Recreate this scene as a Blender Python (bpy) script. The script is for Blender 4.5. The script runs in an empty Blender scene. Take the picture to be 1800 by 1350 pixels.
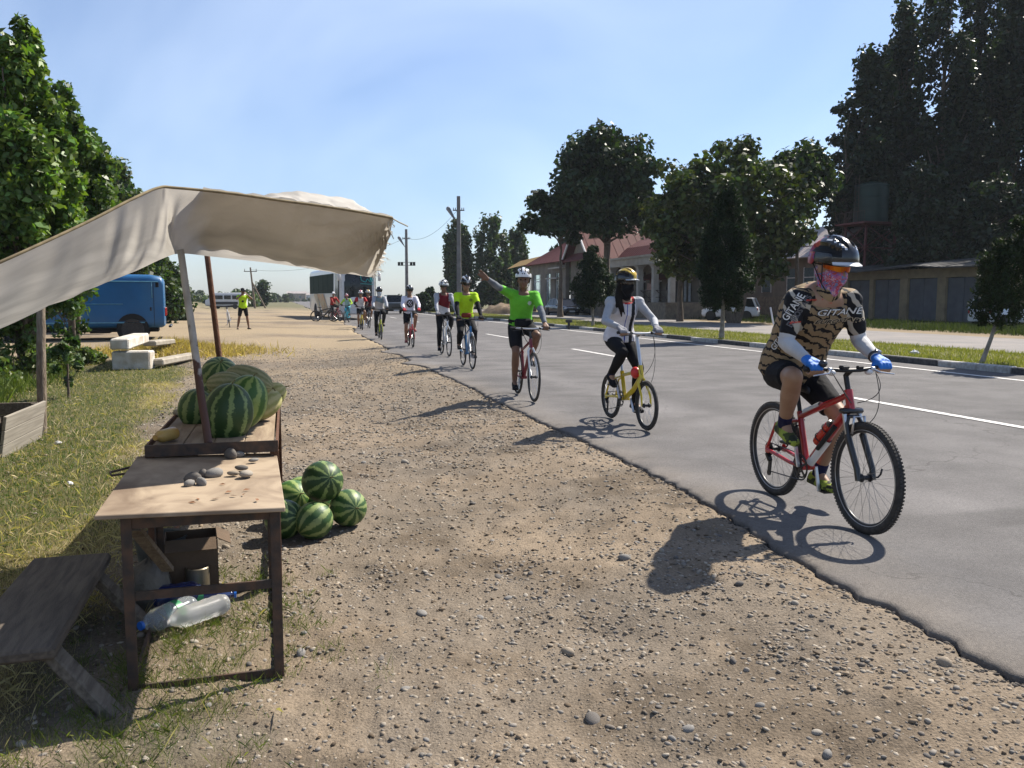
import bpy, bmesh, math, random
import numpy as np
from math import sin, cos, pi, radians, sqrt, atan2
from mathutils import Vector, Matrix, Quaternion
from mathutils.bvhtree import BVHTree

random.seed(7)
rng = np.random.default_rng(7)
SC = bpy.context.scene
COL = SC.collection

# ------------------------------------------------------------------ camera, light, exposure
F, HZ, EYE = 1500.0, 525.0, 1.42          # focal length in photo pixels, horizon row, eye height above the road
PITCH = math.atan((675 - HZ) / F)
cam_data = bpy.data.cameras.new('camera')
cam = bpy.data.objects.new('camera', cam_data)
COL.objects.link(cam)
cam_data.sensor_width = 36.0
cam_data.lens = 36.0 * F / 1800.0
cam_data.clip_start = 0.05
cam_data.clip_end = 6000
cam.location = (0, 0, EYE)
cam.rotation_euler = (pi / 2 - PITCH, 0, 0)
SC.camera = cam

SUN_AZ, SUN_EL = radians(47.0), radians(47.5)   # azimuth measured from the view direction towards the right
SUN_DIR = Vector((sin(SUN_AZ) * cos(SUN_EL), cos(SUN_AZ) * cos(SUN_EL), sin(SUN_EL)))
world = bpy.data.worlds.new('World')
SC.world = world
world.use_nodes = True
nt = world.node_tree
nt.nodes.clear()
sky = nt.nodes.new('ShaderNodeTexSky')
sky.sky_type = 'NISHITA'
sky.sun_disc = False
sky.sun_elevation = SUN_EL
sky.sun_rotation = SUN_AZ
sky.altitude = 300
sky.air_density = 1.0
sky.dust_density = 1.0
sky.ozone_density = 3.0
bg = nt.nodes.new('ShaderNodeBackground')
bg.inputs['Strength'].default_value = 0.076
out = nt.nodes.new('ShaderNodeOutputWorld')
# thin drifting smoke veils all over the sky
tc = nt.nodes.new('ShaderNodeTexCoord')
mp = nt.nodes.new('ShaderNodeMapping')
mp.inputs['Scale'].default_value = (1.3, 1.3, 1.7)
mp.inputs['Rotation'].default_value = (0.0, 0.5, 0.3)
nz = nt.nodes.new('ShaderNodeTexNoise')
nz.inputs['Scale'].default_value = 1.5
nz.inputs['Detail'].default_value = 4
nz.inputs['Roughness'].default_value = 0.55
nz.inputs['Distortion'].default_value = 0.6
rp = nt.nodes.new('ShaderNodeValToRGB')
rp.color_ramp.elements[0].position = 0.38
rp.color_ramp.elements[0].color = (0, 0, 0, 1)
rp.color_ramp.elements[1].position = 0.78
rp.color_ramp.elements[1].color = (0.30, 0.30, 0.30, 1)
mx = nt.nodes.new('ShaderNodeMixRGB')
mx.inputs[2].default_value = (9.8, 11.0, 12.4, 1)
L = nt.links
L.new(tc.outputs['Generated'], mp.inputs['Vector'])
L.new(mp.outputs[0], nz.inputs['Vector'])
L.new(nz.outputs['Fac'], rp.inputs['Fac'])
L.new(rp.outputs['Color'], mx.inputs[0])
tn = nt.nodes.new('ShaderNodeMixRGB')
tn.blend_type = 'MULTIPLY'
tn.inputs[0].default_value = 1
tn.inputs[2].default_value = (.95, 1.0, 1.12, 1)
L.new(sky.outputs[0], tn.inputs[1])
L.new(tn.outputs[0], mx.inputs[1])
L.new(mx.outputs[0], bg.inputs['Color'])
L.new(bg.outputs[0], out.inputs['Surface'])

sun_data = bpy.data.lights.new('sun', 'SUN')
sun_data.energy = 5.0
sun_data.angle = radians(0.55)
sun_data.color = (1.0, 0.93, 0.82)
sun = bpy.data.objects.new('sun', sun_data)
COL.objects.link(sun)
sun.rotation_euler = SUN_DIR.to_track_quat('Z', 'Y').to_euler()

SC.view_settings.view_transform = 'Standard'
SC.view_settings.look = 'None'
SC.view_settings.gamma = 1.0
SC.view_settings.use_curve_mapping = False
SC.view_settings.exposure = 0.82
SC.render.engine = 'CYCLES'
SC.cycles.use_denoising = True
SC.cycles.max_bounces = 6
SC.cycles.diffuse_bounces = 1
SC.cycles.transparent_max_bounces = 8
SC.cycles.volume_bounces = 0
SC.cycles.volume_step_rate = 4.0

# ------------------------------------------------------------------ places
YAW = radians(14.86)                      # the road runs this much to the left of the view direction


def road(x, y, z=0.0):
    """road frame (x across to the right, y along) -> world"""
    return Vector((x * cos(YAW) - y * sin(YAW), x * sin(YAW) + y * cos(YAW), z))


def unroad(X, Y):
    return (X * cos(YAW) + Y * sin(YAW), -X * sin(YAW) + Y * cos(YAW))


def at(u, v, d):
    """the point at depth d metres seen at photo pixel (u, v)"""
    a, b = (u - 900) / F, (675 - v) / F
    return Vector((a * d, (cos(PITCH) + b * sin(PITCH)) * d, EYE + (-sin(PITCH) + b * cos(PITCH)) * d))


def onz(u, v, z=0.0):
    """the point on the level z seen at photo pixel (u, v)"""
    p = at(u, v, 1.0)
    t = (z - EYE) / (p.z - EYE)
    return Vector((p.x * t, p.y * t, z))


# ------------------------------------------------------------------ materials
def S(r, g, b):
    f = lambda c: (c / 255 / 12.92) if c / 255 <= 0.04045 else ((c / 255 + 0.055) / 1.055) ** 2.4
    return (f(r), f(g), f(b))


def nodes_of(m):
    m.use_nodes = True
    t = m.node_tree
    return t, t.nodes, t.links, t.nodes['Principled BSDF']


MATS = {}


def M(name, c, rough=0.6, var=0.18, scale=6.0, bump=0.0, bscale=40.0, metal=0.0, spec=0.4, detail=4, attr=None,
      c2=None, ramp=(0.35, 0.65), coat=0.0, sub=None, stretch=None, alpha=1.0, dist=0.0, dust=None):
    """one procedural material: noise-varied colour, optional second colour c2, bump, colour attribute"""
    if name in MATS:
        return MATS[name]
    m = bpy.data.materials.new(name)
    t, N, K, P = nodes_of(m)
    tc = N.new('ShaderNodeTexCoord')
    src = tc.outputs['Object']
    if stretch:
        mp = N.new('ShaderNodeMapping')
        mp.inputs['Scale'].default_value = stretch
        K.new(src, mp.inputs['Vector'])
        src = mp.outputs[0]
    n = N.new('ShaderNodeTexNoise')
    n.inputs['Scale'].default_value = scale
    n.inputs['Detail'].default_value = detail
    n.inputs['Distortion'].default_value = dist
    K.new(src, n.inputs['Vector'])
    r = N.new('ShaderNodeValToRGB')
    r.color_ramp.elements[0].position, r.color_ramp.elements[1].position = ramp
    lo = tuple(x * (1 - var) for x in c) if c2 is None else c
    hi = tuple(min(1, x * (1 + var)) for x in c) if c2 is None else c2
    r.color_ramp.elements[0].color = (*lo, 1)
    r.color_ramp.elements[1].color = (*hi, 1)
    K.new(n.outputs['Fac'], r.inputs['Fac'])
    colour = r.outputs['Color']
    if attr:
        a = N.new('ShaderNodeAttribute')
        a.attribute_name = attr
        x = N.new('ShaderNodeMixRGB')
        x.blend_type = 'MULTIPLY'
        x.inputs[0].default_value = 1
        K.new(colour, x.inputs[1])
        K.new(a.outputs['Color'], x.inputs[2])
        colour = x.outputs[0]
    if dust:
        n3 = N.new('ShaderNodeTexNoise')
        n3.inputs['Scale'].default_value = scale * 0.6
        n3.inputs['Detail'].default_value = 8
        K.new(tc.outputs['Object'], n3.inputs['Vector'])
        r3 = N.new('ShaderNodeValToRGB')
        r3.color_ramp.elements[0].position, r3.color_ramp.elements[1].position = 0.48, 0.7
        K.new(n3.outputs['Fac'], r3.inputs['Fac'])
        x = N.new('ShaderNodeMixRGB')
        K.new(r3.outputs['Color'], x.inputs[0])
        K.new(colour, x.inputs[1])
        x.inputs[2].default_value = (*dust, 1)
        colour = x.outputs[0]
    K.new(colour, P.inputs['Base Color'])
    P.inputs['Roughness'].default_value = rough
    P.inputs['Metallic'].default_value = metal
    P.inputs['Specular IOR Level'].default_value = spec
    P.inputs['Coat Weight'].default_value = coat
    P.inputs['Alpha'].default_value = alpha
    if bump:
        n2 = N.new('ShaderNodeTexNoise')
        n2.inputs['Scale'].default_value = bscale
        n2.inputs['Detail'].default_value = 5
        K.new(src, n2.inputs['Vector'])
        b = N.new('ShaderNodeBump')
        b.inputs['Strength'].default_value = bump
        b.inputs['Distance'].default_value = 0.02
        K.new(n2.outputs['Fac'], b.inputs['Height'])
        K.new(b.outputs[0], P.inputs['Normal'])
    MATS[name] = m
    return m


def M_leaf(name, c, trans=0.35, rough=0.42, spec=0.5):
    """leaf: colour varies leaf by leaf through the 'tint' attribute, light passes through"""
    if name in MATS:
        return MATS[name]
    m = bpy.data.materials.new(name)
    t, N, K, P = nodes_of(m)
    a = N.new('ShaderNodeAttribute')
    a.attribute_name = 'tint'
    x = N.new('ShaderNodeMixRGB')
    x.blend_type = 'MULTIPLY'
    x.inputs[0].default_value = 1
    x.inputs[1].default_value = (*c, 1)
    K.new(a.outputs['Color'], x.inputs[2])
    K.new(x.outputs[0], P.inputs['Base Color'])
    P.inputs['Roughness'].default_value = rough
    P.inputs['Specular IOR Level'].default_value = spec
    tr = N.new('ShaderNodeBsdfTranslucent')
    y = N.new('ShaderNodeMixRGB')
    y.blend_type = 'MULTIPLY'
    y.inputs[0].default_value = 1
    y.inputs[2].default_value = (1.35, 1.5, 0.45, 1)
    K.new(x.outputs[0], y.inputs[1])
    K.new(y.outputs[0], tr.inputs['Color'])
    ms = N.new('ShaderNodeMixShader')
    ms.inputs[0].default_value = trans
    K.new(P.outputs[0], ms.inputs[1])
    K.new(tr.outputs[0], ms.inputs[2])
    K.new(ms.outputs[0], N['Material Output'].inputs['Surface'])
    MATS[name] = m
    return m


def M_cloth(name, c, trans=0.3, var=0.12, scale=5, bump=0.25, bscale=160):
    m = M(name, c, rough=0.85, var=var, scale=scale, bump=bump, bscale=bscale, spec=0.15)
    t = m.node_tree
    N, K = t.nodes, t.links
    P = N['Principled BSDF']
    tr = N.new('ShaderNodeBsdfTranslucent')
    lk = P.inputs['Base Color'].links[0].from_socket
    K.new(lk, tr.inputs['Color'])
    ms = N.new('ShaderNodeMixShader')
    ms.inputs[0].default_value = trans
    K.new(P.outputs[0], ms.inputs[1])
    K.new(tr.outputs[0], ms.inputs[2])
    K.new(ms.outputs[0], N['Material Output'].inputs['Surface'])
    return m


def M_glass(name, c, rough=0.05, trans=0.9, alpha=1.0):
    if name in MATS:
        return MATS[name]
    m = bpy.data.materials.new(name)
    t, N, K, P = nodes_of(m)
    P.inputs['Base Color'].default_value = (*c, 1)
    P.inputs['Roughness'].default_value = rough
    P.inputs['Transmission Weight'].default_value = trans
    P.inputs['IOR'].default_value = 1.2
    P.inputs['Alpha'].default_value = alpha
    MATS[name] = m
    return m


# ------------------------------------------------------------------ objects
def tag(o, label=None, cat=None, group=None, kind=None):
    if label: o['label'] = label
    if cat: o['category'] = cat
    if group: o['group'] = group
    if kind: o['kind'] = kind
    return o


def empty(name, loc=(0, 0, 0), rz=0.0, label=None, cat=None, group=None):
    o = bpy.data.objects.new(name, None)
    COL.objects.link(o)
    o.location = loc
    o.rotation_euler = (0, 0, rz)
    return tag(o, label, cat, group)


def copy_tree(o, parent=None):
    c = o.copy()
    COL.objects.link(c)
    c.parent = parent
    for ch in list(o.children):
        copy_tree(ch, c)
    return c


def frame_of(d, hint=Vector((0, 0, 1))):
    d = Vector(d).normalized()
    if abs(d.dot(hint)) > 0.98:
        hint = Vector((1, 0, 0))
    u = d.cross(hint).normalized()
    return d, u, u.cross(d).normalized()


class MB:
    """collects shapes into one mesh"""

    def __init__(s):
        s.v, s.f, s.m, s.k = [], [], [], 0

    def mat(s, k):
        s.k = k
        return s

    def add(s, vs, fs):
        o = len(s.v)
        s.v.extend([tuple(v) for v in vs])
        s.f.extend([tuple(i + o for i in f) for f in fs])
        s.m.extend([s.k] * len(fs))
        return s

    def box(s, c, size, rot=None, bev=0.0):
        x, y, z = (q / 2 for q in size)
        if bev > 0:
            b = min(bev, x * .9, y * .9, z * .9)
            vs, idx = [], {}
            for sx in (-1, 1):
                for sy in (-1, 1):
                    for sz in (-1, 1):
                        for ax in range(3):
                            q = [sx * x, sy * y, sz * z]
                            for j in range(3):
                                if j != ax: q[j] -= (sx, sy, sz)[j] * b
                            idx[(sx, sy, sz, ax)] = len(vs)
                            vs.append(Vector(q))
            fs = []
            for ax in range(3):
                a, b_ = [j for j in range(3) if j != ax]
                for sg in (-1, 1):
                    ring = []
                    for p, q in ((-1, -1), (1, -1), (1, 1), (-1, 1)):
                        t = [0, 0, 0]; t[ax] = sg; t[a] = p; t[b_] = q
                        ring.append(idx[(*t, ax)])
                    fs.append(ring if (sg > 0) == (ax != 1) else ring[::-1])
                for p in (-1, 1):
                    for q in (-1, 1):
                        t0 = [0, 0, 0]; t0[a] = p; t0[b_] = q
                        t1 = list(t0); t0[ax] = -1; t1[ax] = 1
                        fs.append([idx[(*t0, a)], idx[(*t1, a)], idx[(*t1, b_)], idx[(*t0, b_)]])
            for sx in (-1, 1):
                for sy in (-1, 1):
                    for sz in (-1, 1):
                        fs.append([idx[(sx, sy, sz, j)] for j in range(3)])
        else:
            vs = [Vector((sx * x, sy * y, sz * z)) for sx in (-1, 1) for sy in (-1, 1) for sz in (-1, 1)]
            fs = [(0, 1, 3, 2), (4, 6, 7, 5), (0, 4, 5, 1), (2, 3, 7, 6), (0, 2, 6, 4), (1, 5, 7, 3)]
        c = Vector(c)
        if rot is not None:
            vs = [rot @ v for v in vs]
        return s.add([v + c for v in vs], fs)

    def bar(s, a, b, w, h, up=Vector((0, 0, 1)), bev=0.0):
        """box beam from a to b"""
        a, b = Vector(a), Vector(b)
        d, u, n = frame_of(b - a, up)
        R = Matrix((u, d, n)).transposed()
        return s.box((a + b) / 2, (w, (b - a).length, h), R, bev)

    def loft(s, rings, cap=True, closed=True):
        n = len(rings[0])
        o = []
        fs = []
        for r in rings: o.extend(r)
        for i in range(len(rings) - 1):
            for j in range(n if closed else n - 1):
                a, b = i * n + j, i * n + (j + 1) % n
                fs.append((a, b, b + n, a + n))
        if cap:
            fs.append(tuple(range(n))[::-1])
            fs.append(tuple(range((len(rings) - 1) * n, len(rings) * n)))
        return s.add(o, fs)

    def tube(s, pts, r, n=8, cap=True, squash=1.0, hint=Vector((0, 0, 1))):
        pts = [Vector(p) for p in pts]
        rs = r if isinstance(r, (list, tuple)) else [r] * len(pts)
        rings = []
        pu = None
        for i, p in enumerate(pts):
            d = (pts[min(i + 1, len(pts) - 1)] - pts[max(i - 1, 0)])
            if d.length < 1e-9: d = Vector((0, 0, 1))
            d.normalize()
            if pu is None:
                _, u, w = frame_of(d, hint)
            else:
                u = (pu - d * pu.dot(d))
                u = u.normalized() if u.length > 1e-6 else frame_of(d, hint)[1]
                w = u.cross(d).normalized()
            pu = u
            rings.append([p + (u * cos(2 * pi * j / n) + w * sin(2 * pi * j / n) * squash) * rs[i] for j in range(n)])
        return s.loft(rings, cap)

    def cap(s, a, b, r0, r1, n=10, m=3):
        """tapered capsule"""
        a, b = Vector(a), Vector(b)
        d, u, w = frame_of(b - a)
        pts, rs = [], []
        for i in range(m):
            t = (i + .15) / m * pi / 2
            pts.append(a - d * r0 * cos(t)); rs.append(r0 * sin(t))
        pts += [a, b]; rs += [r0, r1]
        for i in range(m - 1, -1, -1):
            t = (i + .15) / m * pi / 2
            pts.append(b + d * r1 * cos(t)); rs.append(r1 * sin(t))
        rings = [[p + (u * cos(2 * pi * j / n) + w * sin(2 * pi * j / n)) * q for j in range(n)] for p, q in zip(pts, rs)]
        return s.loft(rings)

    def ell(s, c, r, rot=None, n=12, m=8):
        c = Vector(c)
        rings = []
        for i in range(m + 1):
            t = pi * (i + (.12 if i == 0 else -.12 if i == m else 0)) / m
            ring = []
            for j in range(n):
                p = 2 * pi * j / n
                q = Vector((r[0] * sin(t) * cos(p), r[1] * sin(t) * sin(p), -r[2] * cos(t)))
                ring.append((rot @ q if rot is not None else q) + c)
            rings.append(ring)
        return s.loft(rings)

    def lathe(s, prof, c=(0, 0, 0), n=16, rot=None, cap=True):
        """profile of (radius, height)"""
        c = Vector(c)
        rings = []
        for r, h in prof:
            ring = []
            for j in range(n):
                q = Vector((r * cos(2 * pi * j / n), r * sin(2 * pi * j / n), h))
                ring.append((rot @ q if rot is not None else q) + c)
            rings.append(ring)
        return s.loft(rings, cap)

    def torus(s, c, R, r, axis=Vector((0, 1, 0)), n=40, m=8, squash=1.0):
        c = Vector(c)
        d, u, w = frame_of(axis)
        vs, fs = [], []
        for i in range(n):
            a = 2 * pi * i / n
            e = u * cos(a) + w * sin(a)
            for j in range(m):
                b = 2 * pi * j / m
                vs.append(c + e * (R + r * cos(b)) + d * r * squash * sin(b))
        for i in range(n):
            for j in range(m):
                fs.append((i * m + j, ((i + 1) % n) * m + j, ((i + 1) % n) * m + (j + 1) % m, i * m + (j + 1) % m))
        return s.add(vs, fs)

    def prism(s, poly, ext):
        """closed polygon (list of Vectors) extruded by vector ext"""
        n = len(poly)
        ext = Vector(ext)
        vs = [Vector(p) for p in poly] + [Vector(p) + ext for p in poly]
        fs = [tuple(range(n))[::-1], tuple(range(n, 2 * n))]
        fs += [(i, (i + 1) % n, (i + 1) % n + n, i + n) for i in range(n)]
        return s.add(vs, fs)

    def quad(s, a, b, c, d):
        return s.add([a, b, c, d], [(0, 1, 2, 3)])

    def sheet(s, P, thick=0.0):
        """P: 2-D list of points -> grid"""
        nu, nv = len(P), len(P[0])
        vs = [p for row in P for p in row]
        fs = [(i * nv + j, i * nv + j + 1, (i + 1) * nv + j + 1, (i + 1) * nv + j) for i in range(nu - 1) for j in range(nv - 1)]
        return s.add(vs, fs)

    def mesh(s, name, mats, smooth=False, fix=True):
        me = bpy.data.meshes.new(name)
        me.from_pydata(s.v, [], s.f)
        for m in (mats if isinstance(mats, (list, tuple)) else [mats]):
            me.materials.append(m)
        if max(s.m, default=0) > 0:
            me.polygons.foreach_set('material_index', s.m)
        if fix:
            bm = bmesh.new()
            bm.from_mesh(me)
            bmesh.ops.recalc_face_normals(bm, faces=bm.faces)
            bm.to_mesh(me)
            bm.free()
        if smooth:
            me.polygons.foreach_set('use_smooth', [True] * len(me.polygons))
            if smooth is not True:
                me.set_sharp_from_angle(angle=radians(smooth))
        me.update()
        return me

    def build(s, name, mats, parent=None, smooth=False, fix=True, loc=None, rz=None):
        o = bpy.data.objects.new(name, s.mesh(name, mats, smooth, fix))
        COL.objects.link(o)
        o.parent = parent
        if loc is not None: o.location = loc
        if rz is not None: o.rotation_euler = (0, 0, rz)
        return o


def np_mesh(name, V, Fq, mats, smooth=False, tint=None, attr='tint', vcol=None, parent=None, midx=None):
    """fast mesh from numpy arrays; Fq is (n,3) or (n,4); tint is per face, vcol per vertex"""
    me = bpy.data.meshes.new(name)
    V = np.asarray(V, np.float32)
    Fq = np.asarray(Fq, np.int32)
    k = Fq.shape[1]
    me.vertices.add(len(V))
    me.vertices.foreach_set('co', V.ravel())
    me.loops.add(Fq.size)
    me.loops.foreach_set('vertex_index', Fq.ravel())
    me.polygons.add(len(Fq))
    me.polygons.foreach_set('loop_start', np.arange(0, Fq.size, k, dtype=np.int32))
    me.polygons.foreach_set('loop_total', np.full(len(Fq), k, np.int32))
    if smooth:
        me.polygons.foreach_set('use_smooth', np.ones(len(Fq), bool))
    for m in (mats if isinstance(mats, (list, tuple)) else [mats]):
        me.materials.append(m)
    if midx is not None:
        me.polygons.foreach_set('material_index', np.asarray(midx, np.int32))
    if tint is not None:
        a = me.attributes.new(attr, 'FLOAT_COLOR', 'FACE')
        a.data.foreach_set('color', np.concatenate([tint, np.ones((len(tint), 1))], 1).astype(np.float32).ravel())
    if vcol is not None:
        a = me.attributes.new(attr, 'FLOAT_COLOR', 'POINT')
        a.data.foreach_set('color', np.concatenate([vcol, np.ones((len(vcol), 1))], 1).astype(np.float32).ravel())
    me.update(calc_edges=True)
    me.validate()
    o = bpy.data.objects.new(name, me)
    COL.objects.link(o)
    o.parent = parent
    return o


# ------------------------------------------------------------------ value noise on arrays
def _hash(i, j, s):
    h = (i.astype(np.int64) * 374761393 + j.astype(np.int64) * 668265263 + s * 974711) & 0xffffffff
    h = ((h ^ (h >> 13)) * 1274126177) & 0xffffffff
    return ((h ^ (h >> 16)) & 0xffff) / 65535.0


def vnoise(x, y, s=0):
    x = np.asarray(x, float); y = np.asarray(y, float)
    i, j = np.floor(x), np.floor(y)
    fx, fy = x - i, y - j
    fx, fy = fx * fx * (3 - 2 * fx), fy * fy * (3 - 2 * fy)
    a, b, c, d = _hash(i, j, s), _hash(i + 1, j, s), _hash(i, j + 1, s), _hash(i + 1, j + 1, s)
    return (a * (1 - fx) + b * fx) * (1 - fy) + (c * (1 - fx) + d * fx) * fy


def fbm(x, y, s=0, o=4):
    t, a = 0, 0.5
    for k in range(o):
        t = t + a * vnoise(x * 2 ** k, y * 2 ** k, s + k * 17)
        a /= 2
    return t / (1 - 0.5 ** o)


def sstep(a, b, x):
    t = np.clip((x - a) / (b - a), 0, 1)
    return t * t * (3 - 2 * t)
# ================================================================== GROUND, ROAD, KERB
def edge_x(y):
    """ragged near edge of the asphalt (road frame x) at distance y along"""
    y = np.asarray(y, float)
    e = 2.86 + 0.16 * (fbm(y * 0.35, y * 0 + 3.3, 5, 2) - .5) + 0.06 * (fbm(y * 2.1, y * 0 + 9.1, 8, 3) - .5) + 0.05 * (vnoise(y * 9, y * 0, 3) - .5) + 0.055 * (fbm(y * 17, y * 0, 6, 3) - .5)
    e = e - 0.16 * np.exp(-((y - 3.2) / 2.0) ** 2) + 0.05 * np.exp(-((y - 6.5) / 2) ** 2)
    e = e - 0.35 * np.exp(-((y - 23.2) / 0.7) ** 2) - 0.3 * np.exp(-((y - 19.0) / 0.5) ** 2)
    return e + 0.9 * sstep(36, 44, y) * (fbm(y * .2, y * 0, 1, 3) + .2)


def ground_z(X, Y):
    x, y = X * cos(YAW) + Y * sin(YAW), -X * sin(YAW) + Y * cos(YAW)
    e = edge_x(y)
    d = e - x                                   # distance left of the asphalt edge
    near = -0.024 - 0.016 * sstep(.04, .0, d) - 0.11 * sstep(0.06, 1.8, d) - 0.02 * sstep(1.5, 4, d)
    far = 0.02 + 0.07 * sstep(0.3, 4, d)
    z = near + (far - near) * sstep(18, 36, y)
    r = np.hypot(X, Y)
    amp = sstep(0.0, 0.4, d)
    z = z + amp * (0.05 * (fbm(X * .5, Y * .5, 21, 3) - .5) + 0.03 * (fbm(X * 2.2, Y * 2.2, 31, 3) - .5) + (0.042 * (fbm(X * 5, Y * 5, 41, 4) - .5) + .024 * (fbm(X * 19, Y * 19, 43, 2) - .5)) * sstep(24, 10, r))
    # sand bank at the far left, behind the van
    z = z + 0.9 * sstep(-9, -14, x) * sstep(26, 33, y) * (0.4 + fbm(X * .3, Y * .3, 4, 3))
    # under the asphalt and the median the sheet lies low
    z = np.where(d < 0.0, np.maximum(-0.2, z * 0 - 0.2), z)
    right = sstep(24.5, 25.5, x)
    zr = -0.02 + 0.05 * (fbm(X * .6, Y * .6, 51, 3) - .5)
    z = z * (1 - right) + zr * right
    return z


def gz(X, Y):
    return float(ground_z(np.array([X], float), np.array([Y], float))[0])


def build_ground():
    rad = np.concatenate([np.linspace(0.25, 1.4, 14)[:-1], np.geomspace(1.4, 60, 330)[:-1], np.geomspace(60, 1350, 45)])
    a0 = np.linspace(-70, 62, 470)
    ang = np.radians(np.concatenate([np.linspace(-180, -70, 30)[:-1], a0, np.linspace(62, 180, 30)[1:]]))
    R, A = np.meshgrid(rad, ang, indexing='ij')
    X, Y = R * np.sin(A), R * np.cos(A)
    Z = ground_z(X, Y)
    x, y = X * cos(YAW) + Y * sin(YAW), -X * sin(YAW) + Y * cos(YAW)
    n1, n2, n3 = fbm(X * .8, Y * .8, 61, 4), fbm(X * 3.1, Y * 3.1, 71, 4), fbm(X * .25, Y * .25, 81, 3)
    dirt = np.array([.252, .198, .142]); grey = np.array([.185, .157, .125]); sand = np.array([.35, .275, .18])
    straw = np.array([.30, .24, .125]); soil = np.array([.10, .08, .045]); green = np.array([.05, .08, .018])
    n4 = fbm(X * 7, Y * 7, 65, 4)
    c = dirt[None, None] * (0.45 + .6 * n2[..., None] + .5 * n4[..., None])
    n5 = fbm(X * 1.7, Y * 1.7, 67, 5)
    c = c * (1 - .38 * sstep(.52, .66, n5)[..., None])
    g = sstep(.42, .62, n1 * .6 + n2 * .4)[..., None]
    c = c * (1 - g * .65) + grey * g * .65
    s = (sstep(9, 34, y) * sstep(.35, .6, n3 * .7 + .2))[..., None]
    c = c * (1 - s) + sand * s
    grass = grass_mask(X, Y)
    dry = dry_mask(X, Y)
    k = np.clip(grass + dry, 0, 1)[..., None]
    c2 = straw * dry[..., None] + (soil * .5 + green * .5) * (1 - dry[..., None])
    c = c * (1 - k * .85) + c2 * k * .85
    # right of the road: pale dust, and grass with tree shade put into its colour
    rgt = sstep(24, 25.5, x)[..., None]
    lot = sand * .85 * (0.7 + .5 * n1[..., None])
    gr = (sstep(27.0, 30, x + 3 * (n1 - .5)) * sstep(62, 46, y))[..., None]
    lot = lot * (1 - gr) + np.array([.035, .042, .016]) * gr
    c = c * (1 - rgt) + lot * rgt
    far = sstep(80, 160, R)[..., None]
    c = c * (1 - far) + np.array([.16, .15, .085]) * far
    nr, na = R.shape
    i, j = np.meshgrid(np.arange(nr - 1), np.arange(na - 1), indexing='ij')
    q = np.stack([i * na + j, i * na + j + 1, (i + 1) * na + j + 1, (i + 1) * na + j], -1).reshape(-1, 4)[:, ::-1]
    m = M('ground_dirt', (1, 1, 1), rough=.95, var=.34, scale=70, bump=.55, bscale=95, attr='tint', detail=8, spec=.1)
    o = np_mesh('ground', np.stack([X, Y, Z], -1).reshape(-1, 3), q, m, smooth=True, vcol=np.clip(c, 0, 1).reshape(-1, 3))
    tag(o, kind='structure')
    return o


def grass_mask(X, Y):
    """green grass left of the stall"""
    x, y = X * cos(YAW) + Y * sin(YAW), -X * sin(YAW) + Y * cos(YAW)
    lim = -0.75 - 0.085 * np.clip(y - 3, 0, 30)
    n = fbm(X * .9, Y * .9, 91, 3)
    g = sstep(.1, -.5, x - lim + 1.2 * (n - .5)) * sstep(25, 19, y)
    g = g * sstep(3.8, 6.2, y - (x + 3) * .5 + 3.5 * (n - .5))
    near = np.exp(-(((x + .62) / .38) ** 2 + ((y - 3.8) / 1.3) ** 2)) * sstep(.42, .6, n)
    return np.clip(g + .5 * near, 0, 1)


def dry_mask(X, Y):
    x, y = X * cos(YAW) + Y * sin(YAW), -X * sin(YAW) + Y * cos(YAW)
    lim = -0.75 - 0.085 * np.clip(y - 3, 0, 30)
    n = fbm(X * 1.1, Y * 1.1, 95, 3)
    d = sstep(.1, -.45, x - lim + 1.2 * (n - .5)) * sstep(24, 18, y) * sstep(2.2, 3.6, y + 1.5 * (n - .5))
    return np.clip(d * (1 - .85 * grass_mask(X, Y)), 0, 1)


ground = build_ground()

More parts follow.
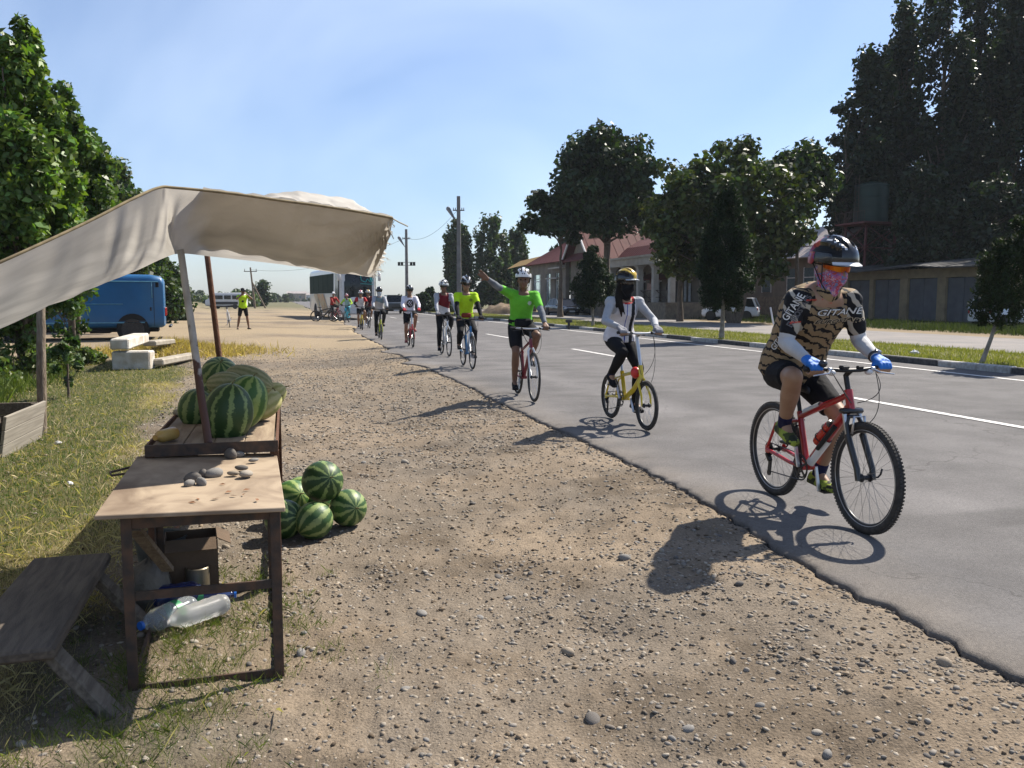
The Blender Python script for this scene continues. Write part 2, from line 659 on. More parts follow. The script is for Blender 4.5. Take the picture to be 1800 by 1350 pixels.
# ---- asphalt, one slab with a broken near edge
def M_asphalt():
    m = M('asphalt', (.114, .108, .106), rough=.86, var=.16, scale=1.3, bump=.5, bscale=190, detail=10, spec=.25)
    t = m.node_tree
    N, K, P = t.nodes, t.links, t.nodes['Principled BSDF']
    old = P.inputs['Base Color'].links[0].from_socket
    tcn = N.new('ShaderNodeTexCoord')
    vor = N.new('ShaderNodeTexVoronoi')
    vor.inputs['Scale'].default_value = 95
    K.new(tcn.outputs['Object'], vor.inputs['Vector'])
    r = N.new('ShaderNodeValToRGB')
    r.color_ramp.elements[0].color = (.62, .62, .62, 1); r.color_ramp.elements[0].position = .0
    r.color_ramp.elements[1].color = (1.35, 1.33, 1.3, 1); r.color_ramp.elements[1].position = 1
    K.new(vor.outputs['Color'], r.inputs['Fac'])
    x = N.new('ShaderNodeMixRGB'); x.blend_type = 'MULTIPLY'; x.inputs[0].default_value = .55
    K.new(old, x.inputs[1]); K.new(r.outputs['Color'], x.inputs[2])
    # long worn streaks and dusty near strip come from a colour attribute
    a = N.new('ShaderNodeAttribute'); a.attribute_name = 'tint'
    y = N.new('ShaderNodeMixRGB'); y.blend_type = 'MULTIPLY'; y.inputs[0].default_value = 1
    K.new(x.outputs[0], y.inputs[1]); K.new(a.outputs['Color'], y.inputs[2])
    # hairline cracks
    mpn = N.new('ShaderNodeMapping'); mpn.inputs['Scale'].default_value = (1, 1, 1)
    nd = N.new('ShaderNodeTexNoise'); nd.inputs['Scale'].default_value = 2.2; nd.inputs['Detail'].default_value = 6
    K.new(tcn.outputs['Object'], nd.inputs['Vector'])
    ad = N.new('ShaderNodeVectorMath'); ad.operation = 'MULTIPLY_ADD'
    ad.inputs[1].default_value = (.9, .9, 0)
    K.new(nd.outputs['Color'], ad.inputs[0]); K.new(tcn.outputs['Object'], ad.inputs[2])
    cr = N.new('ShaderNodeTexVoronoi'); cr.feature = 'DISTANCE_TO_EDGE'; cr.inputs['Scale'].default_value = .34
    K.new(ad.outputs[0], cr.inputs['Vector'])
    rr = N.new('ShaderNodeValToRGB')
    rr.color_ramp.elements[0].color = (.38, .36, .35, 1); rr.color_ramp.elements[0].position = .0005
    rr.color_ramp.elements[1].color = (1, 1, 1, 1); rr.color_ramp.elements[1].position = .0035
    K.new(cr.outputs['Distance'], rr.inputs['Fac'])
    z = N.new('ShaderNodeMixRGB'); z.blend_type = 'MULTIPLY'; z.inputs[0].default_value = .55
    K.new(y.outputs[0], z.inputs[1]); K.new(rr.outputs['Color'], z.inputs[2])
    K.new(z.outputs[0], P.inputs['Base Color'])
    return m


KERB_X = 13.3


def build_road():
    ys = np.concatenate([np.arange(-12, 0, .5), np.arange(0, 24, .035), np.arange(24, 60, .25), np.geomspace(60, 1300, 60)])
    e = edge_x(ys)
    ts = np.array([0, .004, .012, .03, .06, .1, .16, .24, .34, .46, .6, .75, .88, 1.0])
    X = e[:, None] * (1 - ts[None]) + KERB_X * ts[None]
    Yy = np.repeat(ys[:, None], len(ts), 1)
    Z = 0.0 * (fbm(X * .5, Yy * .5, 7, 2) - .5) * sstep(60, 30, Yy)
    d = X - e[:, None]
    near = sstep(30, 20, Yy)
    Z = Z - near * (0.010 * sstep(.10, 0, d) + .012 * sstep(.05, 0, d) * vnoise(Yy * 14, X * 14, 5))
    lowx = X[:, :1] + .03 - .04 * vnoise(ys * 11, ys * 0, 77)[:, None]
    Xa = np.concatenate([lowx, X], 1)
    Za = np.concatenate([np.full((len(ys), 1), -.2), Z], 1)
    Ya = np.concatenate([Yy[:, :1], Yy], 1)
    W = np.stack([Xa * cos(YAW) - Ya * sin(YAW), Xa * sin(YAW) + Ya * cos(YAW), Za], -1)
    c = np.ones(Xa.shape + (3,))
    str1 = np.exp(-((Xa - 4.55 - .1 * (fbm(Ya * .1, Ya * 0, 3, 2) - .5)) / .16) ** 2) + .6 * np.exp(-((Xa - 6.4) / .5) ** 2) + .5 * np.exp(-((Xa - 3.2) / .25) ** 2)
    c = c * (.84 + .20 * fbm(Xa * .55, Ya * .22, 17, 4) + .16 * fbm(Xa * 2.4, Ya * 1.6, 18, 3))[..., None]
    spot = sstep(.70, .80, fbm(Xa * 1.3, Ya * .9, 27, 3))
    c = c * (1 - .3 * spot)[..., None]
    c = c * (1 + .38 * (str1 * (.4 + .9 * fbm(Xa * 1.5, Ya * .6, 13, 3)))[..., None])
    dust = (sstep(.55, .0, Xa - e[:, None]) * (.2 + .8 * fbm(Xa * 3, Ya * 3, 14, 4)))[..., None]
    c = c * (1 - .7 * dust) + np.array([1.75, 1.55, 1.25]) * .7 * dust
    c[:, 0] *= .3  # shade under the broken edge, painted into the colour of its side face
    n, k = Xa.shape
    i, j = np.meshgrid(np.arange(n - 1), np.arange(k - 1), indexing='ij')
    q = np.stack([i * k + j, i * k + j + 1, (i + 1) * k + j + 1, (i + 1) * k + j], -1).reshape(-1, 4)
    o = np_mesh('road', W.reshape(-1, 3), q, M_asphalt(), vcol=c.reshape(-1, 3))
    tag(o, kind='structure')
    return o


road_ob = build_road()
PAINT = M('road_paint', (.62, .60, .57), rough=.8, c2=(.30, .285, .27), ramp=(.5, .72), scale=9, detail=8)


def strip(name, x0, x1, y0, y1, z, mat, parent=None, n=None):
    mb = MB()
    n = n or max(2, int((y1 - y0) / 2))
    P = [[road(x0, y0 + (y1 - y0) * i / n, z), road(x1, y0 + (y1 - y0) * i / n, z)] for i in range(n + 1)]
    mb.sheet(P)
    return mb.build(name, mat, parent)


# lane dashes, one piece each, and the solid edge line
y = 2.4
for y0, y1 in [(-6.5, -3.0), (6.9, 11.2), (18.2, 22.9), (29.7, 33.6), (40.6, 44.4), (51.5, 55.3), (62.5, 66.3), (73.4, 77.2), (84.5, 88.3)]:
    strip('lane_dash', 7.78, 7.91, y0, y1, .007, PAINT, road_ob)
strip('edge_line', 12.28, 12.41, -12, 150, .007, PAINT, road_ob, 60)

# kerb of single painted blocks, median, frontage road
KW = M('kerb_white', (.46, .45, .43), c2=(.30, .28, .25), rough=.85, scale=14, bump=.3)
KB = M('kerb_black', (.035, .034, .034), c2=(.09, .085, .08), rough=.8, scale=14, bump=.3)
kerb = empty('kerb', road(KERB_X, 10))
kerb['kind'] = 'structure'
mw = {}
for k in range(64):
    y0 = -2 + k * 1.9
    for kk, m in ((0, KW), (1, KB)):
        if kk not in mw:
            b = MB(); b.box((0, 0, 0), (.20, 1.88, .34), bev=.02)
            mw[kk] = b.mesh('kerb_stone', m)
    o = bpy.data.objects.new('kerb_stone', mw[(k // 1) % 2])
    COL.objects.link(o)
    o.parent = kerb
    p = road(KERB_X + .1, y0 + .95, -.04 + random.uniform(-.012, .008)) - kerb.location
    o.location = p
    o.rotation_euler = (random.uniform(-.006, .006), random.uniform(-.02, .02), YAW + random.uniform(-.006, .006))
MED0, MED1, FR1 = KERB_X + .2, 17.4, 24.2
mb = MB()
P = []
for i in range(140):
    yy = -12 + 162 * (i / 139) ** 1.3
    P.append([road(MED0 + (MED1 - MED0) * j / 6, yy, .07 + .05 * float(vnoise(j * 1.3, yy * .7, 3)) * (0 < j < 6)) for j in range(7)])
mb.sheet(P)
median = mb.build('grass_verge', M('verge_soil', (.10, .10, .035), c2=(.20, .165, .075), scale=1.5, rough=.95, bump=.5), smooth=True)
tag(median, kind='structure')
FRONT = M('old_asphalt', (.225, .20, .18), rough=.9, c2=(.155, .145, .14), scale=.7, detail=8, bump=.3, bscale=120, ramp=(.3, .7))
fr = strip('side_road', MED1 + .18, FR1 + .9, -12, 150, .008, FRONT, None, 60)
tag(fr, kind='structure')
mb = MB()
for i in range(60):
    a, b = road(MED1 + .08, -12 + i * 2.6, -.06), road(MED1 + .08, -12 + i * 2.6 + 2.58, -.06)
    mb.bar(a, b, .16, .30, bev=.015)
fk = mb.build('low_kerb', M('kerb_grey', (.12, .11, .10), c2=(.2, .18, .16), scale=5, bump=.3))
tag(fk, kind='structure')


# ---- grass blades
def blades(name, mask_pts, h, w, cols, lean=.5, mat='grass_blade', parent=None, zoff=0.0):
    P = mask_pts
    n = len(P)
    a = rng.uniform(0, 2 * pi, n)
    dirx, diry = np.cos(a), np.sin(a)
    hh = h[0] + (h[1] - h[0]) * rng.random(n)
    ww = (w[0] + (w[1] - w[0]) * rng.random(n)) * np.clip(np.hypot(P[:, 0], P[:, 1]) / 5.5, .62, 1.7)
    la = rng.uniform(0, 2 * pi, n)
    ln = lean * rng.random(n) * hh
    base = P
    V = np.zeros((n, 4, 3))
    V[:, 0] = base + np.stack([dirx * ww, diry * ww, 0 * a], 1)
    V[:, 1] = base - np.stack([dirx * ww, diry * ww, 0 * a], 1)
    V[:, 2] = base + np.stack([np.cos(la) * ln, np.sin(la) * ln, np.sqrt(np.clip(hh ** 2 - ln ** 2 * .8, .0001, None))], 1)
    V[:, 3] = base * .5 + V[:, 2] * .5 + np.stack([dirx * ww, diry * ww, .12 * ln], 1) * .9
    Fq = np.arange(n * 4).reshape(n, 4)
    t = cols[0] + (cols[1] - cols[0]) * rng.random((n, 1))
    t = t * (.7 + .6 * rng.random((n, 1)))
    o = np_mesh(name, V.reshape(-1, 3), Fq, M_leaf(mat, (1, 1, 1), trans=.3, rough=.55, spec=.25), tint=np.clip(t, 0, 1), parent=parent)
    o['kind'] = 'stuff'
    return o


def scatter(n, xr, yr, dens, seed=0, road_frame=True):
    """points in a road-frame box accepted by the density; denser close to the camera"""
    r = np.random.default_rng(seed)
    out = []
    tot = 0
    while tot < n:
        x = r.uniform(xr[0], xr[1], n * 2)
        yy = yr[0] * (yr[1] / yr[0]) ** r.random(n * 2)
        X, Y = x * cos(YAW) - yy * sin(YAW), x * sin(YAW) + yy * cos(YAW)
        d = dens(X, Y)
        k = r.random(n * 2) < d
        # keep only what can come into the picture
        k &= (np.abs(X) < Y * .75 + 1.2) & (Y > .8)
        P = np.stack([X[k], Y[k], ground_z(X[k], Y[k])], 1)
        out.append(P)
        tot += len(P)
        if tot == 0: break
    return np.concatenate(out)[:n]


A_ = lambda *c: np.array(c)
pts = scatter(110000, (-14, 1), (2.4, 26), grass_mask, 1)
blades('green_grass', pts, (.015, .05), (.0011, .0020), (A_(.04, .085, .016), A_(.105, .15, .038)), 1.0)
pts = scatter(85000, (-14, 1), (2.0, 24), dry_mask, 2)
blades('dry_grass', pts, (.008, .03), (.0009, .0018), (A_(.30, .235, .11), A_(.47, .395, .22)), 1.15)
pts = scatter(16000, (-14, 1), (2.4, 26), lambda X, Y: np.clip(dry_mask(X, Y) + .2 * grass_mask(X, Y), 0, 1), 12)
pts[:, 2] += .012
blades('fallen_straw', pts, (.05, .12), (.0009, .0017), (A_(.36, .28, .15), A_(.5, .42, .25)), 1.15)
# tufts along the bench and under the front table
def tufts(n, per, dens, xr, yr, seed, spread):
    c = scatter(n, xr, yr, dens, seed)
    p = np.repeat(c, per, 0)
    r = np.random.default_rng(seed + 50)
    p[:, 0] += r.normal(0, spread, len(p)); p[:, 1] += r.normal(0, spread, len(p))
    p[:, 2] = ground_z(p[:, 0], p[:, 1])
    return p


nearstall = lambda X, Y: np.exp(-((X + 1.4) / .38) ** 2 - ((Y - 3.5) / 1.0) ** 2)
blades('grass_tufts', tufts(200, 30, nearstall, (-3, 1.2), (1.8, 6.5), 4, .035), (.02, .075), (.0010, .0018), (A_(.06, .10, .02), A_(.17, .18, .05)), .9)
# verge grass across the road
r = np.random.default_rng(3)
n = 65000
yy = 8 * (90 / 8) ** r.random(n); xx = r.uniform(MED0 + .02, MED1 - .1, n)
pv = np.stack([xx * cos(YAW) - yy * sin(YAW), xx * sin(YAW) + yy * cos(YAW), np.full(n, .075)], 1)
o = blades('verge_grass', pv, (.04, .14), (.003, .006), (A_(.12, .145, .028), A_(.28, .26, .085)), .8)
# weeds left, in front of the blue van, and along the sand bank
wd = lambda X, Y: sstep(.35, .65, fbm(X * .5, Y * .5, 6, 3)) * grass_mask(X, Y)
blades('tall_weeds', tufts(700, 45, wd, (-15, -4.2), (11, 25), 7, .16), (.10, .40), (.0022, .0045), (A_(.05, .09, .02), A_(.16, .19, .05)), .8)
bank = lambda X, Y: sstep(.3, .6, fbm(X * .3, Y * .3, 16, 3))
blades('bank_weeds', tufts(420, 45, bank, (-22, -9.5), (27, 50), 8, .3), (.2, .6), (.005, .010), (A_(.06, .10, .025), A_(.18, .2, .06)), .8)
# grass in front of the garages, darkened in colour to stand for tree shade
n = 26000
yy = 18 * (60 / 18) ** r.random(n); xx = r.uniform(27.5, 38, n)
k = r.random(n) < sstep(.3, .6, fbm(xx * .3, yy * .3, 26, 3))
xx, yy = xx[k], yy[k]
pv = np.stack([xx * cos(YAW) - yy * sin(YAW), xx * sin(YAW) + yy * cos(YAW), np.full(len(xx), -.02)], 1)
blades('yard_grass', pv, (.1, .35), (.006, .012), (A_(.022, .036, .009), A_(.06, .075, .02)), .8)


# ---- gravel: small stones in drifts, one mass; the big loose ones each an object
_ico = bmesh.new()
bmesh.ops.create_icosphere(_ico, subdivisions=1, radius=1)
ICO_V = np.array([v.co[:] for v in _ico.verts]); ICO_F = np.array([[v.index for v in f.verts] for f in _ico.faces])
_ico.free()
_ico = bmesh.new()
bmesh.ops.create_icosphere(_ico, subdivisions=2, radius=1)
ICO2_V = np.array([v.co[:] for v in _ico.verts]); ICO2_F = np.array([[v.index for v in f.verts] for f in _ico.faces])
_ico.free()


def gravel_density(X, Y):
    x, y = X * cos(YAW) + Y * sin(YAW), -X * sin(YAW) + Y * cos(YAW)
    d = edge_x(y) - x
    n = fbm(X * 1.1, Y * 1.1, 101, 4)
    f = fbm(X * 4, Y * 4, 111, 3)
    g = (.30 + .7 * sstep(.44, .62, n * .65 + f * .35)) * sstep(.03, .15, d)
    return g * (1 - .9 * np.clip(grass_mask(X, Y) + dry_mask(X, Y), 0, 1)) * sstep(34, 20, y)


def stones(name, n, yr, size, dens, seed, lift=.15, cols=None):
    p = scatter(n, (-7, 2.95), yr, dens, seed)
    n = len(p)
    r = np.random.default_rng(seed)
    s = size[0] + (size[1] - size[0]) * r.random(n) ** 3.2
    s = s * np.clip(.6 + np.hypot(p[:, 0], p[:, 1]) / 12, .7, 1.6)
    ax = np.stack([s * r.uniform(.8, 1.25, n), s * r.uniform(.6, .95, n), s * r.uniform(.35, .6, n)], 1)
    a = r.uniform(0, 2 * pi, n)
    V = ICO_V[None] * (1 + .22 * (r.random((n, len(ICO_V), 1)) - .5)) * ax[:, None]
    tl = r.normal(0, .22, n)
    V[..., 2] += V[..., 0] * tl[:, None]
    ca, sa = np.cos(a)[:, None], np.sin(a)[:, None]
    V = np.stack([V[..., 0] * ca - V[..., 1] * sa, V[..., 0] * sa + V[..., 1] * ca, V[..., 2]], -1) + p[:, None]
    V[..., 2] += (ax[:, 2] * lift)[:, None]
    Fq = (ICO_F[None] + (np.arange(n) * len(ICO_V))[:, None, None]).reshape(-1, 3)
    base = np.array([[.29, .25, .20], [.23, .205, .175], [.34, .295, .235], [.17, .145, .12], [.27, .215, .155]]) if cols is None else np.array(cols)
    t = base[r.integers(0, len(base), n)] * r.uniform(.75, 1.2, (n, 1))
    o = np_mesh(name, V.reshape(-1, 3), Fq, M('stone_mix', (1, 1, 1), rough=.85, var=.15, scale=90, attr='tint', spec=.25), smooth=True, tint=np.repeat(t, len(ICO_F), 0))
    o['kind'] = 'stuff'
    return o


stones('gravel', 60000, (1.6, 26), (.004, .019), gravel_density, 21, -.12)
stones('dirt_clods', 16000, (1.6, 22), (.004, .018), lambda X, Y: sstep(.02, .1, edge_x(-X * sin(YAW) + Y * cos(YAW)) - (X * cos(YAW) + Y * sin(YAW))) * (1 - .8 * grass_mask(X, Y)), 22, lift=-.05, cols=[[.11, .08, .052], [.18, .135, .09], [.24, .18, .12]])
# crumbs of asphalt along the broken edge
edge_d = lambda X, Y: np.exp(-((edge_x(-X * sin(YAW) + Y * cos(YAW)) - (X * cos(YAW) + Y * sin(YAW)) - .05) / .06) ** 2)
stones('asphalt_crumbs', 1500, (1.8, 26), (.006, .022), edge_d, 23, lift=-.1, cols=[[.07, .06, .052], [.15, .125, .10], [.2, .165, .125]])

STONE_M = [M('stone_%s' % k, c, rough=.85, c2=tuple(q * .7 for q in c), scale=14, bump=.2, bscale=60, spec=.25) for k, c in
           dict(pale=(.36, .32, .265), grey=(.25, .235, .215), dark=(.15, .135, .12), tan=(.32, .265, .20)).items()]


def stone_mesh(seed, m, flat=.5, k=ICO2_V, kf=ICO2_F):
    r = np.random.default_rng(seed)
    d = r.normal(size=(5, 3)); d /= np.linalg.norm(d, axis=1)[:, None]
    v = k.copy()
    for q in d:
        v *= (1 - .16 * np.clip(v @ q, 0, 1) ** 2)[:, None]
    v = v * np.array([1.1, .8, flat]) * (1 + .06 * (r.random((len(v), 1)) - .5))
    me = bpy.data.meshes.new('stone')
    me.from_pydata(v.tolist(), [], kf.tolist())
    me.materials.append(m)
    me.polygons.foreach_set('use_smooth', [True] * len(me.polygons))
    return me


SM = [stone_mesh(i, STONE_M[i % 4], .42 + .2 * (i % 3)) for i in range(12)]
pp = scatter(230, (-2.5, 2.9), (1.75, 9), lambda X, Y: gravel_density(X, Y) * .9 + .05, 31)
STONE_LABEL = 'smooth loose river stone lying among the gravel of the road shoulder'
for i, p in enumerate(pp):
    s = random.uniform(.013, .024) if random.random() < .88 else random.uniform(.026, .042)
    o = bpy.data.objects.new('stone', SM[i % 12])
    COL.objects.link(o)
    o.scale = (s, s, s * random.uniform(.8, 1.1))
    o.location = (p[0], p[1], p[2] + s * .02)
    o.rotation_euler = (random.uniform(-.25, .25), random.uniform(-.25, .25), random.uniform(0, 6.28))
    tag(o, STONE_LABEL, 'stone', 'loose stones on the gravel shoulder')
# ================================================================== FRUIT STALL
WOOD = M('board_wood', (.37, .285, .195), c2=(.20, .14, .09), rough=.8, scale=3.2, detail=8, bump=.25, bscale=30, stretch=(9, 1, 9), dist=.6, dust=(.30, .25, .185))
GREYWOOD = M('weathered_wood', (.20, .165, .125), c2=(.10, .08, .06), rough=.85, scale=4, detail=8, bump=.5, bscale=40, stretch=(12, 1.2, 12), dist=.5)
IRON = M('dark_iron', (.045, .038, .034), c2=(.10, .06, .04), rough=.6, scale=18, detail=8, metal=.3, bump=.2)
RUST = M('rust', (.10, .045, .028), c2=(.16, .075, .04), rough=.85, scale=22, detail=8, bump=.4, bscale=90)
BARK = M('bark', (.13, .095, .065), c2=(.26, .21, .155), rough=.9, scale=11, detail=8, bump=.8, bscale=30, stretch=(3, 3, .6))
PALEWOOD = M('pale_plank', (.29, .26, .21), c2=(.20, .175, .14), rough=.85, scale=3, detail=4, stretch=(14, .5, 14))


def M_pole():
    m = M('painted_pole', (.52, .50, .47), c2=(.36, .34, .31), rough=.6, scale=10)
    t = m.node_tree
    N, K, P = t.nodes, t.links, t.nodes['Principled BSDF']
    old = P.inputs['Base Color'].links[0].from_socket
    tcn = N.new('ShaderNodeTexCoord'); sp = N.new('ShaderNodeSeparateXYZ'); K.new(tcn.outputs['Object'], sp.inputs[0])
    n = N.new('ShaderNodeTexNoise'); n.inputs['Scale'].default_value = 11; n.inputs['Detail'].default_value = 6
    K.new(tcn.outputs['Object'], n.inputs['Vector'])
    a = N.new('ShaderNodeMath'); a.operation = 'MULTIPLY_ADD'; a.inputs[1].default_value = .75; K.new(n.outputs['Fac'], a.inputs[0]); K.new(sp.outputs['Z'], a.inputs[2])
    r = N.new('ShaderNodeMapRange'); r.inputs[1].default_value = .80; r.inputs[2].default_value = .86; K.new(a.outputs[0], r.inputs[0])
    x = N.new('ShaderNodeMixRGB'); x.inputs[1].default_value = (.085, .04, .028, 1); K.new(r.outputs[0], x.inputs[0]); K.new(old, x.inputs[2])
    K.new(x.outputs[0], P.inputs['Base Color'])
    return m


# ---- front table
fr_leg = Vector((-.97, 3.42, 0))
R3 = Matrix.Rotation(YAW + radians(2), 3, 'Z')
tc1 = fr_leg - R3 @ Vector((.28, -.565, 0))
G1 = -.15
t1 = empty('table', (tc1.x, tc1.y, G1), YAW + radians(2), 'bare plywood table on a dark iron frame with river stones on top', 'table')
mb = MB()
P = []
b = MB(); b.box((-.03, 0, .735), (.70, 1.27, .018), Matrix.Rotation(radians(1.5), 3, 'Y'), bev=.003)
b.build('tabletop', M('plywood', (.36, .28, .195), c2=(.17, .12, .08), rough=.8, scale=3.4, detail=10, dist=1.4, stretch=(1.4, .8, 1), ramp=(.40, .72), bump=.08, bscale=9, dust=(.135, .09, .058)), t1)
for sx in (-1, 1):
    for sy in (-1, 1):
        b = MB()
        b.box((sx * .28, sy * .565, .36), (.040, .006, .72), bev=.001)
        b.box((sx * (.28 + .017), sy * (.565 - .0205), .36), (.006, .034, .72), bev=.001)
        b.build('leg', IRON, t1)
for z, ys_ in ((.695, (-1, 1)), (.40, (-1,)), (.018, (-1, 1))):
    for sy in ys_:
        b = MB(); b.box((0, sy * .556, z), (.535, .012, .045 if z > .6 else .035)); b.build('rail', IRON, t1)
for z in (.695, .018):
    for sx in (-1, 1):
        b = MB(); b.box((sx * .285, 0, z), (.012, 1.06, .04)); b.build('rail', IRON, t1)
b = MB(); b.bar((-.26, -.50, .66), (-.20, .10, .30), .05, .022); b.build('brace', GREYWOOD, t1)
b = MB(); b.tube([(-.385, .28, .735), (-.45, .27, .73), (-.465, .33, .735), (-.385, .42, .738)], .006, 6); b.build('handle_loop', IRON, t1)
TOP1 = G1 + .745

tstones = [(338, 846, .05), (332, 854, .042), (354, 852, .04), (378, 837, .058), (357, 837, .042), (410, 836, .04), (433, 838, .056), (424, 827, .045), (446, 812, .036), (405, 804, .058), (419, 802, .04)]
tlab = ['dark flat stone leftmost in the cluster on the front table', 'small grey stone at the front left of the table cluster', 'small round grey stone beside the dark stones on the table',
        'large round grey stone in the middle of the front table', 'dark stone leaning on the large round stone on the table', 'tan stone at the left of the right-hand trio on the table',
        'pale oval stone nearest the right table edge', 'brown stone behind the pale oval stone on the table', 'small lone grey stone near the right table edge',
        'dark rounded stone by the back edge of the front table', 'small stone touching the dark stone at the table back edge']
for i, (u, v, s) in enumerate(tstones):
    p = onz(u, v, TOP1)
    o = bpy.data.objects.new('stone', SM[[2, 1, 5, 1, 2, 3, 0, 6, 9, 2, 1][i]])
    COL.objects.link(o)
    o.scale = (s * .8, s * .72, s * .8)
    o.location = (p.x, p.y, TOP1 + s * .8 * .34)
    o.rotation_euler = (0, 0, i * 1.3)
    tag(o, tlab[i], 'stone', 'river stones used as weights on the stall')
LEAFD = M('dead_leaf', (.16, .07, .03), c2=(.26, .13, .06), rough=.8)
for i in range(9):
    p = onz(random.uniform(330, 455), random.uniform(850, 885), TOP1)
    b = MB(); s = random.uniform(.012, .022)
    b.add([(-s, 0, .002), (0, s * .45, .007), (s, 0, .003), (0, -s * .45, .002)], [(0, 1, 2), (0, 2, 3)])
    o = b.build('dead_leaf', LEAFD, loc=(p.x, p.y, TOP1), rz=i)
    tag(o, 'curled brown scrap of dead leaf lying on the plywood tabletop', 'leaf', 'dead leaves on the front table')

# ---- back table, long and low, dark angle-iron rim
br_leg = Vector((-1.27, 4.50, 0))
YT = YAW + radians(0)
R4 = Matrix.Rotation(YT, 3, 'Z')
tc2 = br_leg - R4 @ Vector((.31, -1.1, 0))
t2 = empty('table', (tc2.x, tc2.y, G1), YT, 'long display table with a black iron rim carrying the melons', 'table')
b = MB()
for k in range(4):
    bb = MB(); bb.box((-.2325 + k * .155, 0, .795 + random.uniform(-.003, .003)), (.152, 2.18, .02), bev=.003)
    bb.build('plank', M('plank_wood', (.35, .27, .185), c2=(.21, .15, .10), rough=.8, scale=3.5, detail=8, bump=.12, bscale=20, stretch=(6, .8, 6), dist=.6), t2)
for sy in (-1, 1):
    b = MB(); b.box((0, sy * 1.112, .79), (.66, .012, .06)); b.build('rim', IRON, t2)
for sx in (-1, 1):
    b = MB(); b.box((sx * .325, 0, .79), (.012, 2.21, .055)); b.build('rim', RUST, t2)
    for sy in (-1, 1):
        b = MB(); b.box((sx * .31, sy * 1.09, .38), (.045, .008, .76)); b.box((sx * .329, sy * 1.065, .38), (.008, .042, .76)); b.build('leg', RUST, t2)
    b = MB(); b.box((sx * .318, 0, .12), (.012, 2.1, .04)); b.build('rail', RUST, t2)
TOP2 = G1 + .806


# ---- melons
def M_melon(name, dark, pale, n=10, sharp=(.42, .62), wob=1.7, net=0.0, mott=.5):
    if name in MATS: return MATS[name]
    m = bpy.data.materials.new(name)
    t, N, K, P = nodes_of(m)
    tcn = N.new('ShaderNodeTexCoord'); sp = N.new('ShaderNodeSeparateXYZ'); K.new(tcn.outputs['Object'], sp.inputs[0])
    at2 = N.new('ShaderNodeMath'); at2.operation = 'ARCTAN2'; K.new(sp.outputs['Y'], at2.inputs[0]); K.new(sp.outputs['X'], at2.inputs[1])
    no = N.new('ShaderNodeTexNoise'); no.inputs['Scale'].default_value = 17; no.inputs['Detail'].default_value = 8; no.inputs['Roughness'].default_value = .75; K.new(tcn.outputs['Object'], no.inputs['Vector'])
    mu = N.new('ShaderNodeMath'); mu.operation = 'MULTIPLY'; mu.inputs[1].default_value = n; K.new(at2.outputs[0], mu.inputs[0])
    ad = N.new('ShaderNodeMath'); ad.operation = 'MULTIPLY_ADD'; ad.inputs[1].default_value = wob * 2; K.new(no.outputs['Fac'], ad.inputs[0]); K.new(mu.outputs[0], ad.inputs[2])
    si = N.new('ShaderNodeMath'); si.operation = 'SINE'; K.new(ad.outputs[0], si.inputs[0])
    mr = N.new('ShaderNodeMapRange'); mr.inputs[1].default_value = -1; mr.inputs[2].default_value = 1; K.new(si.outputs[0], mr.inputs[0])
    n2 = N.new('ShaderNodeTexNoise'); n2.inputs['Scale'].default_value = 60; n2.inputs['Detail'].default_value = 4; K.new(tcn.outputs['Object'], n2.inputs['Vector'])
    ad2 = N.new('ShaderNodeMath'); ad2.operation = 'MULTIPLY_ADD'; ad2.inputs[1].default_value = mott; K.new(n2.outputs['Fac'], ad2.inputs[0]); K.new(mr.outputs[0], ad2.inputs[2])
    su = N.new('ShaderNodeMath'); su.operation = 'SUBTRACT'; su.inputs[1].default_value = mott * .5; K.new(ad2.outputs[0], su.inputs[0])
    r = N.new('ShaderNodeValToRGB')
    r.color_ramp.elements[0].position, r.color_ramp.elements[1].position = sharp
    r.color_ramp.elements[0].color = (*dark, 1); r.color_ramp.elements[1].color = (*pale, 1)
    K.new(su.outputs[0], r.inputs['Fac']); K.new(r.outputs[0], P.inputs['Base Color'])
    P.inputs['Roughness'].default_value = .48 if not net else .7
    P.inputs['Specular IOR Level'].default_value = .4
    b = N.new('ShaderNodeBump'); b.inputs['Strength'].default_value = .12 + net; b.inputs['Distance'].default_value = .006
    K.new(n2.outputs['Fac'], b.inputs['Height']); K.new(b.outputs[0], P.inputs['Normal'])
    MATS[name] = m
    return m


WM1 = M_melon('watermelon_dark', (.022, .058, .014), (.19, .26, .085), 9, (.66, .90), 3.2, mott=1.1)
WM2 = M_melon('watermelon_light', (.045, .12, .02), (.25, .33, .09), 9, (.32, .80), 3.6, mott=.9)
WM3 = M_melon('watermelon_mid', (.03, .08, .02), (.22, .28, .10), 9, (.46, .74), 3.4, mott=.9)
MM1 = M_melon('muskmelon_grey', (.19, .20, .085), (.33, .32, .17), 13, (.0, 1.0), 3.0, .5, mott=1.2)
MM2 = M_melon('muskmelon_yellow', (.30, .30, .10), (.44, .40, .18), 10, (.2, .8), 3.0, .4)
STEM = M('melon_stem', (.16, .14, .06), rough=.8)


def melon(name, p, r, mat, rot, label, group, stem=True):
    mb = MB(); mb.ell((0, 0, 0), r, n=28, m=18)
    o = mb.build(name, mat, smooth=True)
    o.location = p
    o.rotation_euler = rot
    if stem:
        s = MB(); s.tube([(0, 0, r[2] * .97), (.004, 0, r[2] + .012), (.014, .004, r[2] + .022)], [.006, .004, .004], 6)
        s.build('stem', STEM, o)
    return tag(o, label, 'watermelon' if 'water' in name else 'melon', group)


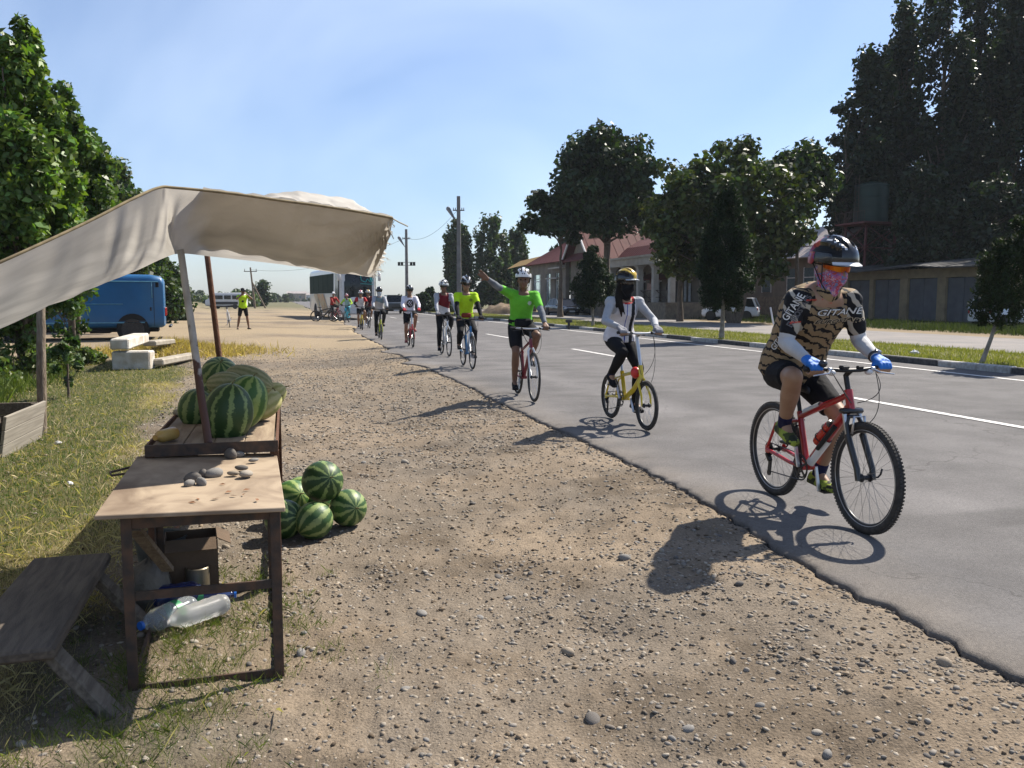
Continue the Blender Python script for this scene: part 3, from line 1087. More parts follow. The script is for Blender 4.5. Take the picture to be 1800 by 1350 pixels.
GP = 'watermelons heaped on the gravel beside the table'
gm = G1 + .02
for (u, v, d, r, mt, rot, lab) in [
    (567, 846, 5.72, (.138, .138, .142), WM1, (1.2, .3, .5), 'watermelon on top of the heap on the gravel'),
    (513, 873, 6.0, (.135, .135, .15), WM2, (.9, .8, .2), 'pale striped watermelon at the back left of the ground heap'),
    (500, 906, 5.58, (.128, .128, .13), WM1, (1.3, .2, 1.0), 'dark watermelon next to the rusty table leg in the ground heap'),
    (552, 905, 5.56, (.122, .122, .124), WM3, (1.0, -.2, 2.4), 'watermelon at the front middle of the ground heap'),
    (612, 890, 5.78, (.126, .126, .128), WM3, (1.35, .5, .5), 'watermelon at the right end of the ground heap'),
    (562, 884, 6.05, (.12, .12, .12), WM2, (1.1, .4, .1), 'watermelon half hidden in the middle of the ground heap'),
    (530, 868, 6.3, (.13, .13, .13), WM2, (.6, .4, 1.1), 'watermelon hidden at the very back of the ground heap')]:
    p = at(u, v, d)
    if v > 870: p.z = gz(p.x, p.y) + max(r) * .96
    melon('watermelon', p, r, mt, rot, lab, GP)
GT = 'melons on the display table'
for (n, u, v, d, r, mt, rot, lab) in [
    ('watermelon', 401, 727, 4.78, (.138, .138, .172), WM1, (.1, .15, .4), 'big upright dark watermelon at the front of the display table'),
    ('watermelon', 430, 707, 5.02, (.13, .13, .165), WM2, (.05, .35, .2), 'bright green watermelon just behind the big upright one'),
    ('muskmelon', 438, 668, 5.25, (.088, .088, .15), MM1, (.2, 1.9, .2), 'grey netted oval melon lying on top of the pile'),
    ('watermelon', 386, 659, 5.6, (.12, .12, .12), WM3, (.7, .2, .2), 'watermelon topping the pile behind the thin rusty pole'),
    ('watermelon', 384, 700, 5.55, (.13, .13, .14), WM3, (.7, .5, .2), 'watermelon buried at the back of the pile on the table'),
    ('muskmelon', 461, 712, 5.35, (.09, .09, .14), MM2, (.3, 1.2, 1.2), 'yellow green melon at the right rim of the display table'),
    ('muskmelon', 474, 697, 5.75, (.085, .085, .12), MM2, (.3, 1.0, .7), 'small pale melon peeking out behind the yellow green one'),
    ('watermelon', 345, 718, 5.3, (.11, .11, .125), WM3, (.2, .1, .4), 'dark green melon left of the rusty pole on the table'),
    ('muskmelon', 397, 675, 5.12, (.075, .075, .115), MM1, (.1, 1.55, .1), 'long pale netted melon lying across the two front watermelons'),
    ('watermelon', 437, 690, 5.5, (.14, .14, .14), WM1, (1.1, .1, .4), 'watermelon under the grey oval melon in the pile')]:
    p = at(u, v, d)
    melon(n, p, r, mt, rot, lab, GT)
p = onz(319, 731, TOP2)
o = bpy.data.objects.new('stone', SM[8]); COL.objects.link(o); o.scale = (.06, .055, .05); o.location = (p.x, p.y, TOP2 + .02)
tag(o, 'grey flat stone lying on the left side of the display table', 'stone', 'river stones used as weights on the stall')
p = onz(300, 776, TOP2)
b = MB(); b.lathe([(.035, 0), (.036, .02), (.034, .11), (.03, .125), (.016, .14), (.015, .16)], n=14, rot=Matrix.Rotation(pi / 2, 3, 'X') @ Matrix.Rotation(.3, 3, 'Y'))
o = b.build('plastic_bottle', M('amber', (.42, .20, .04), c2=(.5, .33, .1), rough=.3), smooth=40, loc=(p.x, p.y + .05, TOP2 + .037), rz=-.55)
tag(o, 'short amber bottle lying on its side on the display table', 'bottle')

# ---- poles
PW = M_pole()


def pole(name, a, b_, r0, r1, mat, label, n=12, wob=0.0):
    a, b_ = Vector(a), Vector(b_)
    mb = MB()
    k = 10
    pts = [(b_ - a) * (i / k) + Vector((random.uniform(-wob, wob), random.uniform(-wob, wob), 0)) for i in range(k + 1)]
    mb.tube(pts, [r0 + (r1 - r0) * i / k for i in range(k + 1)], n)
    o = mb.build(name, mat, smooth=50, loc=a)
    return tag(o, label, 'pole')


pb = at(366, 782, 4.5); pb.z = TOP2 + .005
pole('awning_pole', pb, at(317, 440, 4.72),  .0215, .019, PW, 'white painted pole rusted at the foot, holding up the awning', wob=.002)
pb = at(395, 668, 5.85)
pole('awning_pole', (pb.x, pb.y, TOP2), at(363, 440, 5.85), .02, .019, RUST, 'thin all rusty pole behind the white painted one')
wp = at(72, 532, 10.0); wb = at(70, 700, 10.0)
pole('wooden_post', (wb.x, wb.y, gz(wb.x, wb.y) - .05), wp, .056, .046, BARK, 'rough wooden post with bark behind the plank bin', wob=.006)

# ---- awning
TARP = M_cloth('tarpaulin', (.53, .50, .45), trans=.34, var=.13, scale=2.2, bump=.3, bscale=50)
HEM = M('hem', (.20, .155, .085), rough=.9, scale=30)
near = [(-520, 690, 2.5), (-250, 570, 2.75), (0, 462, 3.0), (150, 393, 3.3), (230, 352, 3.5), (278, 331, 3.66), (310, 331, 3.74), (400, 340, 3.92), (500, 354, 4.12), (560, 362, 4.24), (630, 373, 4.38), (690, 384, 4.5)]
farr = [(-520, 810, 11), (-250, 680, 10.2), (0, 572, 9.2), (150, 511, 7.6), (230, 480, 6.4), (285, 455, 5.3), (318, 446, 4.78), (372, 451, 5.7), (480, 463, 5.95), (545, 472, 6.1), (605, 480, 6.2), (656, 488, 6.3)]


def resample(P, n):
    P = [at(*p) for p in P]
    ln = [0]
    for a, b in zip(P, P[1:]): ln.append(ln[-1] + 1)
    out = []
    for i in range(n):
        t = i / (n - 1) * ln[-1]
        k = min(int(t), len(P) - 2)
        f = t - k
        p0, p1, p2, p3 = P[max(k - 1, 0)], P[k], P[k + 1], P[min(k + 2, len(P) - 1)]
        out.append(.5 * ((2 * p1) + (p2 - p0) * f + (2 * p0 - 5 * p1 + 4 * p2 - p3) * f * f + (3 * p1 - p0 - 3 * p2 + p3) * f ** 3))
    return out


NU, NV = 180, 44
na_, fa_ = resample(near, NU), resample(farr, NU)
grid = []
for i in range(NU):
    row = []
    s = i / (NU - 1)
    for j in range(NV):
        t = j / (NV - 1)
        p = na_[i].lerp(fa_[i], t)
        sag = sin(pi * t) * (.05 + .05 * sin(s * 9))
        wr = (float(vnoise(s * 42 + t * 3, t * 2.5, 5)) - .5) * .035 * sin(pi * t) ** .5
        # folds gathering at the right-hand corner
        ang = atan2(t * 1.6, max(1e-3, 1 - s) * 5)
        fold = .05 * sin(ang * 26) * max(0, 1 - sqrt(((1 - s) * 3.2) ** 2 + t ** 2)) * min(1, t * 6)
        edge = 0.0
        q = p + Vector((0, 0, -sag + wr + fold))
        if i >= NU - 3:
            q.x += (random.random() - .5) * .045 * (i - NU + 4) / 3
        row.append(q)
    grid.append(row)
aw = empty('awning', at(318, 440, 4.72), 0, 'off white canvas awning sheet sagging over the melon tables', 'awning')
mb = MB(); mb.sheet(grid)
sheet_o = mb.build('canvas_sheet', TARP, smooth=True, fix=False)
sheet_o.data.transform(Matrix.Translation(-aw.location)); sheet_o.parent = aw
# upper layer folded over the near edge, seen from its sunny side
g2 = []
for i in range(60):
    s = .60 + .4 * i / 59
    e0 = na_[min(NU - 1, int(s * (NU - 1)))]
    e1 = fa_[min(NU - 1, int(s * (NU - 1)))]
    k = i / 59
    hgt = (.10 + .08 * min(1, k * 2)) * (1 - max(0, (k - .80) / .2) ** 1.5) * min(1, .25 + k * 2.2)
    row = []
    for j in range(16):
        t = j / 15
        p = e0.lerp(e1, t * .8)
        prof = min(1, t / .5) if t < .5 else 1 - .9 * (t - .5) / .5
        p.z += .008 + hgt * prof * 1.35 + .012 * float(vnoise(i * .5, j * .5, 8))
        p.x += .1 * prof * (1 - k) * -1
        row.append(p)
    g2.append(row)
mb = MB(); mb.sheet(g2)
o = mb.build('top_sheet', TARP, smooth=True, fix=False)
o.data.transform(Matrix.Translation(-aw.location)); o.parent = aw
mb = MB(); mb.tube([p + Vector((0, 0, .002)) for p in na_], .0065, 6)
o = mb.build('hem', HEM, smooth=True); o.data.transform(Matrix.Translation(-aw.location)); o.parent = aw
mb = MB()
for i in range(60):   # frayed threads on the right-hand side
    t = random.random()
    k = int(t * (NV - 1))
    p = grid[NU - 1][k]
    mb.tube([p, p + Vector((random.uniform(.0, .025), 0, random.uniform(-.02, .0)))], [.0022, .0012], 3)
o = mb.build('frayed_threads', TARP); o.data.transform(Matrix.Translation(-aw.location)); o.parent = aw; o['kind'] = 'stuff'
ROPE = M('rope', (.42, .38, .30), rough=.9, scale=60)
c0 = na_[-1]
mb = MB()
mb.tube([c0, at(700, 390, 4.52), at(717, 398, 4.55)], .004, 5)
mb.tube([c0, at(682, 392, 4.5), at(685, 405, 4.5), at(692, 420, 4.5)], .0025, 4)
mb.tube([at(693, 388, 4.51), at(690, 394, 4.5), at(694, 399, 4.5)], .002, 4)
o = mb.build('rope', ROPE); o.data.transform(Matrix.Translation(-aw.location)); o.parent = aw

# ---- bench
BW = M('bench_wood', (.15, .12, .09), c2=(.08, .064, .05), rough=.85, scale=4, detail=8, bump=.5, bscale=40, stretch=(10, 1.2, 10), dist=.5)
zb = .13
a0, a1 = onz(97, 1135, zb), onz(194, 972, zb)
d = (a1 - a0); L1 = d.length; ang = atan2(d.y, d.x) - pi / 2
bn = empty('bench', (a0.x, a0.y, G1), ang, 'crude low wooden bench with splayed plank legs', 'bench')
b = MB(); b.box((-.18, L1 / 2, .255), (.36, L1 + .04, .05), bev=.012); b.build('seat', BW, bn)
hb = onz(206, 1262, G1) - a0
Ri = Matrix.Rotation(-ang, 3, 'Z')
lb = Ri @ Vector((hb.x, hb.y, 0))
for y0 in (.10, L1 - .18):
    for sx, e in ((1, lb), (-1, Vector((-.17 * 2 - lb.x, lb.y, 0)))):
        b = MB()
        top = Vector((-.05 if sx > 0 else -.29, y0, .235))
        bot = Vector((e.x, y0 + (lb.y - .10), .0))
        b.bar(top, bot, .045, .10, up=Vector((0, 1, 0)), bev=.008)
        b.build('leg', PALEWOOD if False else GREYWOOD, bn)

# ---- plank bin at the left
bin_a, bin_b = onz(6, 807, -.15), onz(76, 767, -.14)
d = bin_b - bin_a; Lb = Vector((d.x, d.y)).length; ang = atan2(d.y, d.x) - pi / 2
pb_ = empty('plank_bin', (bin_a.x, bin_a.y, -.16), ang, 'open bin of grey weathered planks on the grass', 'bin')
for k in range(3):
    b = MB(); b.box((0, Lb / 2, .075 + k * .142), (.03, Lb, .138), Matrix.Rotation(radians(9), 3, 'Y'), bev=.003)
    o = b.build('plank', PALEWOOD, pb_); o.location = (.0225 * k - .02, 0, 0)
for yy in (.03, Lb - .03):
    for k in range(3):
        b = MB(); b.box((-.78, yy, .075 + k * .138), (1.5, .028, .134), bev=.004); b.build('plank', GREYWOOD, pb_)
for k in range(3):
    b = MB(); b.box((-1.55, Lb / 2, .075 + k * .138), (.03, Lb - .1, .134), bev=.004); b.build('plank', PALEWOOD, pb_)
for yy in (.08, Lb - .08):
    b = MB(); b.box((-.06, yy, .2), (.05, .05, .42)); b.build('corner_post', GREYWOOD, pb_)

# ---- things under the front table
PETM = M_glass('clear_plastic', (.80, .86, .90), .18, .82)
PETF = M_glass('frosted_plastic', (.86, .86, .84), .32, .80)
PETB = M('blue_plastic', (.012, .022, .085), rough=.12, spec=.7, coat=.5)
CAPB = M('blue_cap', (.02, .12, .45), rough=.35)
LABG = M('green_label', (.05, .28, .12), rough=.4)


def bottle(p, rz, L_, r, body, cap, label, band=None, tilt=0.0):
    o = empty('plastic_bottle', p, rz, label, 'bottle', 'empty bottles under the front table')
    mb = MB()
    Rr = Matrix.Rotation(pi / 2 + tilt, 3, 'Y')
    prof = [(.25 * r, 0), (.8 * r, .004), (r, .03 * L_ / .3)]
    for k in range(7):
        h = L_ * (.12 + .075 * k)
        prof += [(r * (1 if k % 2 else .95), h)]
    prof += [(r, L_ * .66), (r * .92, L_ * .74), (r * .6, L_ * .86), (r * .3, L_ * .92), (r * .3, L_ * .97)]
    mb.lathe(prof, n=18, rot=Rr)
    mb.build('body', body, o, smooth=50)
    mb = MB(); mb.lathe([(r * .36, L_ * .955), (r * .36, L_ * 1.0)], n=14, rot=Rr); mb.build('cap', cap, o, smooth=40)
    if band:
        mb = MB(); mb.lathe([(r * 1.012, L_ * .3), (r * 1.012, L_ * .42)], n=18, rot=Rr, cap=False); mb.build('label_band', band, o, smooth=True)
    return o


p0 = onz(340, 1083, G1); q0 = onz(284, 1106, G1)
bottle((p0.x, p0.y, gz(p0.x, p0.y) + .062), atan2(q0.y - p0.y, q0.x - p0.x), .31, .058, PETM, CAPB, 'clear bottle with a blue cap lying at the front under the table', LABG)
p0 = onz(398, 1080, G1); q0 = onz(310, 1112, G1)
bottle((p0.x, p0.y, gz(p0.x, p0.y) + .055), atan2(q0.y - p0.y, q0.x - p0.x), .34, .052, PETF, M('dull_cap', (.3, .29, .27)), 'frosted dusty bottle lying beside the clear one under the table')
p0 = onz(268, 1078, G1)
bottle((p0.x, p0.y, gz(p0.x, p0.y) + .07), .35, .28, .066, PETB, CAPB, 'dark blue bottle lying behind the clear bottle under the table')
p0 = onz(318, 1072, G1)
bottle((p0.x, p0.y, gz(p0.x, p0.y) + .06), .30, .27, .056, PETB, CAPB, 'dark blue bottle with a green label near the iron rail', LABG)
# cardboard box and enamel bucket at the back
p0 = at(338, 1010, 4.62)
CARD = M('cardboard', (.12, .08, .05), c2=(.085, .058, .037), rough=.9, scale=6, bump=.2)
bx = empty('cardboard_box', (p0.x, p0.y, gz(p0.x, p0.y)), YAW + .1, 'open brown cardboard box standing under the tables', 'box')
b = MB()
for sx in (-1, 1):
    b.box((sx * .13, 0, .155), (.006, .26, .31)); b.box((0, sx * .13, .155), (.254, .006, .31))
b.box((0, 0, .006), (.25, .25, .008)); b.build('carton', CARD, bx)
b = MB(); b.box((0, -.17, .305), (.25, .09, .004), Matrix.Rotation(.5, 3, 'X')); b.build('flap', CARD, bx)
b = MB(); b.box((.165, 0, .30), (.08, .24, .004), Matrix.Rotation(.5, 3, 'Y')); b.build('flap', CARD, bx)
p0 = at(285, 1000, 4.72)
bk = empty('bucket', (p0.x, p0.y, gz(p0.x, p0.y)), .4, 'dark enamel bucket standing left of the cardboard box', 'bucket')
b = MB(); b.lathe([(.095, 0), (.10, .01), (.135, .27), (.142, .275), (.142, .285), (.13, .28), (.095, .02)], n=24); b.build('pail', M('dark_enamel', (.03, .033, .03), c2=(.09, .09, .08), rough=.45, scale=8), bk, smooth=40)
b = MB(); b.torus((0, 0, .26), .14, .004, Vector((.3, 0, 1)), 30, 5); b.build('handle', IRON, bk)
p0 = at(348, 1030, 4.5)
b = MB(); b.lathe([(.06, 0), (.062, .01), (.06, .17), (.055, .175), (.052, .17), (.052, .02)], n=18)
o = b.build('tin_can', M('tin', (.16, .15, .125), c2=(.2, .16, .1), metal=.6, rough=.45, scale=10), smooth=40, loc=(p0.x, p0.y, gz(p0.x, p0.y)))
tag(o, 'open dull tin can in front of the cardboard box', 'can')
p0 = onz(250, 1090, G1)
mb = MB()
mb.ell((0, 0, .1), (.10, .13, .14), n=14, m=8)
for i, v in enumerate(mb.v):
    k = 1 + .35 * (random.random() - .5)
    mb.v[i] = (v[0] * k, v[1] * k, max(0, v[2]) * (1 + .2 * random.random()))
o = mb.build('sack', M('plastic_sack', (.13, .115, .09), c2=(.085, .075, .06), rough=.5, scale=9, bump=.5), smooth=True, loc=(p0.x - .02, p0.y + .15, gz(p0.x, p0.y)))
tag(o, 'crumpled beige sack slumped by the table legs', 'sack')

# ---- whitewashed blocks with straw
WW = M('whitewash', (.62, .59, .54), c2=(.46, .43, .37), rough=.9, scale=5, detail=8, bump=.5, bscale=25, dust=(.42, .35, .26))
GB = 'whitewashed blocks by the grass'


def block(a, b_, w, h, z0, label):
    a, b_ = Vector(a), Vector(b_)
    mb = MB()
    m = (a + b_) / 2
    d = b_ - a
    o = empty('concrete_block', (m.x, m.y, z0), atan2(d.y, d.x), label, 'block', GB)
    mb.box((0, 0, h / 2), (d.length, w, h), bev=.035)
    mb.build('block', WW, o)
    return o


o = MB(); 
def wblock(c, size, rz, label):
    mb = MB(); mb.box((0, 0, 0), size, bev=.03)
    ob = mb.build('concrete_block', WW, loc=c, rz=rz)
    if 'low' in label or 'thin' in label: ob.data.materials[0] = M('dusty_whitewash', (.38, .34, .28), c2=(.28, .245, .19), rough=.9, scale=5, detail=8, bump=.5, bscale=25)
    ob['label'] = label; ob['category'] = 'block'; ob['group'] = GB
    return ob


pa, pc = onz(194, 652, -.12), onz(258, 646, -.12)
wblock(((pa.x + pc.x) / 2, (pa.y + pc.y) / 2 + .25, .06), (.80, .42, .42), .12, 'upright whitewashed block standing in the grass at the front')
pa, pc = at(212, 606, 18.7), at(246, 593, 21.5)
wblock((pa + pc) / 2, ((pc - pa).length + .3, .38, .24), atan2(pc.y - pa.y, pc.x - pa.x), 'long whitewashed slab lying on the upright block')
pa, pc = onz(275, 645, -.1), onz(340, 632, -.1)
wblock(((pa.x + pc.x) / 2, (pa.y + pc.y) / 2, .0), ((pc - pa).length, .30, .15), atan2(pc.y - pa.y, pc.x - pa.x), 'low worn whitewashed block right of the straw')
pa, pc = at(262, 602, 22.0), at(298, 602, 23.2)
wblock((pa + pc) / 2, ((pc - pa).length, .35, .14), atan2(pc.y - pa.y, pc.x - pa.x), 'thin pale slab behind the straw heap')
pa = onz(290, 622, -.1)
n = 9000
r = np.random.default_rng(5)
pts = np.stack([pa.x + .3 + r.normal(0, 1.0, n), pa.y + r.normal(0, .75, n), np.zeros(n)], 1)
pts[:, 2] = ground_z(pts[:, 0], pts[:, 1]) + .28 * np.exp(-((pts[:, 0] - pa.x - .2) / .9) ** 2 - ((pts[:, 1] - pa.y) / .8) ** 2) * r.random(n)
blades('straw_heap', pts, (.08, .3), (.004, .009), (A_(.33, .23, .09), A_(.5, .38, .18)), 1.1)
# ================================================================== BICYCLES
TYRE = M('tyre', (.028, .027, .026), c2=(.055, .05, .045), rough=.85, scale=30)
RIMB = M('rim_black', (.03, .03, .03), rough=.35)
ALU = M('aluminium', (.55, .55, .56), rough=.32, metal=.85, var=.08)
DARKM = M('dark_metal', (.025, .025, .027), rough=.4, metal=.3)
RUBBER = M('black_rubber', (.02, .02, .021), rough=.75)
SADM = M('saddle_vinyl', (.018, .018, .02), rough=.5)
WHITEP = M('white_paint', (.72, .72, .72), rough=.3, coat=.4, var=.05)
REDP = M('red_paint', (.40, .014, .016), rough=.28, coat=.6, var=.08)
YELP = M('yellow_paint', (.62, .46, .015), rough=.3, coat=.5, var=.06)
LIMEP = M('lime_paint', (.42, .46, .03), rough=.3, coat=.5, var=.06)
BLUEP = M('blue_paint', (.03, .16, .36), rough=.3, coat=.5, var=.06)
TURQP = M('turquoise_paint', (.03, .38, .50), rough=.3, coat=.5, var=.06)
BLACKP = M('black_paint', (.018, .018, .02), rough=.3, coat=.5)


def wheel(parent, c, R, tw, n_sp=28, rim=None, detail=True):
    w = empty('wheel', c)
    w.parent = parent
    mb = MB()
    n = 56 if detail else 28
    mb.torus((0, 0, 0), R - tw, tw, n=n, m=10 if detail else 6)
    if detail:      # tread knobs
        for i in range(96):
            a = 2 * pi * i / 96
            for s in (-1, 1):
                e = Vector((cos(a), 0, sin(a)))
                mb.box(e * (R - .001) + Vector((0, s * tw * .45, 0)), (.012, tw * .5, .006), Matrix.Rotation(-a + pi / 2, 3, 'Y'))
    mb.build('tyre', TYRE, w, smooth=40)
    mb = MB()
    rr = R - 2 * tw
    mb.torus((0, 0, 0), rr - .004, .010, n=n, m=8, squash=1.25)
    mb.build('rim', rim or RIMB, w, smooth=True)
    if detail:
        mb = MB(); mb.torus((0, -.0125, 0), rr + .003, .003, n=n, m=5); mb.torus((0, .0125, 0), rr + .003, .003, n=n, m=5)
        mb.build('brake_track', ALU, w, smooth=True)
    mb = MB()
    for i in range(n_sp):
        a = 2 * pi * i / n_sp
        s = 1 if i % 2 else -1
        b = a + (.55 if (i // 2) % 2 else -.55)
        mb.tube([(.022 * cos(b), s * .028, .022 * sin(b)), ((rr - .006) * cos(a), s * .003, (rr - .006) * sin(a))], .0011 if detail else .0016, 3, cap=False)
    o = mb.build('spokes', ALU if not detail else M('spoke', (.20, .2, .2), metal=.7, rough=.35), w)
    mb = MB()
    q = Matrix.Rotation(pi / 2, 3, 'X')
    mb.lathe([(.008, -.055), (.016, -.05), (.026, -.03), (.026, -.026), (.014, -.022), (.014, .022), (.026, .026), (.026, .03), (.016, .05), (.008, .055)], n=14, rot=q)
    mb.build('hub', DARKM, w, smooth=40)
    return w


def bike(front, rear, cfg, label, group='bicycles of the passing riders'):
    """front, rear: world contact points. local +X forward, +Y rider's left"""
    front, rear = Vector(front), Vector(rear)
    mid = (front + rear) / 2
    h = atan2(front.y - rear.y, front.x - rear.x)
    root = empty('bicycle', (mid.x, mid.y, mid.z), h, label, 'bicycle', group)
    R, tw, wb = cfg.get('R', .34), cfg.get('tw', .024), cfg.get('wb', 1.05)
    fm = cfg['frame']; am = cfg.get('accent', fm)
    det = cfg.get('detail', False)
    mini = cfg.get('mini', False)
    ra, fa = Vector((-wb / 2, 0, R)), Vector((wb / 2, 0, R))
    bb = Vector((-wb / 2 + (.42 if not mini else .42), 0, .285))
    ax = Vector((-.31, 0, .95)).normalized()
    fl = cfg.get('fork_len', .42)
    hb = fa + Vector((-.04, 0, 0)) + ax * fl
    ht = hb + ax * (.11 if not mini else .13)
    zb = cfg.get('bar_z', 1.0)
    zs = cfg.get('saddle_z', .88)
    st = Vector((-.29, 0, .957)).normalized()
    s_top = bb + st * cfg.get('seat_tube', .40)
    s_sad = bb + st * ((zs - .05 - bb.z) / st.z)
    r0 = cfg.get('tube', .019)
    # frame
    mb = MB()
    n = 10 if det else 6
    if mini:
        mb.mat(0).tube([ht - ax * .05, s_top - st * .03], r0 * .9, n)
        mb.tube([hb + ax * .02, hb.lerp(bb, .45) + Vector((-.02, 0, -.03)), bb], r0 * 1.25, n)
        mb.tube([bb, s_top + st * .02], r0 * 1.1, n)
    else:
        mb.mat(0).tube([ht - ax * .02, s_top - st * .015], r0 * .95, n)
        mb.tube([hb + ax * .02, bb], r0 * 1.3, n, squash=1.1)
        mb.tube([bb, s_top + st * .02], r0, n)
    mb.tube([hb - ax * .01, ht + ax * .01], r0 * 1.25, n)
    for s in (-1, 1):
        mb.tube([bb + Vector((-.02, s * .03, 0)), bb + Vector((-.12, s * .055, .01)), ra + Vector((0, s * .065, 0))], r0 * .62, n)
        mb.tube([s_top - st * .04 + Vector((0, s * .018, 0)), ra + Vector((.10, s * .055, .20)), ra + Vector((0, s * .065, 0))], r0 * .52, n)
        mb.box(ra + Vector((.01, s * .066, 0)), (.05, .006, .05))
    mb.tube([bb + Vector((0, -.045, 0)), bb + Vector((0, .045, 0))], .023, n)
    fr = mb.build('frame', fm, root, smooth=50)
    if det:    # painted panels on the tubes
        mb = MB()
        a, b_ = hb.lerp(bb, .50), hb.lerp(bb, .92)
        mb.tube([a, b_], [r0 * 1.32, r0 * 1.34], 10, cap=False, squash=1.12)
        mb.build('frame_decal', WHITEP, fr, smooth=50)
        mb = MB(); mb.tube([ht.lerp(s_top, .55), ht.lerp(s_top, .9)], r0 * .98, 10, cap=False); mb.build('frame_decal', WHITEP, fr, smooth=50)
    # fork
    fkm = cfg.get('fork', fm)
    mb = MB()
    off = .052
    if cfg.get('susp'):
        for s in (-1, 1):
            mb.mat(0).tube([fa + Vector((0, s * off, -.015)), fa + Vector((-.012, s * off, .05)), fa + Vector((-.04, s * off, 0)) + ax * .26], [.017, .019, .021], 12)
            mb.mat(1).tube([fa + Vector((-.04, s * off, 0)) + ax * .25, hb + Vector((0, s * off, 0)) - ax * .01], .0145, 12)
        mb.mat(0).tube([fa + Vector((-.03, s_ * off, 0)) + ax * z for s_, z in ((-1, .25), (-1, .33), (-.6, .375), (.6, .375), (1, .33), (1, .25))], .014, 8)
        mb.box(hb - ax * .012, (.06, .15, .035), bev=.012)
    else:
        for s in (-1, 1):
            mb.mat(0).tube([fa + Vector((0, s * off, -.01)), fa + Vector((-.02, s * off, .1)), hb + Vector((.005, s * .042, -.05)), hb + Vector((0, s * .02, -.005))], [.010, .013, .016, .016], n)
    f = mb.build('fork', [fkm, ALU], root, smooth=50)
    wheel(root, fa, R, tw, 32 if det else 20, cfg.get('rim'), det)
    wheel(root, ra, R, tw, 32 if det else 20, cfg.get('rim'), det)
    # stem, bar, grips
    bx = cfg.get('bar_x', ht.x + .02)
    bc = Vector((bx, 0, zb))
    bw = cfg.get('bar_w', .29)
    mb = MB()
    stem_m = cfg.get('stem', DARKM)
    mb.tube([ht, ht + ax * max(.02, (zb - .03 - ht.z) / ax.z)], .0165 if not mini else .02, 10)
    mb.tube([ht + ax * max(.02, (zb - .035 - ht.z) / ax.z), bc], .016, 8)
    mb.build('stem', stem_m, root, smooth=50)
    mb = MB()
    barpts = [bc + Vector((-.035, -bw, .012)), bc + Vector((-.01, -bw * .5, .008)), bc + Vector((0, -.06, 0)), bc, bc + Vector((0, .06, 0)), bc + Vector((-.01, bw * .5, .008)), bc + Vector((-.035, bw, .012))]
    mb.tube(barpts, .0125, 8)
    hbx = mb.build('handlebar', cfg.get('bar', DARKM), root, smooth=50)
    for s in (-1, 1):
        e = bc + Vector((-.035, s * bw, .012)); q = bc + Vector((-.022, s * (bw - .12), .010))
        mb = MB(); mb.tube([q, e, e + Vector((0, s * .004, 0))], [.0165, .0175, .012], 10); mb.build('grip', RUBBER, root, smooth=50)
        p = bc + Vector((-.018, s * (bw - .15), .010))
        mb = MB()
        mb.box(p + Vector((.012, 0, -.004)), (.04, .03, .03), bev=.006)
        mb.tube([p + Vector((.025, 0, -.005)), p + Vector((.055, s * .03, -.022)), p + Vector((.05, s * .13, -.035))], [.007, .006, .005], 6)
        mb.build('brake_lever', ALU if det else DARKM, root, smooth=50)
    if det:
        mb = MB()
        for s in (-1, 1):
            mb.ell(bc + Vector((-.01, s * (bw - .17), -.012)), (.03, .025, .02))
        mb.build('shifter', WHITEP, root, smooth=True)
        mb = MB(); mb.ell(bc + Vector((.005, -(bw - .10), .045)), (.027, .027, .024), n=16); mb.tube([bc + Vector((-.01, -(bw - .10), .01)), bc + Vector((.0, -(bw - .10), .04))], .008, 6)
        mb.build('bell', BLACKP, root, smooth=True)
        mb = MB(); mb.box(bc + Vector((0, -.05, .02)), (.05, .05, .022), bev=.006); mb.box(bc + Vector((0, .06, .018)), (.03, .04, .02), bev=.005); mb.build('bar_computer', DARKM, root)
    # cables
    mb = MB()
    for s, k, l in ((1, .20, .10), (-1, .10, .14), (1, .06, .17), (-1, .03, .12)):
        p = bc + Vector((.03, s * (bw - .15), -.01))
        tgt = hb + Vector((.03, .02 * s, .04)) if k < .15 else hb + Vector((.05, .06, -.1))
        m_ = (p + tgt) / 2 + Vector((l, s * .05, -.02 - k * .4))
        pts = [p.lerp(m_, t).lerp(m_.lerp(tgt, t), t) for t in [i / 10 for i in range(11)]]
        mb.tube(pts, .0027, 5)
    mb.build('cable', RUBBER, root, smooth=True)
    # saddle
    mb = MB(); mb.tube([s_top, s_sad], .0145, 8); mb.build('seat_post', cfg.get('post', DARKM), root, smooth=50)
    rings = []
    for x, w_, z in ((-.13, .03, .005), (-.11, .07, .012), (-.05, .072, .008), (.02, .035, .0), (.10, .022, -.002), (.14, .012, -.012)):
        c = Vector((s_sad.x + x, 0, zs - .02 + z))
        rings.append([c + Vector((0, cos(a) * w_, sin(a) * .024)) for a in [2 * pi * i / 10 for i in range(10)]])
    mb = MB(); mb.loft(rings); mb.build('saddle', SADM, root, smooth=True)
    # drivetrain
    th = radians(cfg.get('crank', 100))
    pr = bb + Vector((cos(th), 0, sin(th))) * .17
    pl = bb - Vector((cos(th), 0, sin(th))) * .17
    q = Matrix.Rotation(pi / 2, 3, 'X')
    mb = MB()
    for rr, y_ in ((.092, -.052), (.075, -.046)):
        mb.torus(bb + Vector((0, y_, 0)), rr - .006, .006, n=32, m=4, squash=.4)
    for i in range(5):
        a = th + i * 2 * pi / 5
        mb.bar(bb + Vector((0, -.052, 0)), bb + Vector((cos(a) * .085, -.052, sin(a) * .085)), .016, .005, up=Vector((0, 1, 0)))
    mb.build('chainring', DARKM, root)
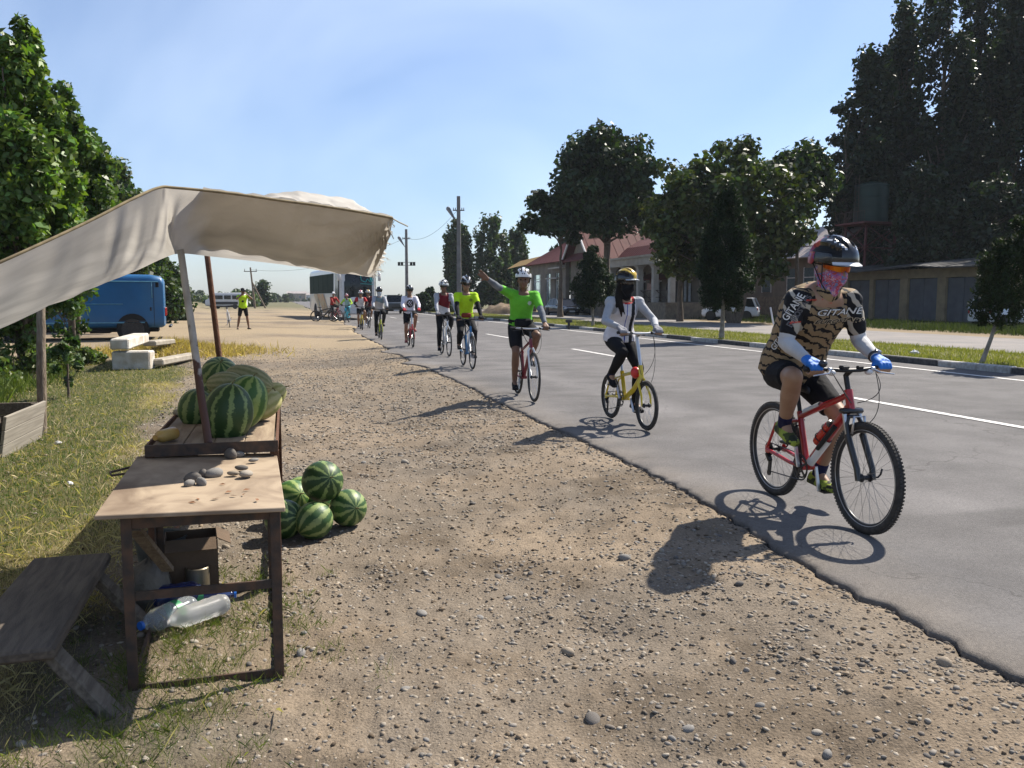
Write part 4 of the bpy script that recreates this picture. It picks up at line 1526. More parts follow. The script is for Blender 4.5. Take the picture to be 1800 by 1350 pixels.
    for s, p in ((-1, pr), (1, pl)):
        mb = MB()
        mb.bar(bb + Vector((0, s * .066, 0)), p + Vector((0, s * .078, 0)), .014, .026, up=Vector((0, 1, 0)), bev=.004)
        mb.build('crank', ALU, root)
        mb = MB(); mb.box(p + Vector((0, s * .13, 0)), (.09, .085, .018), bev=.004); mb.build('pedal', DARKM, root)
    mb = MB()
    for rr, y_ in ((.05, -.045), (.043, -.04), (.036, -.036), (.03, -.032)):
        mb.torus(ra + Vector((0, y_, 0)), rr, .004, n=24, m=4)
        mb.tube([ra + Vector((0, y_ - .001, 0)), ra + Vector((0, y_ + .001, 0))], rr, 20)
    mb.build('cassette', DARKM, root)
    mb = MB()
    for a, b_ in ((bb + Vector((0, -.05, .088)), ra + Vector((0, -.04, .045))), (bb + Vector((0, -.05, -.088)), ra + Vector((.02, -.045, -.16))), (ra + Vector((.02, -.045, -.16)), ra + Vector((.03, -.042, -.05)))):
        mb.tube([a, b_], .004, 4)
    mb.build('chain', DARKM, root)
    if det or cfg.get('derailleur', True):
        mb = MB(); mb.bar(ra + Vector((.0, -.06, -.03)), ra + Vector((.035, -.055, -.08)), .03, .02); mb.bar(ra + Vector((.03, -.05, -.07)), ra + Vector((.015, -.05, -.17)), .012, .03)
        mb.tube([ra + Vector((.015, -.055, -.17)), ra + Vector((.015, -.045, -.17))], .022, 12)
        mb.build('derailleur', DARKM, root)
    if det:
        for axl, y0 in ((fa, 1), (ra, 1)):
            mb = MB(); mb.tube([axl + Vector((0, .06, 0)), axl + Vector((0, .085, 0)), axl + Vector((.01, .095, .02)), axl + Vector((.015, .10, .055))], .006, 6); mb.build('quick_release', DARKM, root, smooth=True)
        mb = MB()
        for base in (fa + Vector((-.03, 0, 0)) + ax * .27, ra + Vector((.10, 0, .25))):
            for s in (-1, 1):
                mb.tube([base + Vector((.025, s * .045, 0)), base + Vector((.03, s * .04, .06)), base + Vector((.028, s * .035, .11))], .008, 6)
            mb.tube([base + Vector((.03, -.035, .105)), base + Vector((.03, .035, .105))], .004, 6)
        mb.build('rim_brake', ALU, root, smooth=True)
        mb = MB()   # bottle cage
        c = hb.lerp(bb, .48) + Vector((-.045, 0, .03)); dv = (hb - bb).normalized()
        for t in (-.06, .04):
            mb.torus(c + dv * t, .040, .0035, axis=dv, n=20, m=5)
        mb.tube([c - dv * .1 + Vector((.03, 0, -.02)), c + dv * .06 + Vector((.03, 0, -.02))], .0035, 5)
        mb.build('bottle_cage', DARKM, root, smooth=True)
        mb = MB()   # pump strapped along the down tube
        mb.tube([hb.lerp(bb, .28) + Vector((.012, -.03, .0)), hb.lerp(bb, .66) + Vector((.012, -.035, .0))], [.017, .015], 10)
        mb.build('pump', RUBBER, root, smooth=50)
    root['_bb'] = tuple(bb); root['_pr'] = tuple(pr); root['_pl'] = tuple(pl); root['_bar'] = tuple(bc); root['_bw'] = bw
    root['_sad'] = (s_sad.x - .03, 0, zs); root['_hb'] = tuple(hb)
    return root


def strip_ids(o):
    for k in [k for k in o.keys() if k.startswith('_')]:
        del o[k]
# ================================================================== PEOPLE
JOBS = []


def blob(mb, name, mats, parent, vox, smooth=4, post=None):
    """closed overlapping shapes -> one continuous skin (voxel union, then smoothed)"""
    o = mb.build(name, mats, parent, fix=False)
    r = o.modifiers.new('r', 'REMESH'); r.mode = 'VOXEL'; r.voxel_size = vox; r.use_smooth_shade = True
    if smooth:
        s = o.modifiers.new('s', 'SMOOTH'); s.factor = .5; s.iterations = smooth
    JOBS.append((o, post))
    return o


def wrinkle(me, amp):
    """soft folds in the cloth"""
    n = len(me.vertices)
    v = np.zeros(n * 3, np.float32); me.vertices.foreach_get('co', v); v = v.reshape(-1, 3)
    q = np.zeros(n * 3, np.float32); me.vertex_normals.foreach_get('vector', q); q = q.reshape(-1, 3)
    x, y, z = v[:, 0], v[:, 1], v[:, 2]
    w = fbm(x * 7 + z * 9, y * 16 - z * 5 + x * 4, 3, 3) - .5
    w = w + .8 * (np.abs(fbm(y * 9 + z * 17, x * 8 - z * 6, 9, 2) - .5) * 2 - .35)
    v = v + q * (w * amp)[:, None]
    me.vertices.foreach_set('co', v.astype(np.float32).ravel())


def flush():
    dg = bpy.context.evaluated_depsgraph_get()
    dg.update()
    done = []
    for o, post in JOBS:
        mats = list(o.data.materials)
        me = bpy.data.meshes.new_from_object(o.evaluated_get(dg))
        done.append((o, me, mats, post))
    for o, me, mats, post in done:
        o.modifiers.clear()
        o.data = me
        me.name = o.name
        me.materials.clear()
        for m in mats: me.materials.append(m)
        n = len(me.polygons)
        c = np.zeros(n * 3, np.float32)
        me.polygons.foreach_get('center', c)
        if me.name.split('.')[0] in ('jersey', 'shirt', 'jacket', 'shorts', 'arm_sleeve', 'trousers', 'face_mask'):
            wrinkle(me, .0075 if me.name.split('.')[0] in ('jersey', 'shirt', 'jacket') else .0035)
        k = post(c.reshape(-1, 3)) if post else np.zeros(n, int)
        me.polygons.foreach_set('material_index', np.asarray(k, np.int32))
        me.polygons.foreach_set('use_smooth', np.ones(n, bool))
        me.update()
    JOBS.clear()


def ik(a, b, l1, l2, pole):
    a, b = Vector(a), Vector(b)
    d = b - a
    L_ = d.length
    if L_ > (l1 + l2) * .998:
        k = L_ / ((l1 + l2) * .998); l1, l2 = l1 * k, l2 * k
    d.normalize()
    x = (l1 * l1 - l2 * l2 + L_ * L_) / (2 * L_)
    h = sqrt(max(0, l1 * l1 - x * x))
    p = Vector(pole) - d * Vector(pole).dot(d)
    return a + d * x + p.normalized() * h


SKIN = M('skin', (.30, .17, .105), c2=(.24, .13, .08), rough=.55, scale=8, spec=.35)
SKIN2 = M('skin_tan', (.36, .22, .14), c2=(.29, .165, .10), rough=.5, scale=8, spec=.35)
SKIN3 = M('skin_dark', (.20, .105, .062), c2=(.155, .08, .048), rough=.5, scale=8, spec=.35)
BLK = M('black_lycra', (.010, .010, .012), c2=(.017, .017, .019), rough=.8, scale=5, bump=.15, bscale=60, spec=.12)
EYEM = M('eye', (.02, .015, .012), rough=.2)
LENS = M('lens_dark', (.012, .012, .014), rough=.08, spec=.8)
HAIR = M('black_hair', (.010, .008, .007), c2=(.02, .016, .013), rough=.7, spec=.12, scale=30, stretch=(8, 8, .5), bump=.4)


def cloth(name, c, var=.12, rough=.75, c2=None):
    return M('cloth_' + name, c, rough=rough, var=var, scale=7, bump=.35, bscale=14, spec=.2, c2=c2, detail=3)


def helmet(parent, C, Fd, U, L_, mats, ribs, visor=None, k=1.0):
    """ribbed shell with open vents; mats = [groove, rib colours...]"""
    mb = MB()
    nt, nph = 16, 48
    rings = []
    mi = []
    for i in range(nt + 1):
        t = radians(4 + (100 - 4) * i / nt)
        ring = []
        for j in range(nph):
            p = 2 * pi * j / nph
            f, l, u = sin(t) * cos(p), sin(t) * sin(p), cos(t)
            a = atan2(l, max(u, .02)) if u > .02 else atan2(l, .02)
            lat = l / max(.2, sqrt(max(0, 1 - f * f)))
            w = .5 + .5 * cos(lat * pi * 3.5)
            vent = (1 if w < .27 else 0) * (1 if -.80 < f < .80 else 0) * (1 if t < radians(82) else 0)
            r = 1 - .14 * vent
            fr = .150 if f > 0 else .150
            q = C + (Fd * f * fr + L_ * l * .108 + U * u * (.118 if f > -.3 else .112)) * r * k
            if t > radians(80): q = q + U * (-.012 * cos(p) * .3 - (.018 if f < -.2 else 0)) * k
            ring.append(q)
            if i < nt:
                mi.append(0 if vent else 1 + int(min(len(mats) - 2, ribs(f, lat, u))))
        rings.append(ring)
    # inner return of the rim
    ring = [C + (p - C) * .84 for p in rings[-1]]
    rings.append(ring); mi += [0] * nph
    n = nph
    vs = [p for r_ in rings for p in r_]
    fs = [(i * n + j, i * n + (j + 1) % n, (i + 1) * n + (j + 1) % n, (i + 1) * n + j) for i in range(len(rings) - 1) for j in range(n)]
    fs.append(tuple(range(n)))
    mb.add(vs, fs)
    mb.m = mi + [1]
    o = mb.build('helmet', mats, parent, smooth=35)
    if visor:
        P = []
        for i in range(9):
            s = -1 + i / 4
            b_ = C + (Fd * .128 * cos(s * .9) + L_ * .098 * sin(s * .9) - U * .0) * k
            e = b_ + (Fd * .062 * cos(s * 1.1) - U * .022 + L_ * .01 * s) * k
            P.append([b_, e])
        mb = MB()
        mb.sheet(P); mb.sheet([[q - U * .006 for q in r_] for r_ in P])
        mb.build('visor', visor, o, smooth=True)
    mb = MB()
    for s in (-1, 1):
        mb.tube([C + (L_ * s * .088 + Fd * .03 - U * .02) * k, C + (L_ * s * .072 + Fd * .02 - U * .13) * k, C + (L_ * s * .02 + Fd * .04 - U * .205) * k], .004, 5)
        mb.tube([C + (L_ * s * .085 - Fd * .06 - U * .02) * k, C + (L_ * s * .072 + Fd * .02 - U * .13) * k], .004, 5)
    mb.build('strap', RUBBER, o)
    return o


def person(loc, rz, c, label, group=None):
    """c: pose in local axes (+X forward, +Y left, Z up)"""
    root = empty('person', loc, rz, label, 'person', group)
    k = c.get('k', 1.0)                 # body size
    vox = c.get('vox', .012)
    hip = Vector(c['hip'])
    l0, l1 = radians(c['lean'][0]), radians(c['lean'][1])
    roll = c.get('roll', 0)
    seg = 8
    Ls = .50 * k * c.get('torso', 1.0)
    pts = [hip.copy()]; tang = []
    for i in range(seg):
        a = l0 + (l1 - l0) * i / (seg - 1)
        t = Vector((sin(a), roll * .0, cos(a)))
        tang.append(t)
        pts.append(pts[-1] + t * Ls / seg)
    tang.append(tang[-1])
    Yv = Vector((0, 1, 0))
    bulk = c.get('bulk', 1.0)

    def sp(s):      # point and tangent along the spine, s in 0..1
        x = s * seg
        i = min(int(x), seg - 1)
        return pts[i].lerp(pts[i + 1], x - i), tang[i]

    prof = [(-.15, .095, .085), (-.02, .158, .125), (.12, .160, .125), (.32, .142, .112), (.52, .148, .116), (.72, .168, .122), (.88, .165, .108), (.98, .115, .085), (1.05, .068, .066)]
    wom = c.get('woman')
    if wom: prof = [(-.15, .10, .085), (-.02, .165, .128), (.12, .160, .12), (.32, .125, .098), (.52, .130, .104), (.70, .148, .124), (.88, .145, .10), (.98, .10, .078), (1.05, .058, .058)]

    def torso(mb, grow, lo=-.15, hi=1.05):
        rings = []
        for s, w, d in prof:
            if s < lo - .01 or s > hi + .01: continue
            p, t = sp(max(0, min(1, s)))
            if s < 0: p = p + tang[0] * s * Ls
            if s > 1: p = p + tang[-1] * (s - 1) * Ls
            dv = t.cross(Yv).normalized()      # forward-ish
            w, d = w * k * bulk + grow, d * k * bulk + grow
            rings.append([p + Yv * w * np.sign(cos(a)) * abs(cos(a)) ** .85 + dv * d * np.sign(sin(a)) * abs(sin(a)) ** .9 for a in [2 * pi * i / 20 for i in range(20)]])
        mb.loft(rings)

    neck, nt_ = sp(1.0)
    sh_w = (.178 if not wom else .168) * k
    shp, _ = sp(.90)
    shf = c.get('sh_fwd', .02)
    SH = [shp + Vector((shf, s * sh_w, .0)) for s in (-1, 1)]        # 0 right, 1 left
    if 'sh_up' in c: SH[c['sh_up'][0]] += Vector(c['sh_up'][1])
    HP = [hip + Vector((0, s * .085 * k, -.01)) for s in (-1, 1)]
    ak = c.get('arm_k', 1.0)
    UL, LL, UA, FA = .425 * k, .42 * k, .285 * k * ak, .255 * k * ak
    AN = [Vector(p) for p in c['ankle']]
    KN = [ik(HP[i], AN[i], UL, LL, Vector(c.get('knee_pole', ((1, -.12, .25), (1, .12, .25)))[i])) for i in (0, 1)]
    WR = [Vector(p) for p in c['wrist']]
    EL = [ik(SH[i], WR[i], UA, FA, Vector(c.get('elbow_pole', ((-.3, -.8, -.5), (-.3, .8, -.5)))[i])) for i in (0, 1)]

    def leg(mb, i, g, t0=0.0, t1=2.0):
        """thigh 0..1, shin 1..2"""
        st = [(0, .082), (.3, .08), (.7, .064), (1, .054), (1.18, .054), (1.38, .056), (1.7, .043), (2.0, .036)]
        P, Rr = [], []
        for t, r in st:
            P.append(HP[i].lerp(KN[i], t) if t <= 1 else KN[i].lerp(AN[i], t - 1)); Rr.append(r * k * c.get('leg_bulk', 1) + g)
        for j in range(len(st) - 1):
            a, b_ = st[j][0], st[j + 1][0]
            if b_ <= t0 or a >= t1: continue
            p0, p1, q0, q1 = P[j], P[j + 1], Rr[j], Rr[j + 1]
            if a < t0:
                f = (t0 - a) / (b_ - a); p0, q0 = p0.lerp(p1, f), q0 + (q1 - q0) * f
            if b_ > t1:
                f = (t1 - a) / (b_ - a); p1, q1 = P[j].lerp(P[j + 1], f), Rr[j] + (Rr[j + 1] - Rr[j]) * f
            last = b_ >= t1 - 1e-6 and t1 < 2
            if last or (a <= t0 and t0 > 0):
                mb.tube([p0, p1], [q0, q1], 14)
                if not last: mb.ell(p1, (q1,) * 3, n=12, m=8)
            else:
                mb.cap(p0, p1, q0, q1, 14)

    def arm(mb, i, g, t0=0.0, t1=2.0):
        st = [(0, .058), (.25, .052), (.7, .045), (1, .041), (1.25, .043), (1.7, .032), (2.0, .027)]
        P = [SH[i].lerp(EL[i], t) if t <= 1 else EL[i].lerp(WR[i], t - 1) for t, r in st]
        Rr = [r * k * (.9 if wom else 1) + g for t, r in st]
        for j in range(len(st) - 1):
            a, b_ = st[j][0], st[j + 1][0]
            if b_ <= t0 or a >= t1: continue
            p0, p1, q0, q1 = P[j], P[j + 1], Rr[j], Rr[j + 1]
            if a < t0:
                f = (t0 - a) / (b_ - a); p0, q0 = p0.lerp(p1, f), q0 + (q1 - q0) * f
            if b_ > t1:
                f = (t1 - a) / (b_ - a); p1, q1 = P[j].lerp(P[j + 1], f), Rr[j] + (Rr[j + 1] - Rr[j]) * f
            last = b_ >= t1 - 1e-6 and t1 < 2
            if last or (a <= t0 and t0 > 0):
                mb.tube([p0, p1], [q0, q1], 12)
                if not last: mb.ell(p1, (q1,) * 3, n=12, m=8)
            else:
                mb.cap(p0, p1, q0, q1, 12)

    # head
    hp, hy = radians(c.get('head', (0, 0))[0]), radians(c.get('head', (0, 0))[1])
    Fd = Vector((cos(hp) * cos(hy), cos(hp) * sin(hy), -sin(hp)))
    Lv = Vector((-sin(hy), cos(hy), 0))
    U = Fd.cross(Lv).normalized()
    hc = neck + Vector((.03 + .03 * sin(l1), 0, .172)) * k + Vector(c.get('head_off', (0, 0, 0)))
    hm = Matrix((Fd, Lv, U)).transposed()
    body = MB()
    torso(body, 0)
    body.cap(neck - nt_ * .03, hc - U * .06 * k - Fd * .02 * k, .062 * k, .056 * k, 12)
    for i in (0, 1):
        s = (-1, 1)[i]
        body.cap(neck - nt_ * .05 + Vector((0, s * .05, 0)), SH[i], .062 * k, .058 * k)
        leg(body, i, 0); arm(body, i, 0)
    body.ell(hc + U * .02 * k - Fd * .012 * k, (.098 * k, .078 * k, .105 * k), hm, 16, 12)
    body.ell(hc - U * .045 * k + Fd * .025 * k, (.070 * k, .060 * k, .075 * k), hm, 14, 10)
    body.ell(hc - U * .095 * k + Fd * .060 * k, (.028 * k, .032 * k, .022 * k), hm)
    body.cap(hc + Fd * .088 * k + U * .012 * k, hc + Fd * .112 * k - U * .03 * k, .011 * k, .015 * k, 8)
    for s in (-1, 1):
        body.ell(hc + Lv * s * .077 * k - U * .01 * k - Fd * .01 * k, (.022 * k, .010 * k, .032 * k), hm)
        body.ell(hc + Lv * s * .036 * k - U * .03 * k + Fd * .072 * k, (.02 * k, .022 * k, .02 * k), hm)
    body.cap(hc + Lv * .045 * k + Fd * .088 * k + U * .028 * k, hc - Lv * .045 * k + Fd * .088 * k + U * .028 * k, .011 * k, .011 * k, 8)
    body.cap(hc + Lv * .02 * k + Fd * .088 * k - U * .062 * k, hc - Lv * .02 * k + Fd * .088 * k - U * .062 * k, .009 * k, .009 * k, 8)

    # hands
    gl = [MB(), MB()]
    gm = c.get('glove')
    for i in (0, 1):
        s = (-1, 1)[i]
        kind = c['hand'][i]
        w = WR[i]
        if kind == 'grip':
            g = Vector(c['grip'][i])
            top = g + Vector((-.004, 0, .030))
            body.cap(w, top + Vector((-.02, 0, .004)), .026 * k, .024 * k)
            for e in (-1, 1):
                body.cap(w + Yv * e * .012, top + Yv * e * .028 + Vector((-.005, 0, 0)), .020 * k, .018 * k)
            gl[i].cap(w, top + Vector((-.02, 0, .004)), .032 * k, .030 * k)
            for e in (-1, 1):
                gl[i].cap(w + Yv * e * .012, top + Yv * e * .03, .026 * k, .024 * k)
            for f in range(4):
                y_ = (-.033 + f * .0215) * s * -1
                rr, P = (.031, .032, .031, .029)[f], []
                for a in (95, 50, 5, -45, -95, -130):
                    P.append(g + Vector((rr * cos(radians(a)), y_, rr * sin(radians(a)))))
                for a, b_ in zip(P, P[1:]):
                    body.cap(a, b_, .0092 * k, .0088 * k, 8, 2)
                for a, b_ in list(zip(P, P[1:]))[:2]:
                    gl[i].cap(a, b_, .0135 * k, .013 * k, 8, 2)
            th0 = w.lerp(top, .55) + Yv * -s * .03
            P = [th0, g + Vector((-.012, -s * .055, .012)), g + Vector((.012, -s * .056, -.012)), g + Vector((.026, -s * .045, -.022))]
            for a, b_ in zip(P, P[1:]):
                body.cap(a, b_, .0115 * k, .010 * k, 8, 2)
            gl[i].cap(P[0], P[1], .0165 * k, .015 * k, 8, 2)
        else:       # open hand: c['hand_dir'][i] along the fingers, c['hand_n'][i] out of the palm
            d = Vector(c['hand_dir'][i]).normalized(); nn = Vector(c['hand_n'][i])
            nn = (nn - d * nn.dot(d)).normalized(); sd = d.cross(nn).normalized() * c.get('thumb_side', 1)
            for e in (-1, -.33, .33, 1):
                body.cap(w + sd * e * .014 * k, w + (d * .088 + sd * e * .030) * k, .017 * k, .0135 * k, 8, 2)
                curl = c.get('curl', .25)
                p = w + (d * .088 + sd * e * .030) * k
                dd = (d + sd * e * .16).normalized()
                for q in range(3):
                    ln = (.036, .026, .02)[q] * k * (1.0 if abs(e) < .5 else .86)
                    p2 = p + dd * ln
                    body.cap(p, p2, .0088 * k - .0006 * q, .0084 * k - .0006 * q, 8, 2)
                    p = p2; dd = (dd + nn * curl).normalized()
            p = w + (d * .025 + sd * .03) * k
            p2 = p + (d * .5 + sd * .8 + nn * .2).normalized() * .045 * k
            body.cap(p, p2, .013 * k, .0105 * k, 8, 2)
            body.cap(p2, p2 + (d * .85 + sd * .45).normalized() * .032 * k, .010 * k, .009 * k, 8, 2)
    # feet
    sho, soc = [MB(), MB()], [MB(), MB()]
    for i in (0, 1):
        d = Vector(c['foot'][i]).normalized()
        u_ = (Vector((0, 0, 1)) - d * d.z).normalized()
        a = AN[i]
        sole = a - u_ * .075 * k
        sd = u_.cross(d)
        body.cap(a, sole + d * .10 * k + u_ * .02, .034 * k, .028 * k)
        body.cap(a - u_ * .03 * k, sole + u_ * .03 - d * .04 * k, .030 * k, .028 * k)
        rings = []
        for x, w_, h_ in ((-.085, .020, .030), (-.07, .032, .068), (-.02, .036, .085), (.04, .040, .072), (.10, .046, .050), (.15, .043, .040), (.185, .026, .028)):
            cc = sole + d * x * k
            rings.append([cc + sd * cos(q) * w_ * k + u_ * (max(0, sin(q)) * h_ - max(0, -sin(q)) * .012) * k for q in [2 * pi * j / 14 for j in range(14)]])
        sho[i].loft(rings)
        soc[i].tube([a - u_ * .02 * k, a + (KN[i] - a).normalized() * c.get('sock_h', .075) * k], [.041 * k, .045 * k], 14)
    blob(body, 'body', c.get('skin', SKIN), root, vox, 3)

    # clothes
    j = c['top']
    mb = MB(); torso(mb, .016, c.get('top_lo', -.02), 1.0)
    for i in (0, 1):
        s = (-1, 1)[i]
        mb.cap(neck - nt_ * .055 + Vector((0, s * .05, 0)), SH[i], .074 * k, .077 * k)
        arm(mb, i, .014 if j.get('loose', 1) else .007, 0, j.get('sleeve', .62))
    if c.get('collar'):
        mb.cap(neck - nt_ * .10, neck + nt_ * .012 + Vector((.012, 0, 0)), .100 * k, .080 * k, 16)
        mb.ell(neck - nt_ * .06 + Vector((.03, 0, 0)), (.085 * k, .12 * k, .075 * k))
    def post_top(C, j=j):
        kk = np.zeros(len(C), int)
        if 'sleeve_mat' in j:
            for i in (0, 1):
                a, b_ = np.array(SH[i]), np.array(EL[i])
                ab = b_ - a
                t = np.clip((C - a) @ ab / (ab @ ab), -.25, 2)
                d = np.linalg.norm(C - (a + t[:, None] * ab), axis=1)
                q = (d < .095) & (t > -.22)
                if j['sleeve'] > 1.0:
                    a2, b2 = np.array(EL[i]), np.array(WR[i]); ab2 = b2 - a2
                    t2 = np.clip((C - a2) @ ab2 / (ab2 @ ab2), 0, 1)
                    q |= np.linalg.norm(C - (a2 + t2[:, None] * ab2), axis=1) < .07
                kk[q & (np.abs(C[:, 1]) > .115 * k)] = 1
        if 'extra' in j:
            kk = j['extra'](C, kk, dict(sp=sp, neck=np.array(neck), hip=np.array(hip)))
        return kk
    top = blob(mb, j.get('name', 'jersey'), j['mats'], root, vox * .9, 3, post_top)
    b = c['bottom']
    mb = MB(); torso(mb, .010, -.15, .12)
    for i in (0, 1):
        leg(mb, i, b.get('g', .012), 0, b.get('len', .72))
        if b.get('len', .7) < 1.9: pass
    mb.ell(hip - tang[0] * .05 * k, (.12 * k, .13 * k, .09 * k))
    blob(mb, b.get('name', 'shorts'), b['mat'], root, vox * .9, 3)
    if c.get('arm_sleeve'):
        for i in (0, 1):
            mb = MB(); arm(mb, i, .006, .35, 1.96)
            blob(mb, 'arm_sleeve', c['arm_sleeve'], root, vox * .8, 2)
    for i in (0, 1):
        blob(sho[i], 'shoe', c['shoe'], root, vox * .7, 2)
        if c.get('sock'): blob(soc[i], 'sock', c['sock'], root, vox * .7, 1)
        if gm and gl[i].v:
            blob(gl[i], 'glove', gm, root, min(vox * .6, .007), 2, c.get('glove_post'))
    # face
    if c.get('glasses'):
        mb = MB()
        P = []
        for q in range(13):
            a = radians(-78 + 13 * q)
            up = .018 * (1 - .25 * abs(sin(a)))
            base = hc + (Fd * cos(a) * .116 + Lv * sin(a) * .088) * k + U * .012 * k
            dn = .020 * abs(cos(a * .9)) * (1 if abs(a) > .12 else .35)
            P.append([base + U * up * k, base - U * dn * k])
        mb.sheet(P); mb.sheet([[q_ - Fd * .004 for q_ in r_] for r_ in P])
        g = mb.build('glasses', c['glasses'], root, smooth=True)
        mb = MB()
        for s in (-1, 1): mb.tube([hc + (Lv * s * .084 + Fd * .03 + U * .02) * k, hc + (Lv * s * .084 - Fd * .05 + U * .012) * k], .004, 5)
        mb.tube([r_[0] for r_ in P], .003, 4)
        mb.build('frame', RUBBER, g)
    elif c.get('eyes', True):
        for s in (-1, 1):
            mb = MB(); mb.ell(hc + (Lv * s * .033 + Fd * .082 + U * .008) * k, (.012 * k, .014 * k, .009 * k), hm)
            mb.build('eye', EYEM, root, smooth=True)
        mb = MB(); mb.tube([hc + (Lv * s * .024 + Fd * .094 - U * .062) * k for s in (-1, 0, 1)], .003, 5); mb.build('mouth', M('lips', (.16, .06, .05)), root)
    if c.get('mask'):
        mb = MB()
        mb.ell(hc - U * .045 * k + Fd * .030 * k, (.082 * k, .073 * k, .078 * k), hm, 16, 12)
        mb.cap(hc + Fd * .085 * k + U * .005 * k, hc + Fd * .104 * k - U * .035 * k, .018 * k, .022 * k)
        mb.ell(hc - U * .03 * k - Fd * .03 * k, (.075 * k, .084 * k, .065 * k), hm, 16, 12)
        mb.cap(hc - U * .07 * k, neck + nt_ * .02 + Vector((.012, 0, 0)), .072 * k, .066 * k, 16)
        mb.ell(hc - U * .125 * k + Fd * .055 * k, (.03, .035, .05), hm)
        blob(mb, 'face_mask', c['mask'], root, min(vox, .008), 3)
    if c.get('hair'):
        mb = MB(); mb.ell(hc + U * .02 * k - Fd * .022 * k, (.098 * k, .085 * k, .112 * k), hm, 16, 12)
        for pth in c.get('strands', []):
            P = [hc + hm @ Vector(q[:3]) * k for q in pth]
            for (a, qa), (b_, qb) in zip(zip(P, pth), list(zip(P, pth))[1:]): mb.cap(a, b_, qa[3], qb[3])
        blob(mb, 'hair', HAIR, root, min(vox, .009), 2)
    if c.get('helmet'):
        hmats, ribs, vis = c['helmet']
        helmet(root, hc + U * .055 * k - Fd * .008 * k, (Fd + U * .10).normalized(), (U - Fd * .10).normalized(), Lv, hmats, ribs, vis, k * c.get('hk', 1.06))
    for f in c.get('extras', []):
        f(root, dict(sp=sp, hip=hip, tang=tang, neck=neck, SH=SH, EL=EL, WR=WR, hc=hc, Fd=Fd, U=U, Lv=Lv, k=k, HP=HP, KN=KN))
    return root, top, dict(sp=sp, hip=hip, neck=neck, SH=SH, EL=EL, WR=WR, hc=hc, KN=KN)


def rider_pose(b, crank, lean=(12, 30), k=1.0, **kw):
    """joint targets from a bicycle root"""
    th = radians(crank)
    bb, bc, bw = Vector(b['_bb']), Vector(b['_bar']), b['_bw']
    sad = Vector(b['_sad'])
    an, ft = [], []
    for s, a in ((-1, th), (1, th + pi)):
        p = bb + Vector((cos(a), 0, sin(a))) * .17 + Vector((0, s * .13, 0))
        tip = radians(kw.get('tip', (-8, -8))[0 if s < 0 else 1])
        d = Vector((cos(tip), s * .08, sin(tip))).normalized()
        u_ = (Vector((0, 0, 1)) - d * d.z).normalized()
        an.append(p + u_ * (.012 + .075 * k + .012) - d * .085 * k)
        ft.append(d)
    grip = [bc + Vector((-.028, s * (bw - .06), .011)) for s in (-1, 1)]
    wr = [g + Vector((-.068, s * .006, .052)) for g, s in zip(grip, (-1, 1))]
    c = dict(hip=sad + Vector((kw.get('hipx', 0), 0, .085 * k)), lean=lean, ankle=an, foot=ft, grip=grip, wrist=wr, hand=['grip', 'grip'], k=k)
    return c
# ================================================================== THE RIDERS
def M_tiger():
    m = M('tiger_jersey', (.28, .20, .112), var=.12, scale=6, rough=.75, bump=.35, bscale=16, spec=.2)
    t = m.node_tree
    N, K, P = t.nodes, t.links, t.nodes['Principled BSDF']
    old = P.inputs['Base Color'].links[0].from_socket
    tcn = N.new('ShaderNodeTexCoord')
    mpn = N.new('ShaderNodeMapping'); mpn.inputs['Rotation'].default_value = (.35, 0, 0); K.new(tcn.outputs['Object'], mpn.inputs['Vector'])
    w = N.new('ShaderNodeTexWave'); w.bands_direction = 'Z'; w.inputs['Scale'].default_value = 6.2; w.inputs['Distortion'].default_value = 7.5
    w.inputs['Detail'].default_value = 3; w.inputs['Detail Scale'].default_value = 1.6; w.inputs['Detail Roughness'].default_value = .6
    K.new(mpn.outputs[0], w.inputs['Vector'])
    n = N.new('ShaderNodeTexNoise'); n.inputs['Scale'].default_value = 9; K.new(tcn.outputs['Object'], n.inputs['Vector'])
    a = N.new('ShaderNodeMath'); a.operation = 'MULTIPLY_ADD'; a.inputs[1].default_value = .34; K.new(n.outputs['Fac'], a.inputs[0]); K.new(w.outputs['Fac'], a.inputs[2])
    r = N.new('ShaderNodeValToRGB'); r.color_ramp.elements[0].position = .80; r.color_ramp.elements[1].position = .83
    r.color_ramp.elements[0].color = (0, 0, 0, 1); r.color_ramp.elements[1].color = (1, 1, 1, 1)
    s = N.new('ShaderNodeMath'); s.operation = 'MULTIPLY'; s.inputs[1].default_value = .88; K.new(a.outputs[0], s.inputs[0])
    K.new(s.outputs[0], r.inputs['Fac'])
    x = N.new('ShaderNodeMixRGB'); x.inputs[2].default_value = (.012, .011, .012, 1); K.new(r.outputs[0], x.inputs[0]); K.new(old, x.inputs[1])
    K.new(x.outputs[0], P.inputs['Base Color'])
    return m


def M_streak():
    m = M('streaked_sleeve', (.012, .012, .014), rough=.7, var=.1, bump=.3, bscale=18, spec=.2)
    t = m.node_tree
    N, K, P = t.nodes, t.links, t.nodes['Principled BSDF']
    old = P.inputs['Base Color'].links[0].from_socket
    tcn = N.new('ShaderNodeTexCoord')
    w = N.new('ShaderNodeTexWave'); w.bands_direction = 'DIAGONAL'; w.inputs['Scale'].default_value = 3.2; w.inputs['Distortion'].default_value = 7; w.inputs['Detail'].default_value = 3
    K.new(tcn.outputs['Object'], w.inputs['Vector'])
    r = N.new('ShaderNodeValToRGB'); r.color_ramp.elements[0].position = .80; r.color_ramp.elements[1].position = .86
    K.new(w.outputs['Fac'], r.inputs['Fac'])
    x = N.new('ShaderNodeMixRGB'); x.inputs[2].default_value = (.42, .38, .31, 1); K.new(r.outputs[0], x.inputs[0]); K.new(old, x.inputs[1])
    K.new(x.outputs[0], P.inputs['Base Color'])
    return m


